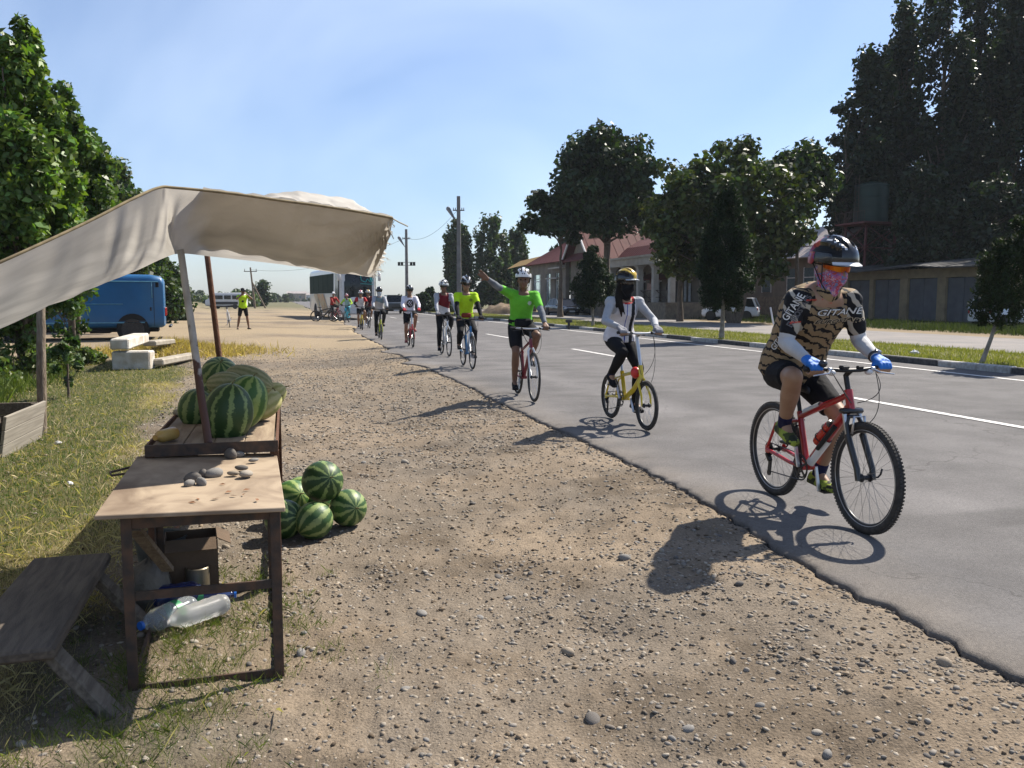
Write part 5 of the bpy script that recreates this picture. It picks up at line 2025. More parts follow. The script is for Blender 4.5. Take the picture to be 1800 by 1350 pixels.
def M_patch(name, cols, scale=16, rough=.75, dist=.6):
    """patchwork print of several colours"""
    if name in MATS: return MATS[name]
    m = bpy.data.materials.new(name)
    t, N, K, P = nodes_of(m)
    tcn = N.new('ShaderNodeTexCoord')
    n = N.new('ShaderNodeTexNoise'); n.inputs['Scale'].default_value = scale * .8; n.inputs['Detail'].default_value = 3; K.new(tcn.outputs['Object'], n.inputs['Vector'])
    ad = N.new('ShaderNodeVectorMath'); ad.operation = 'MULTIPLY_ADD'; ad.inputs[1].default_value = (dist * .12,) * 3; K.new(n.outputs['Color'], ad.inputs[0]); K.new(tcn.outputs['Object'], ad.inputs[2])
    v = N.new('ShaderNodeTexVoronoi'); v.inputs['Scale'].default_value = scale; K.new(ad.outputs[0], v.inputs['Vector'])
    sp = N.new('ShaderNodeSeparateXYZ'); K.new(v.outputs['Color'], sp.inputs[0])
    r = N.new('ShaderNodeValToRGB'); r.color_ramp.interpolation = 'CONSTANT'
    el = r.color_ramp.elements
    while len(el) < len(cols): el.new(.5)
    for i, c in enumerate(cols):
        el[i].position = i / len(cols); el[i].color = (*c, 1)
    K.new(sp.outputs[0], r.inputs['Fac']); K.new(r.outputs[0], P.inputs['Base Color'])
    P.inputs['Roughness'].default_value = rough
    P.inputs['Specular IOR Level'].default_value = .25
    MATS[name] = m
    return m


GREYS = cloth('pale_grey', (.50, .50, .50))
TIGER, STREAK = M_tiger(), M_streak()
MASKP = M_patch('flower_print', [(.42, .05, .10), (.50, .14, .22), (.12, .22, .42), (.55, .35, .38), (.40, .06, .05), (.30, .12, .30)], 42, .75, 1.6)
CAMO = M_patch('lime_camo', [(.30, .36, .05), (.06, .075, .02), (.20, .25, .04), (.03, .035, .02)], 24)
NAVY = cloth('navy', (.012, .014, .05))
BLUEG = M('glove_blue', (.015, .14, .48), rough=.6, bump=.2)
HB, HW = M('helmet_black', (.015, .015, .016), rough=.25, coat=.6), M('helmet_white', (.68, .68, .68), rough=.25, coat=.5, var=.05)
HRED = M_patch('helmet_red_print', [(.28, .02, .03), (.30, .05, .12), (.22, .05, .22), (.40, .08, .05)], 20, .3)
HYEL = M('helmet_yellow', (.55, .36, .02), rough=.25, coat=.6)
HSIL = M('helmet_silver', (.45, .47, .48), rough=.25, coat=.5)
HPNK = M('helmet_pink', (.60, .16, .20), rough=.3, coat=.5)
VENT = M('helmet_vent', (.01, .01, .011), rough=.8)
LENSR = M('lens_red', (.42, .05, .012), c2=(.5, .2, .01), rough=.06, metal=.7, scale=12)
GR = 'riders in the column on the road'
GBK = 'bicycles of the passing riders'


def on_road(u, v): return onz(u, v, .004)


# ---- 1: the leading rider
def ex1(C, k, d):
    p, t = d['sp'](.55)
    k = k.copy()
    k[(np.abs(C[:, 1]) < .006) & (C[:, 0] > p.x) & (C[:, 2] > p.z)] = 2
    return k


b1 = bike(on_road(1517, 936), on_road(1360, 869), dict(frame=REDP, fork=BLACKP, susp=True, R=.338, tw=.025, wb=1.05, bar_z=.975, saddle_z=.83, seat_tube=.36, crank=100, detail=True, bar=DARKM, bar_w=.30, tube=.021),
          'red mountain bike with black suspension fork ridden by the leader', GBK)
c = rider_pose(b1, 100, (10, 34), 1.08, tip=(-14, -4))
c['hip'] = Vector(c['hip']) + Vector((-.07, 0, -.01))
c.update(lean=(24, 48), torso=1.24, collar=True, arm_k=.90, arm_bulk=1.12, bulk=1.22, vox=.009, head=(14, 6), head_off=(.01, 0, -.02), sh_fwd=.03, hk=1.13, top=dict(mats=[TIGER, STREAK, BLK], sleeve_mat=1, sleeve=.78, name='jersey', extra=ex1), bottom=dict(mat=BLK, len=.80, g=.018),
         arm_sleeve=GREYS, glove=[BLUEG, BLK], shoe=CAMO, sock=NAVY, skin=SKIN2, mask=MASKP, glasses=LENSR, eyes=False, elbow_pole=((-.6, -.30, -.7), (-.6, .35, -.6)),
         helmet=([VENT, HB, HRED, HW], lambda f, l, u: 1 if f < -.22 else (2 if .52 < abs(l) < .57 and f > 0 else 0), HW), leg_bulk=1.05,
         knee_pole=((1, -.35, .3), (1, .15, .2)))


def ex_watch(root, d):
    w, e = d['WR'][1], d['EL'][1]
    a = (e - w).normalized()
    mb = MB(); mb.torus(w + a * .03, .036, .008, axis=a, n=24, m=6, squash=1.6)
    o = mb.build('watch', BLACKP, root, smooth=True)
    n = Vector((.5, .2, .8)); n = (n - a * n.dot(a)).normalized()
    q = n.to_track_quat('Z', 'Y').to_matrix()
    mb = MB(); mb.lathe([(.021, 0), (.021, .010), (.017, .012)], c=w + a * .03 + n * .038, n=20, rot=q); mb.build('dial', M('watch_dial', (.25, .25, .25), rough=.1, metal=.6), o, smooth=40)


def ex_saddlebag(root, d):
    mb = MB(); mb.box(d['hip'] + Vector((-.16, 0, -.17)), (.12, .08, .08), bev=.02); mb.build('saddle_bag', BLK, root)


def tan_glove(C): return (C[:, 2] < np.median(C[:, 2])).astype(int) * 0


c['extras'] = [ex_watch]
P1, top1, info1 = person(b1.location, b1.rotation_euler.z, c, 'rider leading the column in a tan tiger striped jersey, patterned mask and black helmet', GR)
# bottle in the cage
bbv, hbv = Vector(b1['_bb']), Vector(b1['_hb'])
cpt = hbv.lerp(bbv, .48) + Vector((-.045, 0, .03))
dv = (hbv - bbv).normalized()
q = dv.to_track_quat('Z', 'Y').to_matrix()
wb_ = empty('water_bottle', b1.matrix_basis @ cpt if False else b1.location + Matrix.Rotation(b1.rotation_euler.z, 3, 'Z') @ cpt, b1.rotation_euler.z, 'red translucent water bottle in the cage of the red mountain bike', 'bottle')
mb = MB(); mb.lathe([(.034, -.11), (.036, -.10), (.036, -.01), (.031, .0), (.031, .02), (.036, .03), (.036, .065), (.03, .08)], n=20, rot=q)
mb.build('body', M('red_bottle', (.48, .03, .015), rough=.15, spec=.6), wb_, smooth=40)
mb = MB(); mb.lathe([(.03, .08), (.03, .095), (.014, .10), (.012, .12)], n=16, rot=q); mb.build('cap', BLACKP, wb_, smooth=40)

# ---- 2: woman on the yellow small-wheeled bike
b2 = bike(on_road(1136, 757), on_road(1073, 735), dict(frame=YELP, mini=True, R=.272, tw=.022, wb=1.0, fork_len=.30, bar_z=1.04, saddle_z=.86, seat_tube=.30, crank=115, bar=ALU, stem=ALU, bar_w=.27, tube=.022, post=ALU),
          'yellow small wheeled bike with a tall silver stem', GBK)
c = rider_pose(b2, 115, (8, 26), .99, tip=(-25, -8))
c['bulk'] = 1.08
WJ, GJ = cloth('white_jersey', (.62, .60, .62)), cloth('grey_sleeve', (.36, .37, .39))
RJ, BJ, KJ = cloth('red_trim', (.42, .03, .03)), cloth('blue_zip', (.03, .06, .30)), cloth('black_panel', (.015, .015, .018))


def ex2(C, k, d):
    front = C[:, 0] > d['hip'][0] + .02
    k = k.copy()
    nb = np.linalg.norm(C - d['neck'], axis=1) < .105
    k[front & (np.abs(C[:, 1]) < .008)] = 3
    k[front & (C[:, 1] > .055) & (C[:, 1] < .10) & (k == 0)] = 4
    k[nb & (C[:, 2] > d['neck'][2] - .06)] = 2
    return k


c.update(woman=True, vox=.011, head=(4, 14), top=dict(mats=[WJ, GJ, RJ, BJ, KJ], sleeve_mat=1, sleeve=1.93, loose=0, extra=ex2), bottom=dict(mat=BLK, len=2.0, g=.008, name='tights'), glove=cloth('grey_glove', (.22, .22, .24)),
         shoe=BLK, sock=NAVY, skin=SKIN2, mask=BLK, glasses=LENS, eyes=False, hair=True,
         strands=[[(-.03, -.05, -.02, .05), (-.03, -.080, -.10, .034), (.01, -.105, -.20, .026), (.05, -.10, -.29, .019), (.055, -.085, -.37, .008)], [(-.02, -.07, -.10, .026), (.03, -.085, -.20, .020), (.075, -.075, -.30, .012), (.085, -.06, -.35, .005)], [(-.04, -.09, -.10, .024), (-.01, -.125, -.19, .018), (.01, -.13, -.27, .009)], [(-.08, -.02, -.05, .05), (-.09, -.03, -.16, .04), (-.10, -.05, -.26, .025)]],
         helmet=([VENT, HYEL, HB, HW], lambda f, l, u: 0 if abs(l) < .66 else 1, HSIL), knee_pole=((1, -.05, .25), (1, .05, .2)))


def ex_redbag(root, d):
    mb = MB(); mb.ell((0, 0, 0), (.075, .05, .06), n=12, m=8)
    o = mb.build('red_bag', M('red_light_bag', (.55, .03, .025), rough=.35), root, smooth=True)
    o.location = Vector(b2['_hb']) + Vector((-.10, -.03, .03))


c['extras'] = []
person(b2.location, b2.rotation_euler.z, c, 'long haired rider in a white and grey jersey, black tights and yellow helmet', GR)
mb = MB(); mb.ell((0, 0, 0), (.08, .05, .065), n=14, m=10)
o = mb.build('frame_bag', M('red_light_bag', (.55, .03, .025), rough=.35), b2, smooth=True)
o.location = Vector(b2['_hb']) + Vector((-.12, -.02, .05))

# ---- 3: waving rider in green
b3 = bike(on_road(939, 707), on_road(909, 692), dict(frame=M('frame_dark_red', (.18, .02, .03), rough=.3), fork=WHITEP, R=.345, tw=.017, wb=1.04, bar_z=1.0, saddle_z=.93, seat_tube=.42, crank=-85, bar=ALU, bar_w=.28),
          'road bike with a dark red frame and white fork under the waving rider', GBK)
c = rider_pose(b3, -85, (8, 24), 1.02, tip=(-12, -14))
GREEN = cloth('green_shirt', (.13, .46, .035), var=.1)
BAD = cloth('pale_badge', (.55, .62, .5))
GRYS = cloth('mottled_grey', (.20, .22, .24), c2=(.10, .11, .13))
c['hand'] = ['open', 'grip']
c.update(vox=.011, head=(2, -16), skin=SKIN3, glove=None, arm_sleeve=GRYS, shoe=BLK, sock=None,
         bottom=dict(mat=BLK, len=.72, g=.022), eyes=True)


def badge(y0, dz, r):
    def f(C, k, d):
        k = k.copy()
        p, _ = d['sp'](.72)
        k[(C[:, 0] > p.x) & ((C[:, 1] - y0) ** 2 + (C[:, 2] - p.z - dz) ** 2 < r * r)] = 1
        return k
    return f


def ex_waist(mat, w=.15, h=.09):
    def f(root, d):
        p, t = d['sp'](.16)
        mb = MB()
        rings = []
        for s in (-1, 1):
            rings.append([p + t * (s * .03) + Vector((0, cos(a) * .183, 0)) + t.cross(Vector((0, 1, 0))) * sin(a) * .15 for a in [2 * pi * i / 24 for i in range(24)]])
        mb.loft(rings, cap=False)
        mb.box(p - t.cross(Vector((0, 1, 0))) * .165, (.075, w * 1.7, h * 1.4), bev=.025)
        mb.build('waist_bag', mat, root)
    return f


c['top'] = dict(mats=[GREEN, BAD], sleeve=.72, extra=badge(.085, -.02, .028), name='shirt')
c['top_lo'] = -.1
c['extras'] = [ex_waist(BLK)]
c['helmet'] = ([VENT, HW, HB, HSIL], lambda f, l, u: 1 if .35 < abs(l) < .55 else 0, None)
shz = 1.44
c['wrist'][0] = Vector((.16, -.58, 1.69))
c['hand_dir'] = [(.05, -.72, .55), None]; c['hand_n'] = [(1, -.1, -.1), None]; c['curl'] = .12; c['thumb_side'] = -1
c['elbow_pole'] = ((-.3, -.1, -.8), (-.3, .8, -.5))
c['sh_up'] = (0, (0, .0, .03))
person(b3.location, b3.rotation_euler.z, c, 'rider in a bright green shirt raising the right arm in a wave', GR)

# ---- 4: neon shirt, black sleeves
b4 = bike(on_road(832, 650), on_road(813, 642), dict(frame=BLUEP, fork=WHITEP, R=.345, tw=.018, wb=1.04, bar_z=1.0, saddle_z=.93, seat_tube=.42, crank=150, bar=DARKM, bar_w=.29), 'blue bike with a white fork under the neon shirted rider', GBK)
c = rider_pose(b4, 150, (8, 22), 1.05)
NEON = cloth('neon_shirt', (.42, .66, .015), var=.08)
NB = cloth('olive_badge', (.2, .32, .02))
c.update(vox=.012, head=(8, 0), skin=SKIN, top=dict(mats=[NEON, NB], sleeve=.66, extra=badge(.09, .0, .035), name='shirt'), top_lo=-.12, bottom=dict(mat=BLK, len=2.0, g=.009, name='tights'), arm_sleeve=BLK, glove=BLK, shoe=BLK, glasses=LENS, eyes=False,
         extras=[ex_waist(cloth('rust_bag', (.20, .035, .02)), .12, .07)], helmet=([VENT, HB, HW], lambda f, l, u: 1 if .45 < abs(l) < .7 else 0, None))
person(b4.location, b4.rotation_euler.z, c, 'rider in a neon yellow shirt with black arm sleeves and a rust waist bag', GR)

# ---- 5: dark red and white jersey
b5 = bike(on_road(790, 627), on_road(776, 622), dict(frame=WHITEP, fork=WHITEP, R=.345, tw=.018, wb=1.04, bar_z=1.02, saddle_z=.95, seat_tube=.42, crank=-95, bar=DARKM, bar_w=.29), 'pale bike under the rider in dark red and white', GBK)
c = rider_pose(b5, -95, (8, 20), 1.03)
DRED, WHT = cloth('dark_red', (.15, .012, .018)), cloth('white_band', (.58, .56, .56))


def ex5(C, k, d):
    p, t = d['sp'](.40)
    k = k.copy()
    h = (C - np.array(p)) @ np.array(t) + C[:, 1] * .35
    k[(h < 0) & (k == 0)] = 2
    return k


c.update(vox=.013, head=(4, -35), skin=SKIN3, top=dict(mats=[DRED, cloth('steel_sleeve', (.34, .35, .38)), WHT], sleeve_mat=1, sleeve=1.93, loose=0, extra=ex5), bottom=dict(mat=BLK, len=2.0, g=.009, name='tights'), glove=cloth('grey_glove', (.22, .22, .24)), shoe=BLK, sock=WHT,
         glasses=LENS, eyes=False, helmet=([VENT, HSIL, HB], lambda f, l, u: 1 if abs(l) < .3 else 0, None))
person(b5.location, b5.rotation_euler.z, c, 'rider in a dark red jersey with white waist band and grey sleeves', GR)

# ---- 6: white long-sleeved shirt with a round black emblem
b6 = bike(on_road(728, 612), on_road(717, 607), dict(frame=REDP, mini=True, R=.26, tw=.022, wb=1.0, fork_len=.30, bar_z=1.06, saddle_z=.90, seat_tube=.30, crank=-105, bar=DARKM, stem=ALU, bar_w=.27, tube=.02), 'red small wheeled bike under the rider in white', GBK)
c = rider_pose(b6, -105, (4, 18), 1.0)
WHS = cloth('white_shirt', (.66, .64, .70))


def ex6(C, k, d):
    p, _ = d['sp'](.58)
    r = np.sqrt(C[:, 1] ** 2 + ((C[:, 2] - p.z)) ** 2 * .8)
    k = k.copy()
    f = (C[:, 0] > p.x)
    k[f & (r < .105)] = 1
    k[f & (r < .075) & (np.abs(np.sin(C[:, 1] * 90) + np.sin(C[:, 2] * 70)) > .9)] = 0
    return k


c.update(vox=.012, head=(2, 0), skin=SKIN, top=dict(mats=[WHS, KJ], sleeve=1.85, extra=ex6, name='shirt'), bottom=dict(mat=BLK, len=.85, g=.02), glove=cloth('red_glove', (.40, .03, .04)), shoe=M('red_shoe', (.2, .03, .03), rough=.6), sock=None,
         glasses=LENS, eyes=False, helmet=([VENT, HB, HW, HRED], lambda f, l, u: 1 if .4 < abs(l) < .6 else 0, None))
person(b6.location, b6.rotation_euler.z, c, 'rider in a white long sleeved shirt with a round black emblem', GR)

# ---- 7: pale jacket with grey yoke
b7 = bike(on_road(672, 598), on_road(665, 594), dict(frame=LIMEP, mini=True, R=.27, tw=.022, wb=1.0, fork_len=.30, bar_z=1.05, saddle_z=.90, seat_tube=.30, crank=-100, bar=DARKM, bar_w=.29, tube=.022), 'lime yellow small wheeled bike under the rider in a pale jacket', GBK)
c = rider_pose(b7, -100, (4, 16), 1.02)


def ex7(C, k, d):
    p, t = d['sp'](.66)
    k = k.copy(); k[((C - np.array(p)) @ np.array(t) + C[:, 1] * .3 > 0) & (k == 0)] = 2
    return k


c.update(vox=.014, head=(2, 0), skin=SKIN, top=dict(mats=[cloth('beige_jacket', (.45, .42, .40)), cloth('steel_sleeve', (.34, .35, .38)), cloth('teal_grey', (.16, .22, .24))], sleeve_mat=1, sleeve=1.93, extra=ex7, name='jacket'), bottom=dict(mat=BLK, len=2.0, g=.012, name='trousers'),
         glove=BLK, shoe=BLK, mask=cloth('pale_mask', (.45, .5, .55)), glasses=LENS, eyes=False, helmet=([VENT, HB, HB], lambda f, l, u: 0, None))
person(b7.location, b7.rotation_euler.z, c, 'rider in a pale jacket with grey shoulders and black trousers', GR)

# ---- 8: white jersey with red shoulders
b8 = bike(on_road(639, 581), on_road(632, 578), dict(frame=YELP, mini=True, R=.26, tw=.024, wb=1.0, fork_len=.30, bar_z=1.05, saddle_z=.88, seat_tube=.30, crank=-70, bar=DARKM, bar_w=.28, tube=.024, derailleur=False), 'yellow small wheeled bike at the back of the column', GBK)
c = rider_pose(b8, -70, (6, 24), 1.02)
c.update(vox=.017, head=(4, 0), skin=SKIN, top=dict(mats=[WHT, RJ], sleeve_mat=1, sleeve=.7, name='jersey'), bottom=dict(mat=BLK, len=.8, g=.016), arm_sleeve=BLK, glove=BLK, shoe=BLK, glasses=LENS, eyes=False, helmet=([VENT, HPNK, HW], lambda f, l, u: 1 if abs(l) > .4 else 0, None))
person(b8.location, b8.rotation_euler.z, c, 'rider in a white jersey with red shoulders and pink helmet', GR)
# ---- 9: dark rider just behind
b9 = bike(on_road(652, 578), on_road(645, 575), dict(frame=BLACKP, R=.345, tw=.02, wb=1.04, bar_z=1.02, saddle_z=.93, seat_tube=.42, crank=-60, bar_w=.28, derailleur=False), 'dark bike half hidden behind the yellow one at the back', GBK)
c = rider_pose(b9, -60, (6, 24), 1.02)
c.update(vox=.017, head=(4, 0), skin=SKIN, top=dict(mats=[cloth('maroon_jersey', (.08, .012, .018))], sleeve=.7, name='jersey'), bottom=dict(mat=BLK, len=.8, g=.016), glove=BLK, shoe=WHITEP, glasses=LENS, eyes=False, helmet=([VENT, HYEL, HW], lambda f, l, u: 1 if abs(l) > .4 else 0, None))
person(b9.location, b9.rotation_euler.z, c, 'rider in a maroon jersey, white shoes and a yellow and white helmet', GR)
# ---- 10 and 11: two by the coach
def far_bike(u, v, du, cfg, label):
    p = onz(u, v, .01)
    h = atan2(-1, .26) + du
    d = Vector((cos(h), sin(h), 0)) * cfg['wb'] / 2
    return bike(p + d, p - d, cfg, label, GBK)


b10 = far_bike(590, 564.5, .5, dict(frame=REDP, R=.345, tw=.022, wb=1.04, bar_z=1.02, saddle_z=.93, seat_tube=.42, crank=-90, bar_w=.28, derailleur=False), 'dark red bike held by the rider in red beside the coach')
c = rider_pose(b10, -90, (6, 14), 1.0)
c.update(vox=.018, head=(4, -40), skin=SKIN, top=dict(mats=[cloth('red_jersey', (.30, .025, .02))], sleeve=1.6, name='jersey'), bottom=dict(mat=BLK, len=2.0, g=.014, name='trousers'), glove=BLK, shoe=BLK, eyes=False, helmet=([VENT, HW, HSIL], lambda f, l, u: 0, None))
person(b10.location, b10.rotation_euler.z, c, 'rider in a red jersey and white helmet stopped beside the coach', GR)
b11 = far_bike(610, 567, -.3, dict(frame=TURQP, R=.34, tw=.03, wb=1.0, bar_z=1.0, saddle_z=.88, seat_tube=.38, crank=-90, bar_w=.28, tube=.035, derailleur=False), 'turquoise bike in front of the coach')
c = rider_pose(b11, -90, (12, 40), .95)
c.update(vox=.018, head=(10, 20), skin=SKIN, top=dict(mats=[cloth('pale_teal', (.30, .48, .46)), cloth('neon_sleeve', (.40, .62, .05))], sleeve_mat=1, sleeve=1.7, name='jacket'), bottom=dict(mat=cloth('teal_trousers', (.06, .25, .32)), len=2.0, g=.012, name='trousers'), glove=BLK, shoe=BLK, eyes=False, helmet=([VENT, HPNK, HW], lambda f, l, u: 0 if abs(l) > .3 else 1, None))
person(b11.location, b11.rotation_euler.z, c, 'crouching rider in a pale teal jacket and pink helmet on a turquoise bike', GR)
b12 = far_bike(571, 565.5, 1.3, dict(frame=BLACKP, R=.345, tw=.03, wb=1.1, bar_z=.95, saddle_z=.9, seat_tube=.42, crank=-90, bar_w=.3, tube=.04, derailleur=False), 'black bike parked at the front corner of the coach')

# ---- the photographer on the sand and the parked white bike
pz = 0
pp_ = at(428, 577, 37.5)
zg = gz(pp_.x, pp_.y)
hd = atan2(-.9, .55)
k = 1.04
q = []
c = dict(hip=(0, 0, .93 * k), lean=(0, 6), k=k, vox=.014, ankle=[(-.02, -.24, .085), (.04, .22, .085)], foot=[(1, -.3, -.05), (1, .3, -.05)], wrist=[(.30, -.12, 1.44 * k), (.30, .12, 1.46 * k)], hand=['open', 'open'],
         hand_dir=[(.5, .6, .5), (.5, -.6, .5)], hand_n=[(-.2, .8, 0), (-.2, -.8, 0)], head=(2, 0), skin=SKIN3, top=dict(mats=[NEON, KJ], sleeve=.62, name='shirt', extra=badge(-.03, -.12, .05)), top_lo=-.16, bottom=dict(mat=BLK, len=.85, g=.016), shoe=BLK, eyes=False, glasses=LENS,
         elbow_pole=((-.2, -.9, -.8), (-.2, .9, -.8)), knee_pole=((1, -.2, 0), (1, .2, 0)))


def ex_cam(root, d):
    p = d['hc'] + d['Fd'] * .19 + d['U'] * .02
    mb = MB(); mb.box(p, (.07, .15, .10), bev=.012); mb.tube([p + Vector((.03, 0, 0)), p + Vector((.13, 0, 0))], [.04, .042], 14)
    mb.build('camera_body', BLACKP, root, smooth=40)


def ex_cap(root, d):
    mb = MB(); mb.ell(d['hc'] + d['U'] * .055, (.107, .09, .09), n=16); mb.build('cap', BLK, root, smooth=True)


c['extras'] = [ex_cam, ex_cap]
person((pp_.x, pp_.y, zg), hd, c, 'standing photographer in a neon shirt and black shorts on the sand')
pb_p = onz(404, 567, .0)
pb_p = at(404, 568, 40.0)
zz = gz(pb_p.x, pb_p.y)
dd = Vector((cos(-1.25), sin(-1.25), 0)) * .5
bp = bike(Vector((pb_p.x, pb_p.y, zz)) + dd, Vector((pb_p.x, pb_p.y, zz)) - dd, dict(frame=WHITEP, R=.34, tw=.02, wb=1.0, bar_z=1.0, saddle_z=.92, seat_tube=.42, crank=-60, bar_w=.28, derailleur=False), 'white bike parked behind the photographer on the sand', GBK)
bp.rotation_euler = (0.12, 0, bp.rotation_euler.z)
# ---- two people on the restaurant terrace
for (u, v, D, hd2, top_c, bot_c, lab) in ((1143, 531, 65.0, -2.2, cloth('peach_shirt', (.42, .26, .20)), cloth('tan_trousers', (.25, .20, .15)), 'person in a peach shirt standing between the terrace columns'),
                                      (1177, 531, 64.5, -1.4, cloth('dark_coat', (.03, .03, .035)), BLK, 'person in dark clothes standing on the restaurant terrace')):
    q = at(u, v, D)
    c = dict(hip=(0, 0, .92), lean=(0, 5), k=1.0, vox=.022, ankle=[(0, -.10, .085), (.02, .10, .085)], foot=[(1, -.15, -.05), (1, .15, -.05)], wrist=[(.08, -.24, .86), (.10, .24, .88)], hand=['open', 'open'], hand_dir=[(.1, 0, -1), (.1, 0, -1)], hand_n=[(0, 1, 0), (0, -1, 0)],
             head=(2, 10), skin=SKIN3, top=dict(mats=[top_c], sleeve=1.8, name='shirt'), top_lo=-.2, bottom=dict(mat=bot_c, len=2.0, g=.02, name='trousers'), shoe=BLK, eyes=False, hair=True, knee_pole=((1, -.1, 0), (1, .1, 0)), elbow_pole=((-.8, -.4, 0), (-.8, .4, 0)))
    person((q.x, q.y, 1.15), hd2, c, lab)
flush()

# ---- lettering on the leader's jersey and fork
def text_mesh(s, size, shear=.25, offset=0.0):
    cu = bpy.data.curves.new('lettering', 'FONT')
    cu.body = s; cu.size = size; cu.shear = shear; cu.offset = offset
    cu.align_x = 'CENTER'; cu.align_y = 'CENTER'; cu.resolution_u = 3
    o = bpy.data.objects.new('lettering_tmp', cu)
    COL.objects.link(o)
    dg = bpy.context.evaluated_depsgraph_get(); dg.update()
    me = bpy.data.meshes.new_from_object(o.evaluated_get(dg))
    bpy.data.objects.remove(o)
    bm = bmesh.new(); bm.from_mesh(me)
    bmesh.ops.triangulate(bm, faces=bm.faces)
    for _ in range(3):
        lng = [e for e in bm.edges if e.calc_length() > size * .14]
        if lng: bmesh.ops.subdivide_edges(bm, edges=lng, cuts=1); bmesh.ops.triangulate(bm, faces=bm.faces)
    bm.to_mesh(me); bm.free()
    return me


def print_on(target, root, s, size, uv, rot, mat, lift, offset=0.0, shear=.25):
    """print lettering on the cloth, centred where the photo shows it"""
    Mi = Matrix.Rotation(-root.rotation_euler.z, 3, 'Z')
    eye = Mi @ (Vector((0, 0, EYE)) - root.location)
    tgt = Mi @ (at(*uv, 1.0) - root.location)
    d = (tgt - eye).normalized()
    bv = BVHTree.FromPolygons([v.co[:] for v in target.data.vertices], [p.vertices[:] for p in target.data.polygons])
    hit, nor, _, _ = bv.ray_cast(eye, d)
    if hit is None:
        print('no hit', s); return None
    if nor.dot(d) > 0: nor = -nor
    nrm = (nor - d * .8).normalized()
    up = Vector((0, 0, 1)); up = (up - nrm * up.z).normalized()
    rt = up.cross(nrm).normalized()
    ca, sa = cos(rot), sin(rot)
    r2, u2 = rt * ca + up * sa, up * ca - rt * sa
    me = text_mesh(s, size, shear, offset)
    bad = 0
    for v in me.vertices:
        p = hit + r2 * v.co.x + u2 * v.co.y + nrm * .15
        h, n_, _, _ = bv.ray_cast(p, -nrm, .4)
        if h is None:
            bad += 1; h = p - nrm * .15
        v.co = h + nrm * lift
    me.materials.append(mat)
    o = bpy.data.objects.new('lettering', me)
    COL.objects.link(o)
    o.parent = target
    return o


LW, LK, LR = M('letter_white', (.66, .65, .62), rough=.7), M('letter_black', (.012, .012, .012), rough=.7), M('letter_red', (.50, .05, .03), rough=.7)
for s, sz, uv, ro in (('GITANE', .092, (1476, 549), -.04), ('GITANE', .072, (1394, 541), 1.15), ('GITANE', .075, (1370, 598), 1.0)):
    print_on(top1, P1, s, sz, uv, ro, LK, .003, .006)
    print_on(top1, P1, s, sz, uv, ro, LW, .0045, .001)
LT = M('letter_tan', (.42, .34, .23), rough=.7)
print_on(top1, P1, 'EUROSTARS', .062, (1474, 564), -.02, LT, .003, .007)
print_on(top1, P1, 'EUROSTARS', .062, (1474, 564), -.02, LK, .0045, .0015)
print_on(top1, P1, 'EUROSTARS', .058, (1405, 548), 1.15, LR if False else M('letter_grey', (.10, .10, .11)), .003, .002)
print_on(top1, P1, 'EUROSTARS', .045, (1379, 604), 1.0, LK, .003, .002)
print_on(top1, P1, 'eurostars', .030, (1430, 527), .05, LR, .003, .001)
print_on(top1, P1, 'gitane', .030, (1456, 533), .05, LR, .003, .001)
print_on(top1, P1, 'gitane', .030, (1398, 566), .05, LR, .003, .001)
for ob in (b1, b2, b3, b4, b5, b6, b7, b8, b9, b10, b11, b12, bp): strip_ids(ob)
# ================================================================== VEHICLES
GLASSD = M('car_glass', (.010, .013, .016), rough=.1, spec=.4)
CHR = M('chrome', (.5, .5, .5), rough=.15, metal=.9)
LAMPM = M('lamp_lens', (.62, .62, .6), rough=.1, spec=.8)
TAIL = M('tail_lamp', (.35, .02, .02), rough=.15)
PLATE = M('number_plate', (.6, .6, .58), rough=.5)
DARKIN = M('underside', (.012, .012, .012), rough=.9)


def rrect(x, w0, w1, z0, z1, r=.08, n=3):
    """rounded section across y at station x: half widths w0 (bottom) w1 (top)"""
    pts = []
    for cy, cz, w, a0 in ((1, 0, w0, -90), (1, 1, w1, 0), (-1, 1, w1, 90), (-1, 0, w0, 180)):
        rr = min(r, (z1 - z0) * .48, w * .9)
        oy, oz = cy * (w - rr), (z0 + rr) if cz == 0 else (z1 - rr)
        for i in range(n + 1):
            a = radians(a0 + 90 * i / n)
            pts.append(Vector((x, oy + rr * cos(a), oz + rr * sin(a))))
    return pts


def car_wheel(root, x, y, R, w=.2, rimm=ALU):
    wh = empty('wheel', (x, y, R)); wh.parent = root
    s = 1 if y > 0 else -1
    q = Matrix.Rotation(-pi / 2 * s, 3, 'X')
    mb = MB(); mb.lathe([(R * .62, -w / 2), (R * .94, -w / 2), (R, -w * .3), (R, w * .3), (R * .94, w / 2), (R * .62, w / 2)], n=24, rot=q); mb.build('tyre', TYRE, wh, smooth=40)
    mb = MB(); mb.lathe([(R * .62, w * .1), (R * .62, w * .42), (R * .55, w * .38), (R * .50, w * .25), (R * .16, w * .34), (R * .14, w * .40)], n=24, rot=q)
    mb.build('rim', rimm, wh, smooth=40)


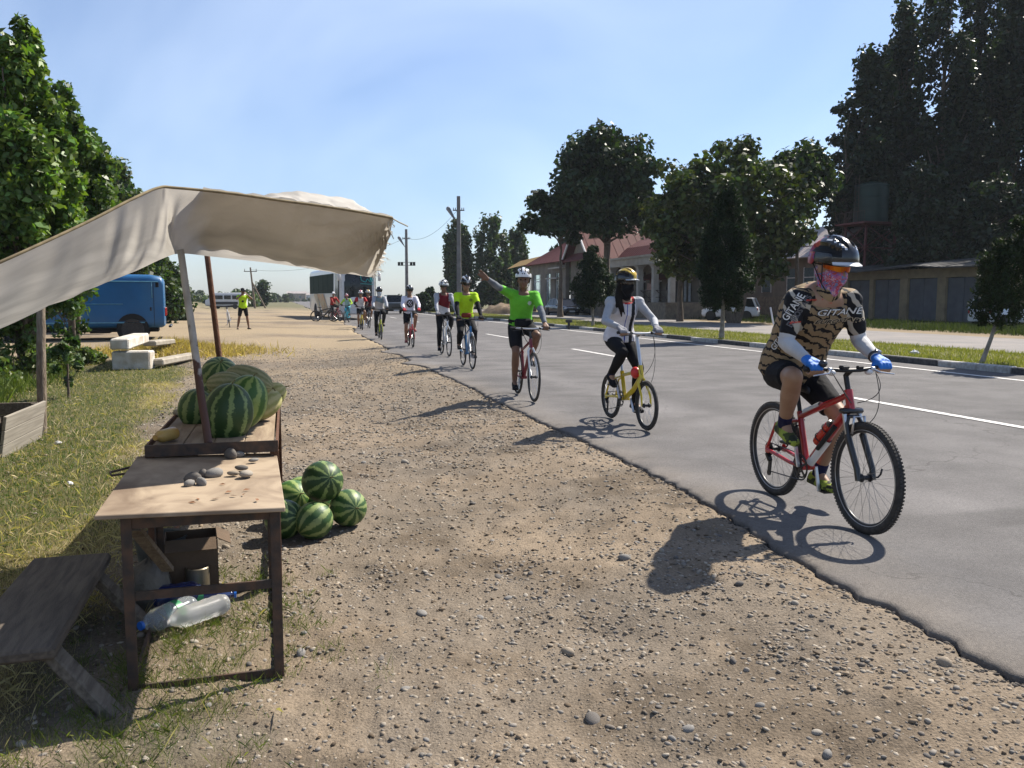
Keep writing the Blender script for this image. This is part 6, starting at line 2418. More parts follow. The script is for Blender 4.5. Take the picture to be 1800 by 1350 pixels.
def car(loc, hd, paint, label, L_=4.0, W=1.68, H=1.48, kind='hatch', group=None):
    root = empty('parked_car' if kind != 'jeep' else 'jeep', loc, hd, label, 'car', group)
    h = L_ / 2
    w = W / 2
    hood = {'hatch': .62, 'sedan': .60, 'jeep': .60}[kind] * H
    R = .30 if kind != 'jeep' else .37
    zb = .22 if kind != 'jeep' else .35
    st = [(-h, .80, .45, hood * .86), (-h + .06, .93, .28, hood * .98), (-h * .6, .99, zb, hood * 1.06), (0, 1, zb, hood * 1.04), (h * .40, .99, zb, hood * 1.0), (h * .75, .96, zb, hood * .92), (h - .1, .88, .26, hood * .80), (h, .70, .36, hood * .66)]
    if kind == 'sedan': st[0] = (-h, .82, .45, hood * .90)
    if kind == 'jeep': st = [(-h, .9, .45, hood), (-h + .05, .98, .4, hood * 1.05), (0, 1, zb, hood * 1.06), (h * .5, 1, zb, hood * 1.04), (h - .06, .96, .4, hood * 1.0), (h, .9, .5, hood * .96)]
    mb = MB(); mb.loft([rrect(x, w * k, w * k * .95, z0, z1, .13) for x, k, z0, z1 in st])
    mb.build('body', paint, root, smooth=45)
    gx = {'hatch': (-h + .08, -h + .35, h * .18, h * .52), 'sedan': (-h + .55, -h + 1.1, h * .12, h * .48), 'jeep': (-h + .04, -h + .12, h * .25, h * .42)}[kind]
    z0, z1 = hood * .98, H
    # glasshouse: dark glass block, painted roof and pillars
    mb = MB(); mb.loft([[Vector(p) for p in ((gx[0], -w * .9, z0), (gx[3], -w * .9, z0), (gx[3], w * .9, z0), (gx[0], w * .9, z0))],
                        [Vector(p) for p in ((gx[1], -w * .72, z1 - .03), (gx[2], -w * .72, z1 - .03), (gx[2], w * .72, z1 - .03), (gx[1], w * .72, z1 - .03))]])
    gl = mb.build('window', GLASSD, root)
    mb = MB(); mb.box(((gx[1] + gx[2]) / 2, 0, z1 - .012), (gx[2] - gx[1] + .1, w * 1.48, .05), bev=.022); mb.build('roof', paint, root, smooth=45)
    mb = MB()
    for s in (-1, 1):
        a = lambda t0, zz: None
        for x0, x1, ww in ((gx[3], gx[2], .06), (gx[0], gx[1], .12), ((gx[0] + gx[3]) / 2 - .1, (gx[1] + gx[2]) / 2 - .08, .07)):
            mb.bar((x0, s * w * .905, z0 - .02), (x1, s * w * .73, z1 - .01), ww, .03, up=Vector((0, s, 0)))
    mb.build('pillar', paint, root)
    for s in (-1, 1):
        mb = MB(); mb.ell((gx[3] - .12, s * (w + .07), z0 + .06), (.06, .09, .065)); mb.build('mirror', paint, root, smooth=True)
        mb = MB(); mb.ell((h - .10, s * w * .66, hood * .70), (.10, .17, .08), n=14); mb.build('headlight', LAMPM, root, smooth=True)
        mb = MB(); mb.box((-h + .03, s * w * .76, hood * .82), (.08, .16, .20), bev=.03); mb.build('tail_light', TAIL, root, smooth=45)
        mb = MB()
        for x in (-.05, .35):
            mb.box((x - .25, s * w * .995, hood * .86), (.14, .03, .022), bev=.006)
        mb.build('door_handle', CHR if kind == 'sedan' else paint, root)
        for x in (-h * .62, h * .64):
            mb = MB(); mb.lathe([(R * 1.16, -.1), (R * 1.16, .012)], n=22, rot=Matrix.Rotation(-pi / 2 * s, 3, 'X'), c=(x, s * w * .985, R)); mb.build('wheel_arch', DARKIN, root)
            car_wheel(root, x, s * (w - .07), R, .19)
    mb = MB(); mb.box((h - .005, 0, hood * .60), (.04, W * .5, .10), bev=.01); mb.build('grille', DARKIN, root)
    mb = MB(); mb.box((h - .0, 0, .36), (.05, .5, .11)); mb.box((-h + .01, 0, hood * .66), (.04, .5, .11)); mb.build('plate', PLATE, root)
    mb = MB(); mb.box((0, 0, zb - .02), (L_ * .86, W * .86, .10)); mb.build('underbody', DARKIN, root)
    return root


RH = YAW - pi / 2           # heading of traffic coming towards the camera
WCAR, DCAR = M('car_white', (.60, .62, .66), rough=.25, coat=.7, var=.04), M('car_dark', (.018, .022, .028), rough=.2, coat=.8, var=.1)
p = onz(1284, 567, 0); q = at(1284, 567, 57.5)
car((q.x, q.y, -.02), pi - .42, WCAR, 'white hatchback parked on the dust behind the cone shaped tree', 3.7, 1.6, 1.48, 'hatch')
q = at(988, 553, 74); car((q.x, q.y, 0), -pi / 2 + .35, DCAR, 'dark sedan seen from the front by the restaurant', 4.3, 1.7, 1.42, 'sedan', 'dark cars by the restaurant')
q = at(1016, 552, 76); car((q.x, q.y, 0), pi - .25, DCAR, 'dark sedan parked sideways beside the other dark car', 4.4, 1.7, 1.44, 'sedan', 'dark cars by the restaurant')
q = at(692, 550, 80); car((q.x, q.y, .0), RH, M('jeep_dark', (.03, .038, .045), rough=.3, coat=.5), 'dark jeep coming up the far lane of the road', 4.2, 1.75, 1.75, 'jeep')
q = at(1778, 552, 44); car((q.x, q.y, -.02), .3, WCAR, 'white car half hidden by the leaning tree near the garages', 4.2, 1.7, 1.5, 'hatch')

# ---- blue van
VB = M('van_blue', (.008, .095, .24), rough=.42, var=.12, scale=1.2, coat=.25, detail=6, dust=(.03, .125, .25))
VL = M('van_blue_pale', (.10, .28, .40), rough=.5)
q = at(205, 603, 29.0)
vz = gz(q.x, q.y)
rr_ = at(288, 590, 29.6)
van = empty('van', (rr_.x - 2.62 * cos(.36), rr_.y - 2.62 * sin(.36) + .2, vz - .02), pi + .36, 'old bright blue delivery van parked on the dirt behind the grass', 'van')
Lv_, Hv, Wv = 5.2, 2.22, 1.95
mb = MB()
xs = [(-2.62, .93, .52, 1.98), (-2.60, .97, .46, 2.06), (-2.52, 1.0, .42, 2.14), (-2.2, 1.0, .42, 2.2), (0, 1.0, .42, 2.22), (1.6, 1.0, .42, 2.2), (1.95, .97, .42, 2.12), (2.35, .93, .44, 1.35), (2.6, .86, .5, 1.22), (2.66, .8, .55, 1.1)]
mb.loft([rrect(x, Wv / 2 * k, Wv / 2 * k * .93, z0, z1, .22, 5) for x, k, z0, z1 in xs])
mb.build('body', VB, van, smooth=40)
for s in (-1, 1):
    y_ = s * Wv / 2
    mb = MB()
    # pressed side panel outline
    for a, b_ in (((-1.35, 1.22), (.55, 1.22)), ((.62, 1.30), (.62, 1.95)), ((-2.25, 1.42), (-2.25, 1.95))):
        pa, pc = Vector((a[0], y_ * (1.0 - .035 * (a[1] - .42) / 1.8), a[1])), Vector((b_[0], y_ * (1.0 - .035 * (b_[1] - .42) / 1.8), b_[1]))
        mb.tube([pa, pc], .014, 6)
    mb.tube([Vector((.55, y_ * .985, 1.22)), Vector((.60, y_ * .985, 1.24)), Vector((.62, y_ * .984, 1.30))], .014, 6)
    mb.build('pressed_edge', VL, van, smooth=True)
    mb = MB()
    for x in (.66, 1.58, -2.30):
        for z0_, z1_ in ((.46, 1.0), (1.0, 1.5), (1.5, 1.92)):
            mb.bar((x, y_ * (1.003 - .035 * (z0_ - .42) / 1.8), z0_), (x, y_ * (1.003 - .035 * (z1_ - .42) / 1.8), z1_), .012, .012)
    mb.build('door_seam', DARKIN, van)
    mb = MB(); mb.box((1.45, y_ * .988, 1.12), (.16, .03, .03), bev=.008); mb.box((-2.2, y_ * .99, 1.05), (.05, .03, .12), bev=.008); mb.build('door_handle', DARKM, van)
    mb = MB(); mb.box((-.4, y_ * 1.0, .60), (3.2, .02, .035), bev=.006); mb.build('rub_strip', VL, van)
    mb = MB(); mb.tube([(-2.45, y_ * .962, 1.965), (2.0, y_ * .962, 1.985)], .018, 6); mb.build('gutter', VL, van)
    mb = MB(); mb.box((-2.42, y_ * .975, 1.86), (.10, .02, .16), bev=.008); mb.build('air_vent', DARKIN, van)
    for x in (-1.62, 1.75):
        mb = MB(); mb.lathe([(.50, -.15), (.50, .014)], n=26, rot=Matrix.Rotation(-pi / 2 * s, 3, 'X'), c=(x, y_ * .985, .40)); mb.build('wheel_arch', DARKIN, van)
        car_wheel(van, x, s * (Wv / 2 - .10), .37, .22, M('steel_rim', (.12, .12, .12), rough=.5, metal=.5))
    mb = MB(); mb.box((-2.64, s * .7, .95), (.05, .12, .30), bev=.02); mb.build('tail_light', TAIL, van)
    mb = MB(); mb.quad((1.62, y_ * .965, 1.32), (1.95, y_ * .965, 1.32), (1.75, y_ * .945, 1.92), (1.62, y_ * .945, 1.92)); mb.build('window', GLASSD, van)
mb = MB(); mb.box((-2.78, 0, .46), (.10, 1.8, .07), bev=.02); mb.build('bumper', DARKM, van)
mb = MB(); mb.box((0, 0, .36), (4.8, 1.5, .16)); mb.tube([(-.9, .7, .33), (-.3, .7, .33)], .09, 10); mb.build('underbody', DARKIN, van)
mb = MB(); mb.quad((2.02, -.72, 2.0), (2.02, .72, 2.0), (2.36, .78, 1.38), (2.36, -.78, 1.38)); mb.build('windshield', GLASSD, van)
wb2 = at(216, 478, 33)
mb = MB(); mb.box((0, 0, 0), (1.6, .5, .5), bev=.03); o = mb.build('water_box', WHITEP, loc=(wb2.x, wb2.y, 2.05)); 
mb = MB(); [mb.box((sx * .7, sy * .2, -1.15), (.08, .08, 1.9)) for sx in (-1, 1) for sy in (-1, 1)]; mb.build('leg', IRON, o)
tag(o, 'white box standing on a frame behind the roof of the blue van', 'box')

# ---- coach
CW = M('coach_white', (.58, .58, .57), rough=.3, coat=.4, var=.06)
CG = M('coach_glass_green', (.012, .03, .022), rough=.65, spec=.05)
CO = M('coach_orange', (.42, .17, .035), rough=.4, c2=(.36, .26, .12), scale=1.5)
CT = M('turquoise_mark', (.06, .42, .40), rough=.5)
fl_, rl_ = at(598, 566, 57.0), at(543, 558, 68.0)
hd = atan2(fl_.y - rl_.y, fl_.x - rl_.x)
coach = empty('coach', (0, 0, 0), hd, 'white touring coach with a dark windshield parked at the roadside', 'coach')
Rz = Matrix.Rotation(hd, 3, 'Z')
Lc, Wc, Hc = 11.6, 2.5, 3.55
# front right corner (its own right) is the photo-left one
off = Rz @ Vector((Lc / 2, -Wc / 2, 0))
coach.location = (fl_.x - off.x, fl_.y - off.y, 0.02)
mb = MB()
mb.loft([rrect(x, Wc / 2 * k, Wc / 2 * k * .97, z0, z1, .22, 4) for x, k, z0, z1 in ((-5.8, .92, .5, 3.3), (-5.7, .98, .38, 3.5), (-5, 1, .34, 3.55), (4.8, 1, .34, 3.55), (5.5, .99, .34, 3.45), (5.72, .96, .36, 3.2), (5.8, .9, .42, 2.6))])
mb.build('body', CW, coach, smooth=40)
for s in (-1, 1):
    for i in range(5):
        mb = MB(); mb.box((-4.6 + i * 1.85, s * 1.235, 2.45), (1.78, .04, 1.35), bev=.015); mb.build('window', CG, coach)
    mb = MB(); mb.box((4.95, s * 1.25, 2.05), (1.15, .05, 2.3), bev=.02); mb.build('door', GLASSD, coach)
    for k_, (x0, x1, m_) in enumerate(((-.3, 1.0, CO), (.5, 1.7, CO), (1.4, 2.4, CO), (-1.6, .0, M('coach_tan', (.40, .30, .17), rough=.4)))):
        mb = MB()
        y_ = s * 1.258 + s * .004 * k_
        mb.prism([Vector((x0 + .2, y_, .42)), Vector((x0 + .75, y_, .42)), Vector((x1 - 2.3, y_, 1.75)), Vector((x0 - 2.2, y_, 1.75))], (0, s * .003, 0)); mb.build('stripe', m_, coach)
    mb = MB(); mb.box((3.7, s * 1.256, 1.45), (.35, .01, .25)); mb.build('hatch', DARKIN, coach)
    for x in (-3.2, 3.2):
        mb = MB(); mb.lathe([(.56, -.2), (.56, .014)], n=24, rot=Matrix.Rotation(-pi / 2 * s, 3, 'X'), c=(x, s * 1.25, .48)); mb.build('wheel_arch', DARKIN, coach)
        car_wheel(coach, x, s * 1.10, .48, .28)
    mb = MB(); mb.tube([(5.6, s * 1.1, 3.4), (6.1, s * 1.28, 3.35), (6.2, s * 1.34, 3.1)], .035, 6); mb.box((6.2, s * 1.36, 2.85), (.12, .20, .55), bev=.05); mb.build('mirror', CW, coach, smooth=45)
    mb = MB(); mb.ell((5.72, s * .88, .78), (.12, .24, .11)); mb.build('headlight', LAMPM, coach, smooth=True)
P = []
for i in range(9):
    y_ = -1.14 + 2.28 * i / 8
    row = []
    for j in range(6):
        z = 1.25 + 2.1 * j / 5
        xx = 5.83 - .10 * abs(y_ / 1.14) ** 3 - max(0, (z - 2.5)) ** 1.6 * .22
        row.append(Vector((xx + .03, y_, z)))
    P.append(row)
mb = MB(); mb.sheet(P); mb.build('windshield', GLASSD, coach, smooth=True)
mb = MB()
for a, b_ in (((.15, 3.05), (.2, 2.62)), ((.2, 2.62), (.5, 2.5)), ((.5, 2.5), (.62, 2.72)), ((.62, 2.72), (.82, 2.5)), ((.82, 2.5), (1.0, 2.62)), ((.15, 2.4), (1.0, 2.36))):
    mb.bar((5.87, a[0], a[1]), (5.87, b_[0], b_[1]), .03, .09, up=Vector((1, 0, 0)))
mb.box((5.87, .88, 2.75), (.03, .18, .26)); mb.build('windshield_mark', CT, coach)
mb = MB(); mb.ell((5.85, -.25, 1.35), (.05, .42, .16), n=16); mb.build('emblem', WHITEP, coach, smooth=True)
mb = MB(); mb.box((5.82, 0, .52), (.10, 2.2, .30), bev=.04); mb.build('bumper', CW, coach)

# ---- far white minibus
q = at(398, 552, 112)
mv = empty('minibus', (q.x, q.y, gz(q.x, q.y)), pi - .1, 'white minibus far off on the sandy lot', 'van')
mb = MB(); mb.loft([rrect(x, .9 * k, .82 * k, z0, z1, .18) for x, k, z0, z1 in ((-2.6, .94, .4, 1.95), (-2.5, 1, .35, 2.1), (1.6, 1, .35, 2.1), (2.1, .97, .35, 1.3), (2.5, .9, .42, 1.15))]); mb.build('body', CW, mv, smooth=45)
for s in (-1, 1):
    for x in (-1.7, -.6, .5, 1.4):
        mb = MB(); mb.box((x, s * .885, 1.5), (.9, .04, .5)); mb.build('window', GLASSD, mv)
    for x in (-1.6, 1.5): car_wheel(mv, x, s * .84, .33, .2)
    mb = MB(); mb.box((-.4, s * .905, .75), (3.2, .02, .35)); mb.build('side_band', DARKM, mv)
mb = MB(); mb.quad((1.72, -.72, 2.0), (1.72, .72, 2.0), (2.12, .78, 1.36), (2.12, -.78, 1.36)); mb.build('windshield', GLASSD, mv)

# ================================================================== BUILDINGS
def roadbox(mb, x0, x1, y0, y1, z0, z1):
    """box in the road frame added in world axes"""
    c = road((x0 + x1) / 2, (y0 + y1) / 2, (z0 + z1) / 2)
    return mb.box(c, (abs(x1 - x0), abs(y1 - y0), abs(z1 - z0)), Matrix.Rotation(YAW, 3, 'Z'))


def rp(x, y, z): return road(x, y, z)


PLAS = M('plaster_grey', (.20, .17, .135), c2=(.145, .125, .10), rough=.9, scale=1.3, detail=8, bump=.2)
STUC = M('stucco_warm', (.33, .275, .21), c2=(.24, .195, .145), rough=.9, scale=1.5, detail=8, bump=.2)
REDR = M('red_roof', (.12, .034, .03), c2=(.095, .027, .024), rough=.7, scale=1.2, spec=.15)
PALER = M('pale_tin_roof', (.40, .36, .33), c2=(.32, .27, .245), rough=.5, scale=.8, spec=.4)
CONC = M('pale_concrete', (.42, .39, .34), c2=(.33, .30, .26), rough=.85, scale=2, detail=8, bump=.2)
STONEW = M('stone_wall', (.24, .195, .14), c2=(.15, .12, .09), rough=.9, scale=4, detail=6, bump=.5, bscale=8)
WINB = M('window_glass', (.10, .14, .15), rough=.08, spec=.8)
WHF = M('white_frame', (.55, .54, .52), rough=.6)
BUILT = []


def bpart(name, mat, root, fn, smooth=False):
    mb = MB(); fn(mb)
    o = mb.build(name, mat, root, smooth=smooth)
    o.data.transform(Matrix.Translation(-root.location))
    return o


def roof_sheet(name, mat, root, a, b, c, d, th=.08, ribs=0, rib_h=.04):
    """roof slope a-b along the eave, d-c along the ridge; standing seams run up the slope"""
    a, b, c, d = map(Vector, (a, b, c, d))
    n = (b - a).cross(d - a).normalized()
    if n.z < 0: n = -n
    def fn(mb):
        mb.loft([[a, b, c, d], [p + n * th for p in (a, b, c, d)]])
        for i in range(ribs):
            t = (i + .5) / ribs
            p, q = a.lerp(b, t) + n * (th + .002), d.lerp(c, t) + n * (th + .002)
            if (q - p).length > .1: mb.bar(p, q, .05, rib_h, up=n)
    return bpart(name, mat, root, fn)


# ---- restaurant with a colonnade
rest = empty('restaurant', rp(30, 70, 0), 0, 'restaurant building with dark red roofs and a pale colonnade', 'building')
bpart('wall', PLAS, rest, lambda mb: roadbox(mb, 29.5, 33, 57.5, 72, 3.7, 5.0))
for y0, y1 in ((57.5, 58.6), (60.2, 61.2), (63.0, 64.0), (66.0, 67.2), (69.3, 72)):
    bpart('wall_pier', PLAS, rest, lambda mb: roadbox(mb, 29.5, 29.9, y0, y1, 1.2, 3.7))
for y0, y1 in ((58.6, 60.2), (61.2, 63.0), (64.0, 66.0), (67.2, 69.3)):
    w = bpart('window', WHF, rest, lambda mb: (roadbox(mb, 29.6, 29.75, y0, y0 + .1, 1.2, 3.7), roadbox(mb, 29.6, 29.75, y1 - .1, y1, 1.2, 3.7), roadbox(mb, 29.6, 29.75, (y0 + y1) / 2 - .04, (y0 + y1) / 2 + .04, 1.2, 3.7), roadbox(mb, 29.61, 29.74, y0, y1, 2.8, 2.9)))
bpart('terrace', STONEW, rest, lambda mb: roadbox(mb, 25.9, 29.4, 55.5, 73, -.1, 1.15))
bpart('beam', CONC, rest, lambda mb: (roadbox(mb, 25.95, 26.5, 54.8, 73, 3.95, 4.5), roadbox(mb, 25.8, 26.7, 54.6, 73.1, 4.5, 4.66)))
bpart('terrace_roof', PLAS, rest, lambda mb: roadbox(mb, 26.6, 29.5, 54.8, 73, 4.3, 4.5))
for y0 in (55.2, 58.0, 60.8, 63.6, 66.4, 69.2, 72.0):
    bpart('column', CONC, rest, lambda mb: (roadbox(mb, 26.0, 26.4, y0 - .2, y0 + .2, 1.15, 3.6), mb.loft([[rp(26.2 + sx * w_, y0 + sy * w_, z_) for sx, sy in ((-1, -1), (1, -1), (1, 1), (-1, 1))] for w_, z_ in ((.2, 3.6), (.26, 3.78), (.42, 3.95))])))
for i in range(6):
    bpart('railing', IRON, rest, lambda mb: [roadbox(mb, 26.18, 26.22, 55.4 + i * 2.8, 57.8 + i * 2.8, z_, z_ + .05) for z_ in (1.5, 2.0)] + [mb.bar(rp(26.2, 55.5 + i * 2.8, 1.2), rp(26.2, 57.7 + i * 2.8, 2.0), .04, .04)])
bpart('awning_roof', REDR, rest, lambda mb: mb.loft([[rp(28.2, 58, 2.9), rp(28.2, 66, 2.9), rp(29.5, 66, 3.5), rp(29.5, 58, 3.5)], [rp(28.2, 58, 2.98), rp(28.2, 66, 2.98), rp(29.5, 66, 3.58), rp(29.5, 58, 3.58)]]))
# main roof: steep dark skirt below, paler slope above
roof_sheet('roof', REDR, rest, rp(28.9, 56.8, 4.75), rp(28.9, 73, 4.75), rp(30.2, 73, 5.9), rp(30.2, 56.8, 5.9), ribs=30)
roof_sheet('roof', M('pale_red_roof', (.21, .10, .082), c2=(.175, .08, .066), rough=.6, scale=1.0, spec=.2), rest, rp(30.2, 56.8, 5.9), rp(30.2, 73, 5.9), rp(32.6, 73, 7.3), rp(32.6, 56.8, 7.3), ribs=30)  # upper slope in a paler red than the skirt
roof_sheet('roof', REDR, rest, rp(35.2, 56.8, 5.2), rp(35.2, 73, 5.2), rp(32.6, 73, 7.3), rp(32.6, 56.8, 7.3), ribs=10)
bpart('gable_wall', PLAS, rest, lambda mb: mb.prism([rp(29.2, 57.2, 4.7), rp(34.8, 57.2, 4.7), rp(32.6, 57.2, 7.15), rp(30.2, 57.2, 5.8)], rp(0, .2, 0)))
# cross gable in front, then the left wing with its hipped roof
gy0, gy1 = 73.0, 79.5
bpart('wall', PLAS, rest, lambda mb: roadbox(mb, 27.0, 38, gy0, gy1, 0, 5.0))
bpart('gable_wall', PLAS, rest, lambda mb: mb.prism([rp(27.0, gy0, 5.0), rp(27.0, gy1, 5.0), rp(27.0, (gy0 + gy1) / 2, 7.9)], rp(.25, 0, 0)))
roof_sheet('roof', REDR, rest, rp(26.3, gy0 - .7, 4.75), rp(38, gy0 - .7, 4.75), rp(38, (gy0 + gy1) / 2, 8.3), rp(26.3, (gy0 + gy1) / 2, 8.3), ribs=14)
roof_sheet('roof', REDR, rest, rp(26.3, gy1 + .7, 4.75), rp(38, gy1 + .7, 4.75), rp(38, (gy0 + gy1) / 2, 8.3), rp(26.3, (gy0 + gy1) / 2, 8.3), ribs=14)
bpart('barge_board', WHF, rest, lambda mb: (mb.bar(rp(26.24, gy0 - .75, 4.72), rp(26.24, (gy0 + gy1) / 2, 8.36), .12, .2), mb.bar(rp(26.24, gy1 + .75, 4.72), rp(26.24, (gy0 + gy1) / 2, 8.36), .12, .2)))
bpart('small_roof', REDR, rest, lambda mb: mb.loft([[rp(26.2, gy0 - .3, 4.9), rp(26.2, gy1 + .3, 4.9), rp(27.0, gy1 + .3, 5.6), rp(27.0, gy0 - .3, 5.6)], [rp(26.2, gy0 - .3, 5.0), rp(26.2, gy1 + .3, 5.0), rp(27.0, gy1 + .3, 5.7), rp(27.0, gy0 - .3, 5.7)]]))
wy0, wy1 = 79.8, 92
bpart('wall', PLAS, rest, lambda mb: roadbox(mb, 26.6, 27, wy0, wy1, 4.0, 5.2))
for y0, y1 in ((wy0, wy0 + 1.4), (wy0 + 3.4, wy0 + 5.0), (wy0 + 6.6, wy0 + 8.6), (wy0 + 11.4, wy1)):
    bpart('wall_pier', PLAS, rest, lambda mb: roadbox(mb, 26.6, 27, y0, y1, 0, 4.0))
bpart('wall', PLAS, rest, lambda mb: roadbox(mb, 36.7, 37, wy0, wy1, 0, 5.2))
bpart('wall', PLAS, rest, lambda mb: roadbox(mb, 29.5, 33, 57.5, 72, 0, 1.2))
bpart('wall', PLAS, rest, lambda mb: roadbox(mb, 32.7, 33, 57.5, 72, 1.2, 3.7))
for y0, y1 in ((wy0 + 1.4, wy0 + 3.4), (wy0 + 5.0, wy0 + 6.6), (wy0 + 8.6, wy0 + 11.4)):
    bpart('window', WHF, rest, lambda mb: (roadbox(mb, 26.7, 26.8, y0, y0 + .1, .6, 4.0), roadbox(mb, 26.7, 26.8, y1 - .1, y1, .6, 4.0), roadbox(mb, 26.7, 26.8, y0, y1, 3.2, 3.3), mb.bar(rp(26.75, y0, .6), rp(26.75, y1, 3.2), .05, .05)))
    bpart('window_pane', M_glass('pane', (.7, .85, .85), .05, .9), rest, lambda mb: roadbox(mb, 26.74, 26.76, y0, y1, .6, 4.0))
ex_, ey = (26.0, 37.6), (wy0 - .4, wy1 + .6)
mxr = (31.5, (wy0 + wy1) / 2)
roof_sheet('roof', REDR, rest, rp(ex_[0], ey[0], 5.0), rp(ex_[0], ey[1], 5.0), rp(mxr[0], mxr[1] + 2, 8.6), rp(mxr[0], mxr[1] - 2, 8.6), ribs=18)
roof_sheet('roof', REDR, rest, rp(ex_[0], ey[0], 5.0), rp(ex_[1], ey[0], 5.0), rp(mxr[0] + .02, mxr[1] - 2, 8.6), rp(mxr[0], mxr[1] - 2, 8.6), ribs=0)
roof_sheet('roof', REDR, rest, rp(ex_[0], ey[1], 5.0), rp(ex_[1], ey[1], 5.0), rp(mxr[0] + .02, mxr[1] + 2, 8.6), rp(mxr[0], mxr[1] + 2, 8.6), ribs=0)
roof_sheet('roof', REDR, rest, rp(ex_[1], ey[0], 5.0), rp(ex_[1], ey[1], 5.0), rp(mxr[0], mxr[1] + 2, 8.6), rp(mxr[0], mxr[1] - 2, 8.6), ribs=0)
for z_ in (3.4, 4.4):
    bpart('ledge', CONC, rest, lambda mb: roadbox(mb, 26.0, 26.6, wy0 + 4.6 - z_, wy0 + 7.4 - z_ + 1, z_, z_ + .12))
scf = empty('scaffold', rp(27.5, 95, 0), 0, 'thin scaffold frame at the far end of the restaurant', 'scaffold')
def _scaf(mb):
    for y0 in (93.2, 95.2, 97.2):
        for x0 in (26.6, 28.0):
            mb.tube([rp(x0, y0, 0), rp(x0, y0, 5.0)], .05, 5)
    for z_ in (1.2, 2.4, 3.6, 4.8):
        for x0 in (26.6, 28.0): mb.tube([rp(x0, 93.2, z_), rp(x0, 97.2, z_)], .04, 5)
    mb.tube([rp(26.6, 93.2, 0), rp(26.6, 97.2, 4.8)], .04, 5)
bpart('tube_frame', IRON, scf, _scaf)
bpart('awning_cloth', M_cloth('tan_cloth', (.40, .30, .17)), scf, lambda mb: mb.sheet([[rp(25.5, 92.5, 5.6), rp(25.5, 98.5, 4.9)], [rp(28.5, 92.5, 6.3), rp(28.5, 98.5, 5.6)]]))

# ---- long grey building with the pale tin roof
gb = empty('building', rp(45, 66, 0), 0, 'grey rendered building with a pale ribbed tin roof', 'building')
bpart('wall', PLAS, gb, lambda mb: roadbox(mb, 41, 50, 59.6, 79, -.1, 4.75))
bpart('plinth', STONEW, gb, lambda mb: roadbox(mb, 40.7, 40.98, 59.4, 79, -.1, 1.6))
for y0 in (60.2, 62.6, 66.5, 71.0, 75.5):
    w = bpart('window', WINB, gb, lambda mb: roadbox(mb, 40.95, 41.03, y0, y0 + 1.4, 2.0, 3.9))
    o = bpart('frame', WHF, gb, lambda mb: (roadbox(mb, 40.93, 41.06, y0 - .06, y0 + .03, 1.95, 3.95), roadbox(mb, 40.93, 41.06, y0 + 1.37, y0 + 1.46, 1.95, 3.95), roadbox(mb, 40.92, 41.05, y0, y0 + 1.4, 3.1, 3.18)))
roof_sheet('roof', PALER, gb, rp(40.2, 59.0, 4.65), rp(40.2, 79.6, 4.65), rp(45.5, 79.6, 7.6), rp(45.5, 59.0, 7.6), ribs=44)
roof_sheet('roof', PALER, gb, rp(51, 59.0, 4.65), rp(51, 79.6, 4.65), rp(45.5, 79.6, 7.6), rp(45.5, 59.0, 7.6), ribs=0)
bpart('gable_wall', PLAS, gb, lambda mb: mb.prism([rp(41, 59.7, 4.7), rp(50, 59.7, 4.7), rp(45.5, 59.7, 7.45)], rp(0, .2, 0)))
bpart('roof_seam', M('rust_band', (.14, .06, .045), rough=.7), gb, lambda mb: mb.bar(rp(42.0, 59.0, 5.74), rp(42.0, 79.6, 5.74), .14, .06))

# ---- garages
ga = empty('garage_row', rp(42, 46, 0), 0, 'low row of garages with grey metal doors and a sagging shed roof', 'garage')
gy = [(42.2, 44.9), (45.6, 48.3), (49.0, 51.7), (52.1, 54.5)]
OCH = M('ochre_render', (.30, .235, .14), c2=(.22, .17, .105), rough=.9, scale=2, detail=8, bump=.2)
DOORG = M('door_grey', (.105, .115, .13), c2=(.075, .082, .095), rough=.6, scale=1.5, detail=6)
for q in ((40, 40.3, 41, 55, 2.75, 3.35), (46, 46.3, 37, 55, -.1, 3.9), (40, 46, 36.7, 37, -.1, 3.4), (40.3, 46, 54.7, 55, -.1, 3.4), (40.02, 40.28, 37, 41, -.1, 3.35)):
    bpart('wall', OCH, ga, lambda mb: roadbox(mb, *q))
prev = 41
for y0, y1 in gy + [(55, 58)]:
    bpart('pier', OCH, ga, lambda mb: roadbox(mb, 39.92, 40.28, prev, y0, -.1, 2.75)); prev = y1
for y0, y1 in gy:
    for k_ in range(2):
        ya, yb = y0 + (y1 - y0) * k_ / 2 + .02, y0 + (y1 - y0) * (k_ + 1) / 2 - .02
        d = bpart('door', DOORG, ga, lambda mb: roadbox(mb, 40.10, 40.16, ya, yb, 0, 2.72))
        h_ = bpart('door_frame', M('door_edge', (.06, .066, .075), rough=.6), d, lambda mb: [roadbox(mb, 40.07, 40.10, ya, ya + .06, 0, 2.72), roadbox(mb, 40.07, 40.10, yb - .06, yb, 0, 2.72), roadbox(mb, 40.07, 40.10, ya + .06, yb - .06, 1.3, 1.36)])
        for z_ in (.5, 2.2):
            bpart('hinge', M('door_edge', (.06, .066, .075), rough=.6), d, lambda mb: roadbox(mb, 40.06, 40.095, ya + .08 if k_ == 0 else yb - .55, ya + .55 if k_ == 0 else yb - .08, z_, z_ + .06))
        if k_ == 0: bpart('padlock', M('door_rust', (.12, .06, .03), rough=.7), d, lambda mb: roadbox(mb, 40.03, 40.09, yb - .12, yb - .02, 1.15, 1.28))
RFD = M('tar_roof', (.045, .043, .042), c2=(.10, .095, .09), rough=.85, scale=1.3, detail=8)
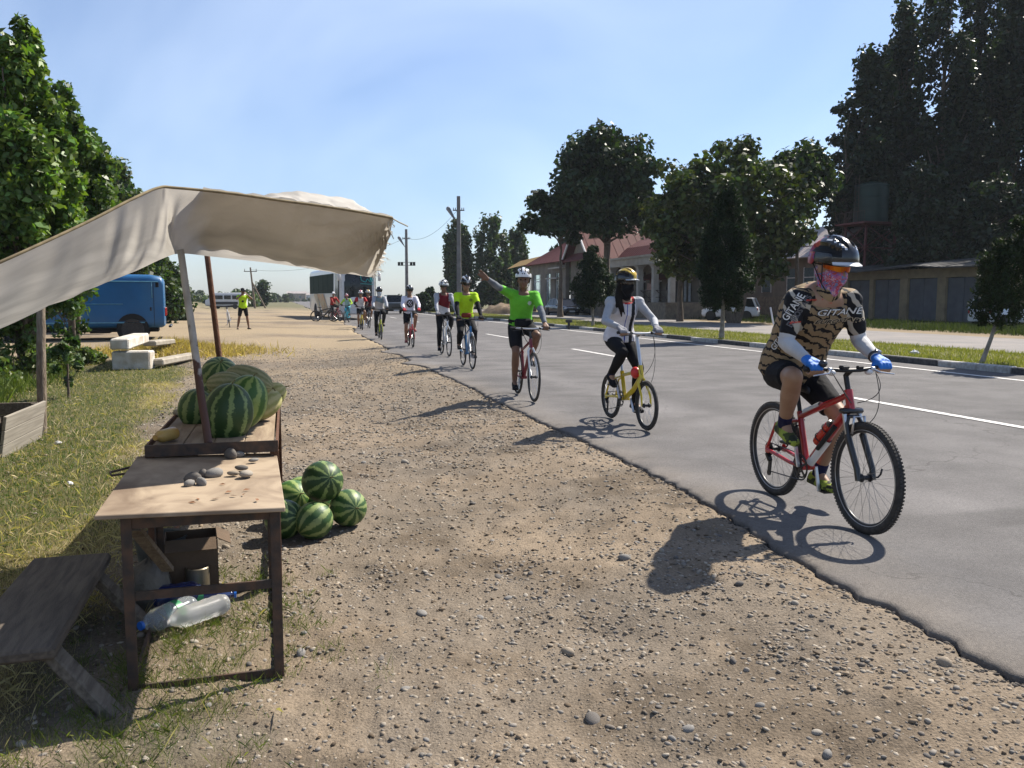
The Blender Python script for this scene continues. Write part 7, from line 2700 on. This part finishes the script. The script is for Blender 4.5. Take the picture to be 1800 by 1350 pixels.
for i in range(7):
    y0 = 36.2 + i * 2.75
    dz = .12 * sin(i * 1.9)
    roof_sheet('roof', RFD, ga, rp(39.2, y0, 3.35 + dz), rp(39.2, y0 + 2.73, 3.37 + .12 * sin((i + 1) * 1.9)), rp(46.6, y0 + 2.73, 4.25), rp(46.6, y0, 4.25), th=.09, ribs=4, rib_h=.05)

# ---- water tower
wt = empty('water_tower', tuple(at(1523, 560, 66.5).xy) + (0,), .3, 'dark green water tank on a rusty red lattice stand', 'water tower')
GT_ = M('tank_green', (.004, .022, .015), c2=(.007, .03, .021), rough=.5, scale=1.2, detail=6)
RL = M('lattice_red', (.12, .035, .032), rough=.7, scale=8)
mb = MB(); mb.lathe([(1.28, 7.55), (1.28, 10.5), (.4, 10.75)], n=28); mb.build('tank', GT_, wt, smooth=40)
mb = MB()
for k_ in range(4): mb.torus((0, 0, 7.9 + k_ * .8), 1.29, .025, axis=Vector((0, 0, 1)), n=28, m=5)
mb.build('hoop', GT_, wt, smooth=True)
mb = MB(); mb.box((0, 0, 7.42), (4.0, 3.4, .14)); mb.build('platform', RL, wt)
cs = [Vector((sx * 1.5, sy * 1.3, 0)) for sx, sy in ((-1, -1), (1, -1), (1, 1), (-1, 1))]
for c_ in cs:
    mb = MB(); mb.bar(c_, c_ * .9 + Vector((0, 0, 7.35)), .14, .14); mb.build('leg', RL, wt)
mb = MB()
for i in range(4):
    a, b_ = cs[i], cs[(i + 1) % 4]
    for k_ in range(4):
        z0, z1 = k_ * 1.83, (k_ + 1) * 1.83
        mb.bar(a + Vector((0, 0, z0)), b_ + Vector((0, 0, z1)), .08, .05); mb.bar(b_ + Vector((0, 0, z0)), a + Vector((0, 0, z1)), .08, .05); mb.bar(a + Vector((0, 0, z1)), b_ + Vector((0, 0, z1)), .08, .06)
mb.build('lattice', RL, wt)
mb = MB()
for i in range(14):
    mb.tube([(-2.0, -1.7 + i * .26, 7.5), (-2.0, -1.7 + i * .26, 8.3)], .018, 4)
mb.tube([(-2, -1.7, 8.3), (-2, 1.7, 8.3)], .025, 5)
for s in (-.2, .2): mb.tube([(-1.36, s, 7.5), (-1.36, s, 11.2)], .025, 5)
for i in range(11): mb.tube([(-1.36, -.2, 7.7 + i * .32), (-1.36, .2, 7.7 + i * .32)], .018, 4)
mb.build('ladder', IRON, wt)

wt.scale = (.97, .97, .96)

# ---- lamp posts and power poles
POLEC = M('pole_concrete', (.16, .15, .14), c2=(.22, .21, .20), rough=.85, scale=3)


def lamp_post(u, vtop, D, label, panels=False, h=None):
    p = at(u, vtop, D)
    H_ = p.z
    o = empty('lamp_post', (p.x, p.y, 0), 0, label, 'lamp post', 'lamp posts along the far kerb')
    mb = MB(); mb.loft([[Vector((sx * w_, sy * w_, z_)) for sx, sy in ((-1, -1), (1, -1), (1, 1), (-1, 1))] for w_, z_ in ((.19, 0), (.13, H_))]); mb.build('pole', POLEC, o)
    mb = MB(); mb.tube([(0, 0, H_ * .77), (-.25, -.1, H_ * .80), (-.5, -.2, H_ * .845)], .035, 6); mb.build('lamp_arm', IRON, o)
    mb = MB()
    a, b_ = Vector((-.30, -.12, H_ * .81)), Vector((-.78, -.3, H_ * .895))
    mb.cap(a, b_, .06, .17, 10); mb.build('lamp_head', M('lamp_grey', (.20, .20, .21), rough=.5), o, smooth=True)
    mb = MB(); mb.bar((-.45, 0, H_ * .885), (.45, 0, H_ * .885), .08, .08)
    for x in (-.4, -.25, .25, .4): mb.tube([(x, 0, H_ * .885), (x, 0, H_ * .885 + .2)], .03, 5)
    mb.build('cross_arm', IRON, o)
    if panels:
        mb = MB(); mb.bar((-1.0, 0, H_ * .60), (1.0, 0, H_ * .60), .05, .05); mb.bar((-1.0, 0, H_ * .56), (1.0, 0, H_ * .56), .05, .05); mb.build('sign_bar', IRON, o)
        for x in (-.85, -.52, .52, .85):
            mb = MB(); mb.box((x, -.04, H_ * .58), (.28, .05, .36)); mb.build('floodlight', DARKIN, o)
    return o, Vector((p.x, p.y, H_ * .9))


la, ta = lamp_post(806, 345, 66, 'tall concrete lamp post in front of the poplars')
lb, tb = lamp_post(714, 403, 96, 'concrete lamp post carrying four small floodlights', True)
q = at(440, 470, 118)
pp2 = empty('power_pole', (q.x, q.y, 0), 0, 'distant leaning wooden power pole with a strut', 'power pole')
mb = MB(); mb.tube([(.5, 0, 0), (0, 0, q.z)], [.16, .11], 8); mb.build('pole', BARK, pp2)
mb = MB(); mb.tube([(2.0, 0, 0), (.15, 0, q.z * .66)], .11, 8); mb.build('strut', BARK, pp2)
mb = MB(); mb.bar((-.9, 0, q.z - .55), (.9, 0, q.z - .55), .1, .1); [mb.tube([(x, 0, q.z - .5), (x, 0, q.z - .2)], .04, 5) for x in (-.8, .8)]; mb.build('cross_arm', IRON, pp2)
for a, b_, s_, lab in ((ta, tb, 1.0, 'thin cable hanging between the two lamp posts'), (tb, Vector((q.x, q.y, q.z - .3)), 1.4, 'thin cable from the floodlight post to the distant power pole')):
    mb = MB(); mb.tube([a.lerp(b_, t) - Vector((0, 0, s_ * 4 * t * (1 - t))) for t in [i / 24 for i in range(25)]], .014, 4)
    tag(mb.build('cable', RUBBER), lab, 'cable')

# small black post on the verge
q = onz(1000, 577, .1)
mb = MB(); mb.box((0, 0, .15), (.10, .10, .32), bev=.02); mb.box((0, 0, .36), (.30, .14, .14), bev=.03)
o = mb.build('ground_lamp', DARKM, loc=(q.x, q.y, .06)); tag(o, 'small black lamp box standing on the grass verge', 'lamp')

# ---- litter and small things
q = onz(1357, 560, 0.0); q = at(1360, 558, 47)
mb = MB(); mb.tube([(0, 0, 0), (-.18, .05, .95)], .05, 8); tag(mb.build('marker_post', WHITEP, loc=(q.x, q.y, 0)), 'short leaning white post at the edge of the dusty lot', 'post')
LIT = M('litter_white', (.62, .62, .60), rough=.5)
for i, (u, v, z, sc, lab) in enumerate(((1607, 622, .12, .11, 'scrap of white plastic bag on the grass verge'), (57, 758, -.12, .07, 'bit of clear plastic beside the plank bin'), (240, 838, -.14, .03, 'pale scrap of paper in the dry grass'), (123, 852, -.14, .035, 'small bluish wrapper in the dry grass'), (102, 780, -.14, .04, 'crumpled white scrap in the green grass'))):
    q = onz(u, v, z)
    mb = MB(); mb.ell((0, 0, .3), (1, .7, .45), n=9, m=6)
    mb.v = [(x * (1 + .5 * (random.random() - .5)), y_ * (1 + .5 * (random.random() - .5)), z_ * (1 + .6 * (random.random() - .5))) for x, y_, z_ in mb.v]
    o = mb.build('litter', LIT, loc=(q.x, q.y, z)); o.scale = (sc, sc, sc)
    tag(o, lab, 'litter')
for (u, v, ln, rz_, lab) in ((265, 800, .22, .4, 'short dry stick lying in the grass left of the display table'), (40, 1030, .6, .3, 'long thin stick in the dry grass left of the bench'), (520, 905, .25, 1.9, 'brown twig on the gravel by the ground melons')):
    q = onz(u, v, -.13)
    mb = MB(); mb.tube([(-ln / 2, 0, .012), (-ln * .1, .01, .02), (ln * .2, -.012, .015), (ln / 2, .0, .012)], [.007, .009, .007, .004], 6)
    tag(mb.build('stick', BARK, loc=(q.x, q.y, gz(q.x, q.y)), rz=rz_), lab, 'stick')
# ================================================================== TREES
TRUNK = M('tree_bark', (.075, .055, .04), c2=(.15, .12, .09), rough=.95, scale=7, detail=8, bump=.8, bscale=20, stretch=(3, 3, .7))
LIMEW = M('lime_washed_bark', (.30, .28, .24), c2=(.16, .135, .11), rough=.9, scale=7, bump=.6, bscale=20)


def leaves(parent, centers, sig, n, size, col, mat, seed, up=.25, aspect=.75, name='crown', vary=.5, hang=0.0):
    r = np.random.default_rng(seed)
    C = np.asarray(centers, float)
    k = r.integers(0, len(C), n)
    d = r.normal(size=(n, 3))
    d /= np.linalg.norm(d, axis=1)[:, None] + 1e-9
    rad = r.random(n)[:, None] ** .55
    P = C[k] + d * rad * np.asarray(sig)[k]
    nr = r.normal(size=(n, 3)) * .8 + d * .5 + np.array([0, 0, up])
    nr /= np.linalg.norm(nr, axis=1)[:, None]
    t = r.normal(size=(n, 3)) + np.array([0, 0, -hang]); t -= nr * (t * nr).sum(1)[:, None]; t /= np.linalg.norm(t, axis=1)[:, None] + 1e-9
    b = np.cross(nr, t)
    s = size * (.6 + .8 * r.random((n, 1)))
    V = np.stack([P - t * s * .5, P + b * s * .42 * aspect + nr * s * .10, P + t * s * .55, P - b * s * .42 * aspect + nr * s * .10], 1)
    Fq = np.arange(n * 4).reshape(n, 4)
    cl = (.75 + vary * r.random(len(C)))[k][:, None]
    tint = np.array(col) * cl * (.55 + .9 * r.random((n, 1)))
    tint[:, 0] *= .8 + .5 * r.random(n)
    o = np_mesh(name, V.reshape(-1, 3), Fq, mat, tint=np.clip(tint, 0, 1), parent=parent)
    o['kind'] = 'stuff'
    return o


LEAF = M_leaf('leaf', (1, 1, 1), .30, .48, .4)
LEAFM = M_leaf('leaf_matte', (1, 1, 1), .18, .65, .2)
LEAFD_ = M_leaf('leaf_dark', (1, 1, 1), .22, .5, .3)


def tree(name, base, H, prof, z0, label, cat='tree', group=None, nc=60, nl=8000, size=.25, col=(.06, .10, .03), seed=0, cl=(.6, .6, .6), trunk=.2, branches=20, lean=(0, 0), mat=None, bark=None, up=.25, aspect=.75, upright=0.0, vary=.5, stems=1, shell=.45, hang=0.0):
    """prof(t): crown radius at t = 0 (crown foot, height z0) .. 1 (top)"""
    o = empty(name, base, 0, label, cat, group)
    r = np.random.default_rng(seed)
    cen, sig = [], []
    while len(cen) < nc:
        t = r.random()
        R = prof(t)
        if r.random() > (R / max(prof(q / 20) for q in range(21))) ** 1.2: continue
        a = r.random() * 2 * pi
        rr = R * r.random() ** shell * (.75 + .35 * float(vnoise(np.array([a * 1.3 + seed]), np.array([t * 5.0]), seed)[0]))
        z = z0 + (H - z0) * t
        cen.append((rr * cos(a) + lean[0] * z, rr * sin(a) + lean[1] * z, z))
        m = min(1, .35 + R)
        sig.append(np.array(cl) * (.7 + .6 * r.random()) * m)
    mb = MB()
    L_ = Vector((lean[0], lean[1], 1))
    for q in range(stems):
        off = Vector((r.normal(0, .5), r.normal(0, .5), 0)) * (stems > 1) * trunk * 3
        top = H * (.86 if upright else .72)
        pts = [L_ * (top * i / 9) + off * (i / 9) ** .6 * 2.5 + Vector((r.normal(0, .02), r.normal(0, .02), 0)) * H * .12 * (i > 0) for i in range(10)]
        mb.tube(pts, [trunk * (1.25 if i == 0 else 1 - .88 * i / 9) for i in range(10)], 8)
    mb.build('trunk', bark or TRUNK, o, smooth=50)
    mb = MB()
    idx = r.choice(len(cen), min(branches, len(cen)), replace=False)
    for i in idx:
        c = Vector(cen[i])
        zz = max(z0 * .75, min(H * .68, c.z - (.35 + upright) * sqrt(c.x ** 2 + c.y ** 2) - .1 * H * r.random()))
        a = L_ * zz
        m = (a + c) / 2 + Vector((r.normal(0, .05), r.normal(0, .05), -.03)) * H * .15 + (Vector((c.x - a.x, c.y - a.y, 0)) * .2 if upright else Vector())
        rad = trunk * .38 * (1 - zz / H * .6)
        mb.tube([a, a.lerp(m, .5), m, m.lerp(c, .6), c], [rad, rad * .8, rad * .6, rad * .4, rad * .15], 5)
    if len(idx): mb.build('branch', bark or TRUNK, o, smooth=True)
    leaves(o, cen, sig, nl, size, col, mat or LEAF, seed + 100, up=up, aspect=aspect, vary=vary, hang=hang)
    return o


def px_tree(u, vb, D, vtop, **kw):
    p = at(u, vb, D)
    zb = gz(p.x, p.y) if D < 60 and u < 600 else 0.0
    H = at(u, vtop, D).z - zb
    return (p.x, p.y, zb - .05), H


poplar = lambda R, a=.45: (lambda t: R * (max(0, sin(pi * min(1, (t * .93 + .07)) ** .75)) ** a) * (1 - .25 * t))
bell = lambda R: (lambda t: R * sqrt(max(0, 1 - (2 * t - 1) ** 2)) * (1.05 - .2 * t))
GL = 'poplars standing left of the stall'
b, H = px_tree(52, 620, 16.0, 52)
tree('poplar_tree', b, H, lambda t: 1.38 * (max(0, 1 - t) ** .5) * (.62 + .38 * min(1, t * 3)), 1.45, 'big leafy young poplar nearest the stall at the left', group=GL, nc=170, nl=30000, size=.14, col=(.085, .145, .028), seed=11, cl=(.24, .24, .44), trunk=.09, branches=60, upright=.5, stems=4, vary=.7)
b, H = px_tree(-70, 620, 18.0, -30)
tree('poplar_tree', b, H, lambda t: 2.0 * (max(0, 1 - t) ** .42) * (.6 + .4 * min(1, t * 3)), 1.5, 'poplar cut by the left picture edge beside the nearest one', group=GL, nc=120, nl=18000, size=.14, col=(.078, .132, .027), seed=12, cl=(.35, .35, .5), trunk=.09, branches=40, upright=.5, stems=3)
for i, (u, D, vt, R, lab) in enumerate(((160, 34, 250, 1.9, 'second poplar of the row, behind the nearest one'), (200, 39, 275, 2.0, 'third poplar of the row, above the awning edge'), (236, 50, 322, 2.0, 'last poplar of the row, small above the awning'), (110, 36, 205, 2.2, 'poplar showing dark between the first and the second'))):
    b, H = px_tree(u, 600, D, vt)
    tree('poplar_tree', b, H, (lambda R: lambda t: R * (max(0, 1 - t) ** .45) * (.7 + .3 * min(1, t * 4)))(R), 2.6, lab, group=GL, nc=90, nl=11000, size=.20 + .002 * D, col=(.045, .08, .022), seed=20 + i, cl=(.42, .42, .6), trunk=.1, branches=24, upright=.5, stems=3)
b, H = px_tree(132, 600, 21, 150)
tree('poplar_tree', b, H, lambda t: 1.5 * (max(0, 1 - t) ** .5) * (.6 + .4 * min(1, t * 3)), 2.3, 'poplar with its pointed top showing just right of the nearest one', group=GL, nc=110, nl=16000, size=.16, col=(.072, .125, .027), seed=29, cl=(.28, .28, .46), trunk=.09, branches=30, upright=.5, stems=3, vary=.7)
for i, (u, D, vt, R, lab) in enumerate(((275, 46, 446, 1.5, 'dark bushy tree behind the tail of the blue van'), (303, 52, 462, 1.1, 'smaller dark tree right of the one behind the van'))):
    b, H = px_tree(u, 560, D, vt)
    tree('poplar_tree', b, H, poplar(R), .3, lab, nc=50, nl=6000, size=.26, col=(.042, .075, .024), seed=30 + i, cl=(.45, .45, .6), trunk=.1, branches=14, upright=.4)
# leafy branch hanging in front of the van and the shrubs below
b, H = px_tree(118, 640, 13.5, 495)
tree('sapling', b, H, lambda t: .16 + .26 * t, .25, 'leafy sapling in front of the blue van', nc=30, nl=1500, size=.09, col=(.055, .10, .025), seed=41, cl=(.16, .16, .22), trunk=.022, branches=16, upright=.3)
for i, (u, D, vt, R) in enumerate(((25, 15.5, 565, .75), (-60, 14.5, 575, .9), (80, 17, 604, .45), (150, 20, 612, .38))):
    b, H = px_tree(u, 650, D, vt)
    tree('shrub', b, H, bell(R), .05, ['broad shrub under the awning edge at the far left', 'shrub cut by the left picture edge', 'low shrub left of the wooden post', 'low shrub by the whitewashed block'][i], 'shrub', nc=30, nl=2600, size=.09, col=(.095, .14, .04), seed=50 + i, cl=(.26, .26, .22), trunk=.02, branches=10)

# right side: the round trees, then the wall of tall poplars
b, H = px_tree(1062, 552, 65, 240)
tree('plane_tree', b, H, lambda t: 4.7 * (sin(pi * min(1, t * .86 + .12)) ** .6) * (1 - .12 * t), 6.6, 'round dark tree rising behind the restaurant roof', nc=90, mat=LEAFD_, nl=18000, size=.42, col=(.022, .042, .012), seed=61, cl=(1.15, 1.15, .95), trunk=.36, branches=26, stems=2, vary=.6)
b, H = px_tree(985, 552, 66, 345)
tree('plane_tree', b, H, lambda t: 2.9 * sqrt(max(0, sin(pi * (t * .9 + .05)))), 6.0, 'lower left shoulder of foliage beside the round dark tree', nc=30, nl=4500, size=.42, mat=LEAFD_, col=(.022, .042, .012), seed=62, cl=(.9, .9, .7), trunk=.22, branches=12)
b, H = px_tree(1290, 560, 50, 258)
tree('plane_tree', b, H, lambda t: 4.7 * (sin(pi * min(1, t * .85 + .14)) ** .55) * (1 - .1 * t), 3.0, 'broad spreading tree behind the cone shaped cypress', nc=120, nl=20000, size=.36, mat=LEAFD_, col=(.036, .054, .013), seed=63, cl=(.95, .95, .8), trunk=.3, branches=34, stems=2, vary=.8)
b, H = px_tree(1398, 560, 54, 262)
tree('plane_tree', b, H, lambda t: 2.1 * sqrt(max(0, sin(pi * (t * .9 + .08)))), 6.6, 'tree whose top shows at the right shoulder of the spreading tree', nc=40, nl=6000, size=.36, mat=LEAFD_, col=(.030, .050, .014), seed=64, cl=(.75, .75, .7), trunk=.2, branches=14, vary=.7)
b, H = px_tree(1195, 560, 53, 300)
tree('plane_tree', b, H, lambda t: 2.3 * sqrt(max(0, sin(pi * (t * .9 + .08)))), 3.2, 'yellowish leafy tree at the left shoulder of the spreading tree', nc=40, nl=5500, size=.34, mat=LEAFD_, col=(.050, .068, .016), seed=65, cl=(.8, .8, .7), trunk=.2, branches=14, vary=.8)
for i, (u, D, vt, R) in enumerate(((1612, 62, 300, 2.6), (1668, 60, 350, 2.4), (1735, 60, 320, 2.8))):
    b, H = px_tree(u, 560, D, vt)
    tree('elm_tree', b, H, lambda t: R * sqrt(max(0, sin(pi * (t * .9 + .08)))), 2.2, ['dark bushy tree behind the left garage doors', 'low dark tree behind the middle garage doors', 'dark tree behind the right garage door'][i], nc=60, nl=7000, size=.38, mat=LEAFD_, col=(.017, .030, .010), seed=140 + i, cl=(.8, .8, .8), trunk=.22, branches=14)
GP_ = 'tall poplars behind the garages'
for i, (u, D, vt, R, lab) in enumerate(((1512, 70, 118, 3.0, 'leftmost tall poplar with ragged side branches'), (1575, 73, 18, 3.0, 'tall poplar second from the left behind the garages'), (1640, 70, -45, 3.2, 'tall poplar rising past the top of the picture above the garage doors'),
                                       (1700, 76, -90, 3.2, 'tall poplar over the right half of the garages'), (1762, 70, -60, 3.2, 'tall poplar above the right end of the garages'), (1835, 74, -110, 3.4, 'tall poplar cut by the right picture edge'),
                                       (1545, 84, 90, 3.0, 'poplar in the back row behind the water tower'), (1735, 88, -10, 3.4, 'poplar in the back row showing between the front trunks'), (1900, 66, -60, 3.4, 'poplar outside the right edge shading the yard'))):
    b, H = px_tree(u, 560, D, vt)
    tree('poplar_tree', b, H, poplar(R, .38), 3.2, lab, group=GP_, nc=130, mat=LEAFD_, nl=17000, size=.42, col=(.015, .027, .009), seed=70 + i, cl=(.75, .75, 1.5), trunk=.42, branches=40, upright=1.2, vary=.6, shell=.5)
b, H = px_tree(1478, 560, 68, 175)
tree('poplar_tree', b, H, lambda t: 2.6 * sin(pi * min(1, t * .8 + .18)) ** .7, 8.5, 'ragged lower side branches left of the tall poplars', group=GP_, nc=26, nl=2600, size=.40, mat=LEAFD_, col=(.017, .030, .010), seed=79, cl=(.75, .55, .5), trunk=.2, branches=26, vary=.6)
# cypress-like cones on the verge
CYP = (.016, .032, .012)
egg = lambda R: (lambda t: R * (min(1, t / .25) ** .5) * (max(0, 1 - t) ** .62) * 1.25)
b_ = onz(1042, 573, .08)
tree('cypress_tree', (b_.x, b_.y, .05), at(1048, 433, b_.y).z, egg(1.05), .95, 'dense egg shaped cypress farther along the verge', nc=150, nl=16000, size=.14, col=CYP, seed=81, cl=(.24, .24, .30), trunk=.075, branches=12, mat=LEAFM, aspect=.45, shell=.3, bark=LIMEW, vary=.3, hang=-1)
b_ = onz(1268, 596, .08)
tree('cypress_tree', (b_.x, b_.y, .05), at(1280, 328, b_.y).z, egg(.98), .95, 'tall cone shaped cypress with a whitewashed trunk on the verge', nc=200, nl=24000, size=.12, col=CYP, seed=82, cl=(.22, .22, .32), trunk=.085, branches=12, mat=LEAFM, aspect=.45, shell=.3, bark=LIMEW, lean=(.03, 0), vary=.3, hang=-1)
b_ = onz(1724, 640, .08)
tree('cypress_tree', (b_.x, b_.y, .05), at(1790, 345, b_.y).z, egg(.72), .85, 'small leaning cypress near the right picture edge', nc=120, nl=15000, size=.085, col=(.022, .036, .012), seed=83, cl=(.16, .16, .24), trunk=.05, branches=12, mat=LEAFM, aspect=.45, shell=.3, lean=(.30, 0), vary=.4, bark=LIMEW, hang=-1)
# far poplars beyond the lamp post
GF = 'three poplars across the road in the distance'
for i, (u, D, vt, R, lab) in enumerate(((806, 118, 388, 2.1, 'poplar behind the tall lamp post'), (862, 118, 384, 3.1, 'stoutest of the three distant poplars'), (908, 122, 400, 1.6, 'slender poplar right of the stout one'))):
    b, H = px_tree(u, 540, D, vt)
    tree('poplar_tree', b, H, (lambda R: lambda t: R * (sin(pi * min(1, t * .8 + .17)) ** .7))(R), .8, lab, group=GF, nc=90, nl=9000, size=.5, col=(.040, .070, .026), seed=90 + i, cl=(.7, .7, 1.3), trunk=.25, branches=16, upright=1, vary=.5)
for i, (u, D, vt, R) in enumerate(((995, 112, 392, 2.2), (1128, 120, 345, 3.4))):
    b, H = px_tree(u, 540, D, vt)
    tree('poplar_tree', b, H, poplar(R), 2, ['poplar behind the left wing of the restaurant', 'poplar behind the pale restaurant roof'][i], nc=60, nl=6000, size=.5, col=(.035, .062, .024), seed=95 + i, cl=(.8, .8, 1.2), trunk=.25, branches=10, upright=1)
# conifers and bushes on the right of the far road
cone = lambda R: (lambda t: R * (1 - t) ** .8 * min(1, t / .06 + .3))
for i, (u, D, vt, R) in enumerate(((744, 86, 512, 1.5), (758, 92, 501, 1.6), (776, 88, 514, 1.7), (790, 84, 520, 1.5), (730, 96, 522, 1.6))):
    b, H = px_tree(u, 548, D, vt)
    tree('conifer', b, H, cone(R), .1, ['conifer at the left of the dark group across the road', 'tallest conifer of the dark group across the road', 'conifer right of the tallest one', 'low conifer at the right of the dark group', 'small conifer at the far left of the group'][i], group='dark conifers across the road', nc=60, nl=3500, size=.3, col=(.028, .05, .026), seed=110 + i, cl=(.4, .4, .4), trunk=.12, branches=6, mat=LEAFM)
b, H = px_tree(462, 545, 150, 494)
tree('poplar_tree', b, H, poplar(1.5), .3, 'single far tree right of the leaning power pole', nc=40, nl=3000, size=.5, col=(.04, .065, .03), seed=120, cl=(.8, .8, 1.0), trunk=.2, branches=6)
for i, (u, D, vt, R) in enumerate(((400, 135, 518, 3.6), (432, 140, 512, 3.2), (372, 150, 522, 4))):
    b, H = px_tree(u, 545, D, vt)
    tree('shrub', b, H, bell(R), .1, ['bushes behind the white minibus', 'bush at the foot of the leaning power pole', 'bush left of the white minibus'][i], 'shrub', nc=30, nl=2500, size=.5, col=(.055, .085, .035), seed=125 + i, cl=(1, 1, .7), trunk=.1, branches=5)


# the distant belts of trees, single masses
def belt(name, pts, n, size, col, seed):
    r = np.random.default_rng(seed)
    cen, sig = [], []
    for (u0, u1, D, vt, cnt) in pts:
        for _ in range(cnt):
            u = r.uniform(u0, u1); d = D * r.uniform(.94, 1.08)
            top = at(u, vt + r.uniform(-3, 6), d).z
            p = at(u, 530, d)
            for q in range(4):
                cen.append((p.x + r.normal(0, d * .006), p.y + r.normal(0, 3), top * (.15 + .72 * r.random())))
                sig.append(np.array([1, 1, 1.1]) * top * .22)
    o = leaves(None, cen, sig, n, size, col, LEAFM, seed, name=name)
    o['kind'] = 'stuff'
    return o


belt('distant_trees', [(-200, 330, 260, 508, 24), (325, 400, 330, 515, 8), (470, 500, 300, 516, 5), (495, 560, 420, 518, 9), (545, 700, 500, 520, 12)], 15000, 1.5, (.05, .075, .035), 130)
belt('distant_trees', [(690, 740, 190, 522, 7), (735, 800, 170, 524, 6), (915, 975, 190, 516, 8), (960, 1200, 260, 514, 12), (1200, 2000, 300, 505, 20)], 13000, 1.2, (.045, .07, .03), 131)
# mound of dry earth and brush
q = at(890, 552, 80)
mb = MB()
for i in range(16):
    for j in range(16): pass
P = []
for i in range(21):
    row = []
    for j in range(13):
        x, y_ = -2.6 + 5.2 * i / 20, -1.6 + 3.2 * j / 12
        h_ = max(0, 1 - (x / 2.6) ** 2 - (y_ / 1.6) ** 2) ** .7 * 1.0 * (.6 + .7 * float(vnoise(i * .5, j * .6, 4)))
        row.append(Vector((x, y_, h_ - .05)))
    P.append(row)
mb.sheet(P)
o = mb.build('earth_mound', M('mound_earth', (.19, .135, .085), c2=(.11, .08, .05), rough=.95, scale=2, detail=8, bump=.6, bscale=6), smooth=True, loc=(q.x, q.y, 0))
tag(o, 'heap of brown earth and brush left of the waving rider', 'mound')
# a few far buildings at the end of the lot
for i, (u, D, w, h_, c) in enumerate(((522, 430, 9, 4.0, STUC), (545, 450, 6, 3.4, CW))):
    q = at(u, 540, D)
    hh = empty('far_house', (q.x, q.y, 0), .2, ['tan low house far off at the end of the lot', 'small white house far off beside the tan one'][i], 'house')
    mb = MB(); mb.box((0, 0, h_ / 2), (w, 5, h_)); mb.build('wall', c, hh)
    mb = MB(); mb.prism([Vector((-w / 2 - .3, -2.8, h_)), Vector((-w / 2 - .3, 2.8, h_)), Vector((-w / 2 - .3, 0, h_ + 1.1))], (w + .6, 0, 0)); mb.build('roof', PALER, hh)
    for k_ in (-.25, .2):
        mb = MB(); mb.box((k_ * w, -2.52, h_ * .55), (.9, .06, 1.1)); mb.build('window', WINB, hh)
# ================================================================== HAZE
hz = MB(); hz.box((0, 0, 18.0), (2900, 2900, 40.5))
hm_ = bpy.data.materials.new('haze_air')
hm_.use_nodes = True
_n = hm_.node_tree.nodes; _n.clear()
_o = _n.new('ShaderNodeOutputMaterial'); _v = _n.new('ShaderNodeVolumePrincipled')
_v.inputs['Color'].default_value = (.86, .93, 1.0, 1)
_v.inputs['Density'].default_value = .00022
_v.inputs['Anisotropy'].default_value = .0
hm_.node_tree.links.new(_v.outputs[0], _o.inputs['Volume'])
ho = hz.build('haze', hm_)
ho['kind'] = 'stuff'
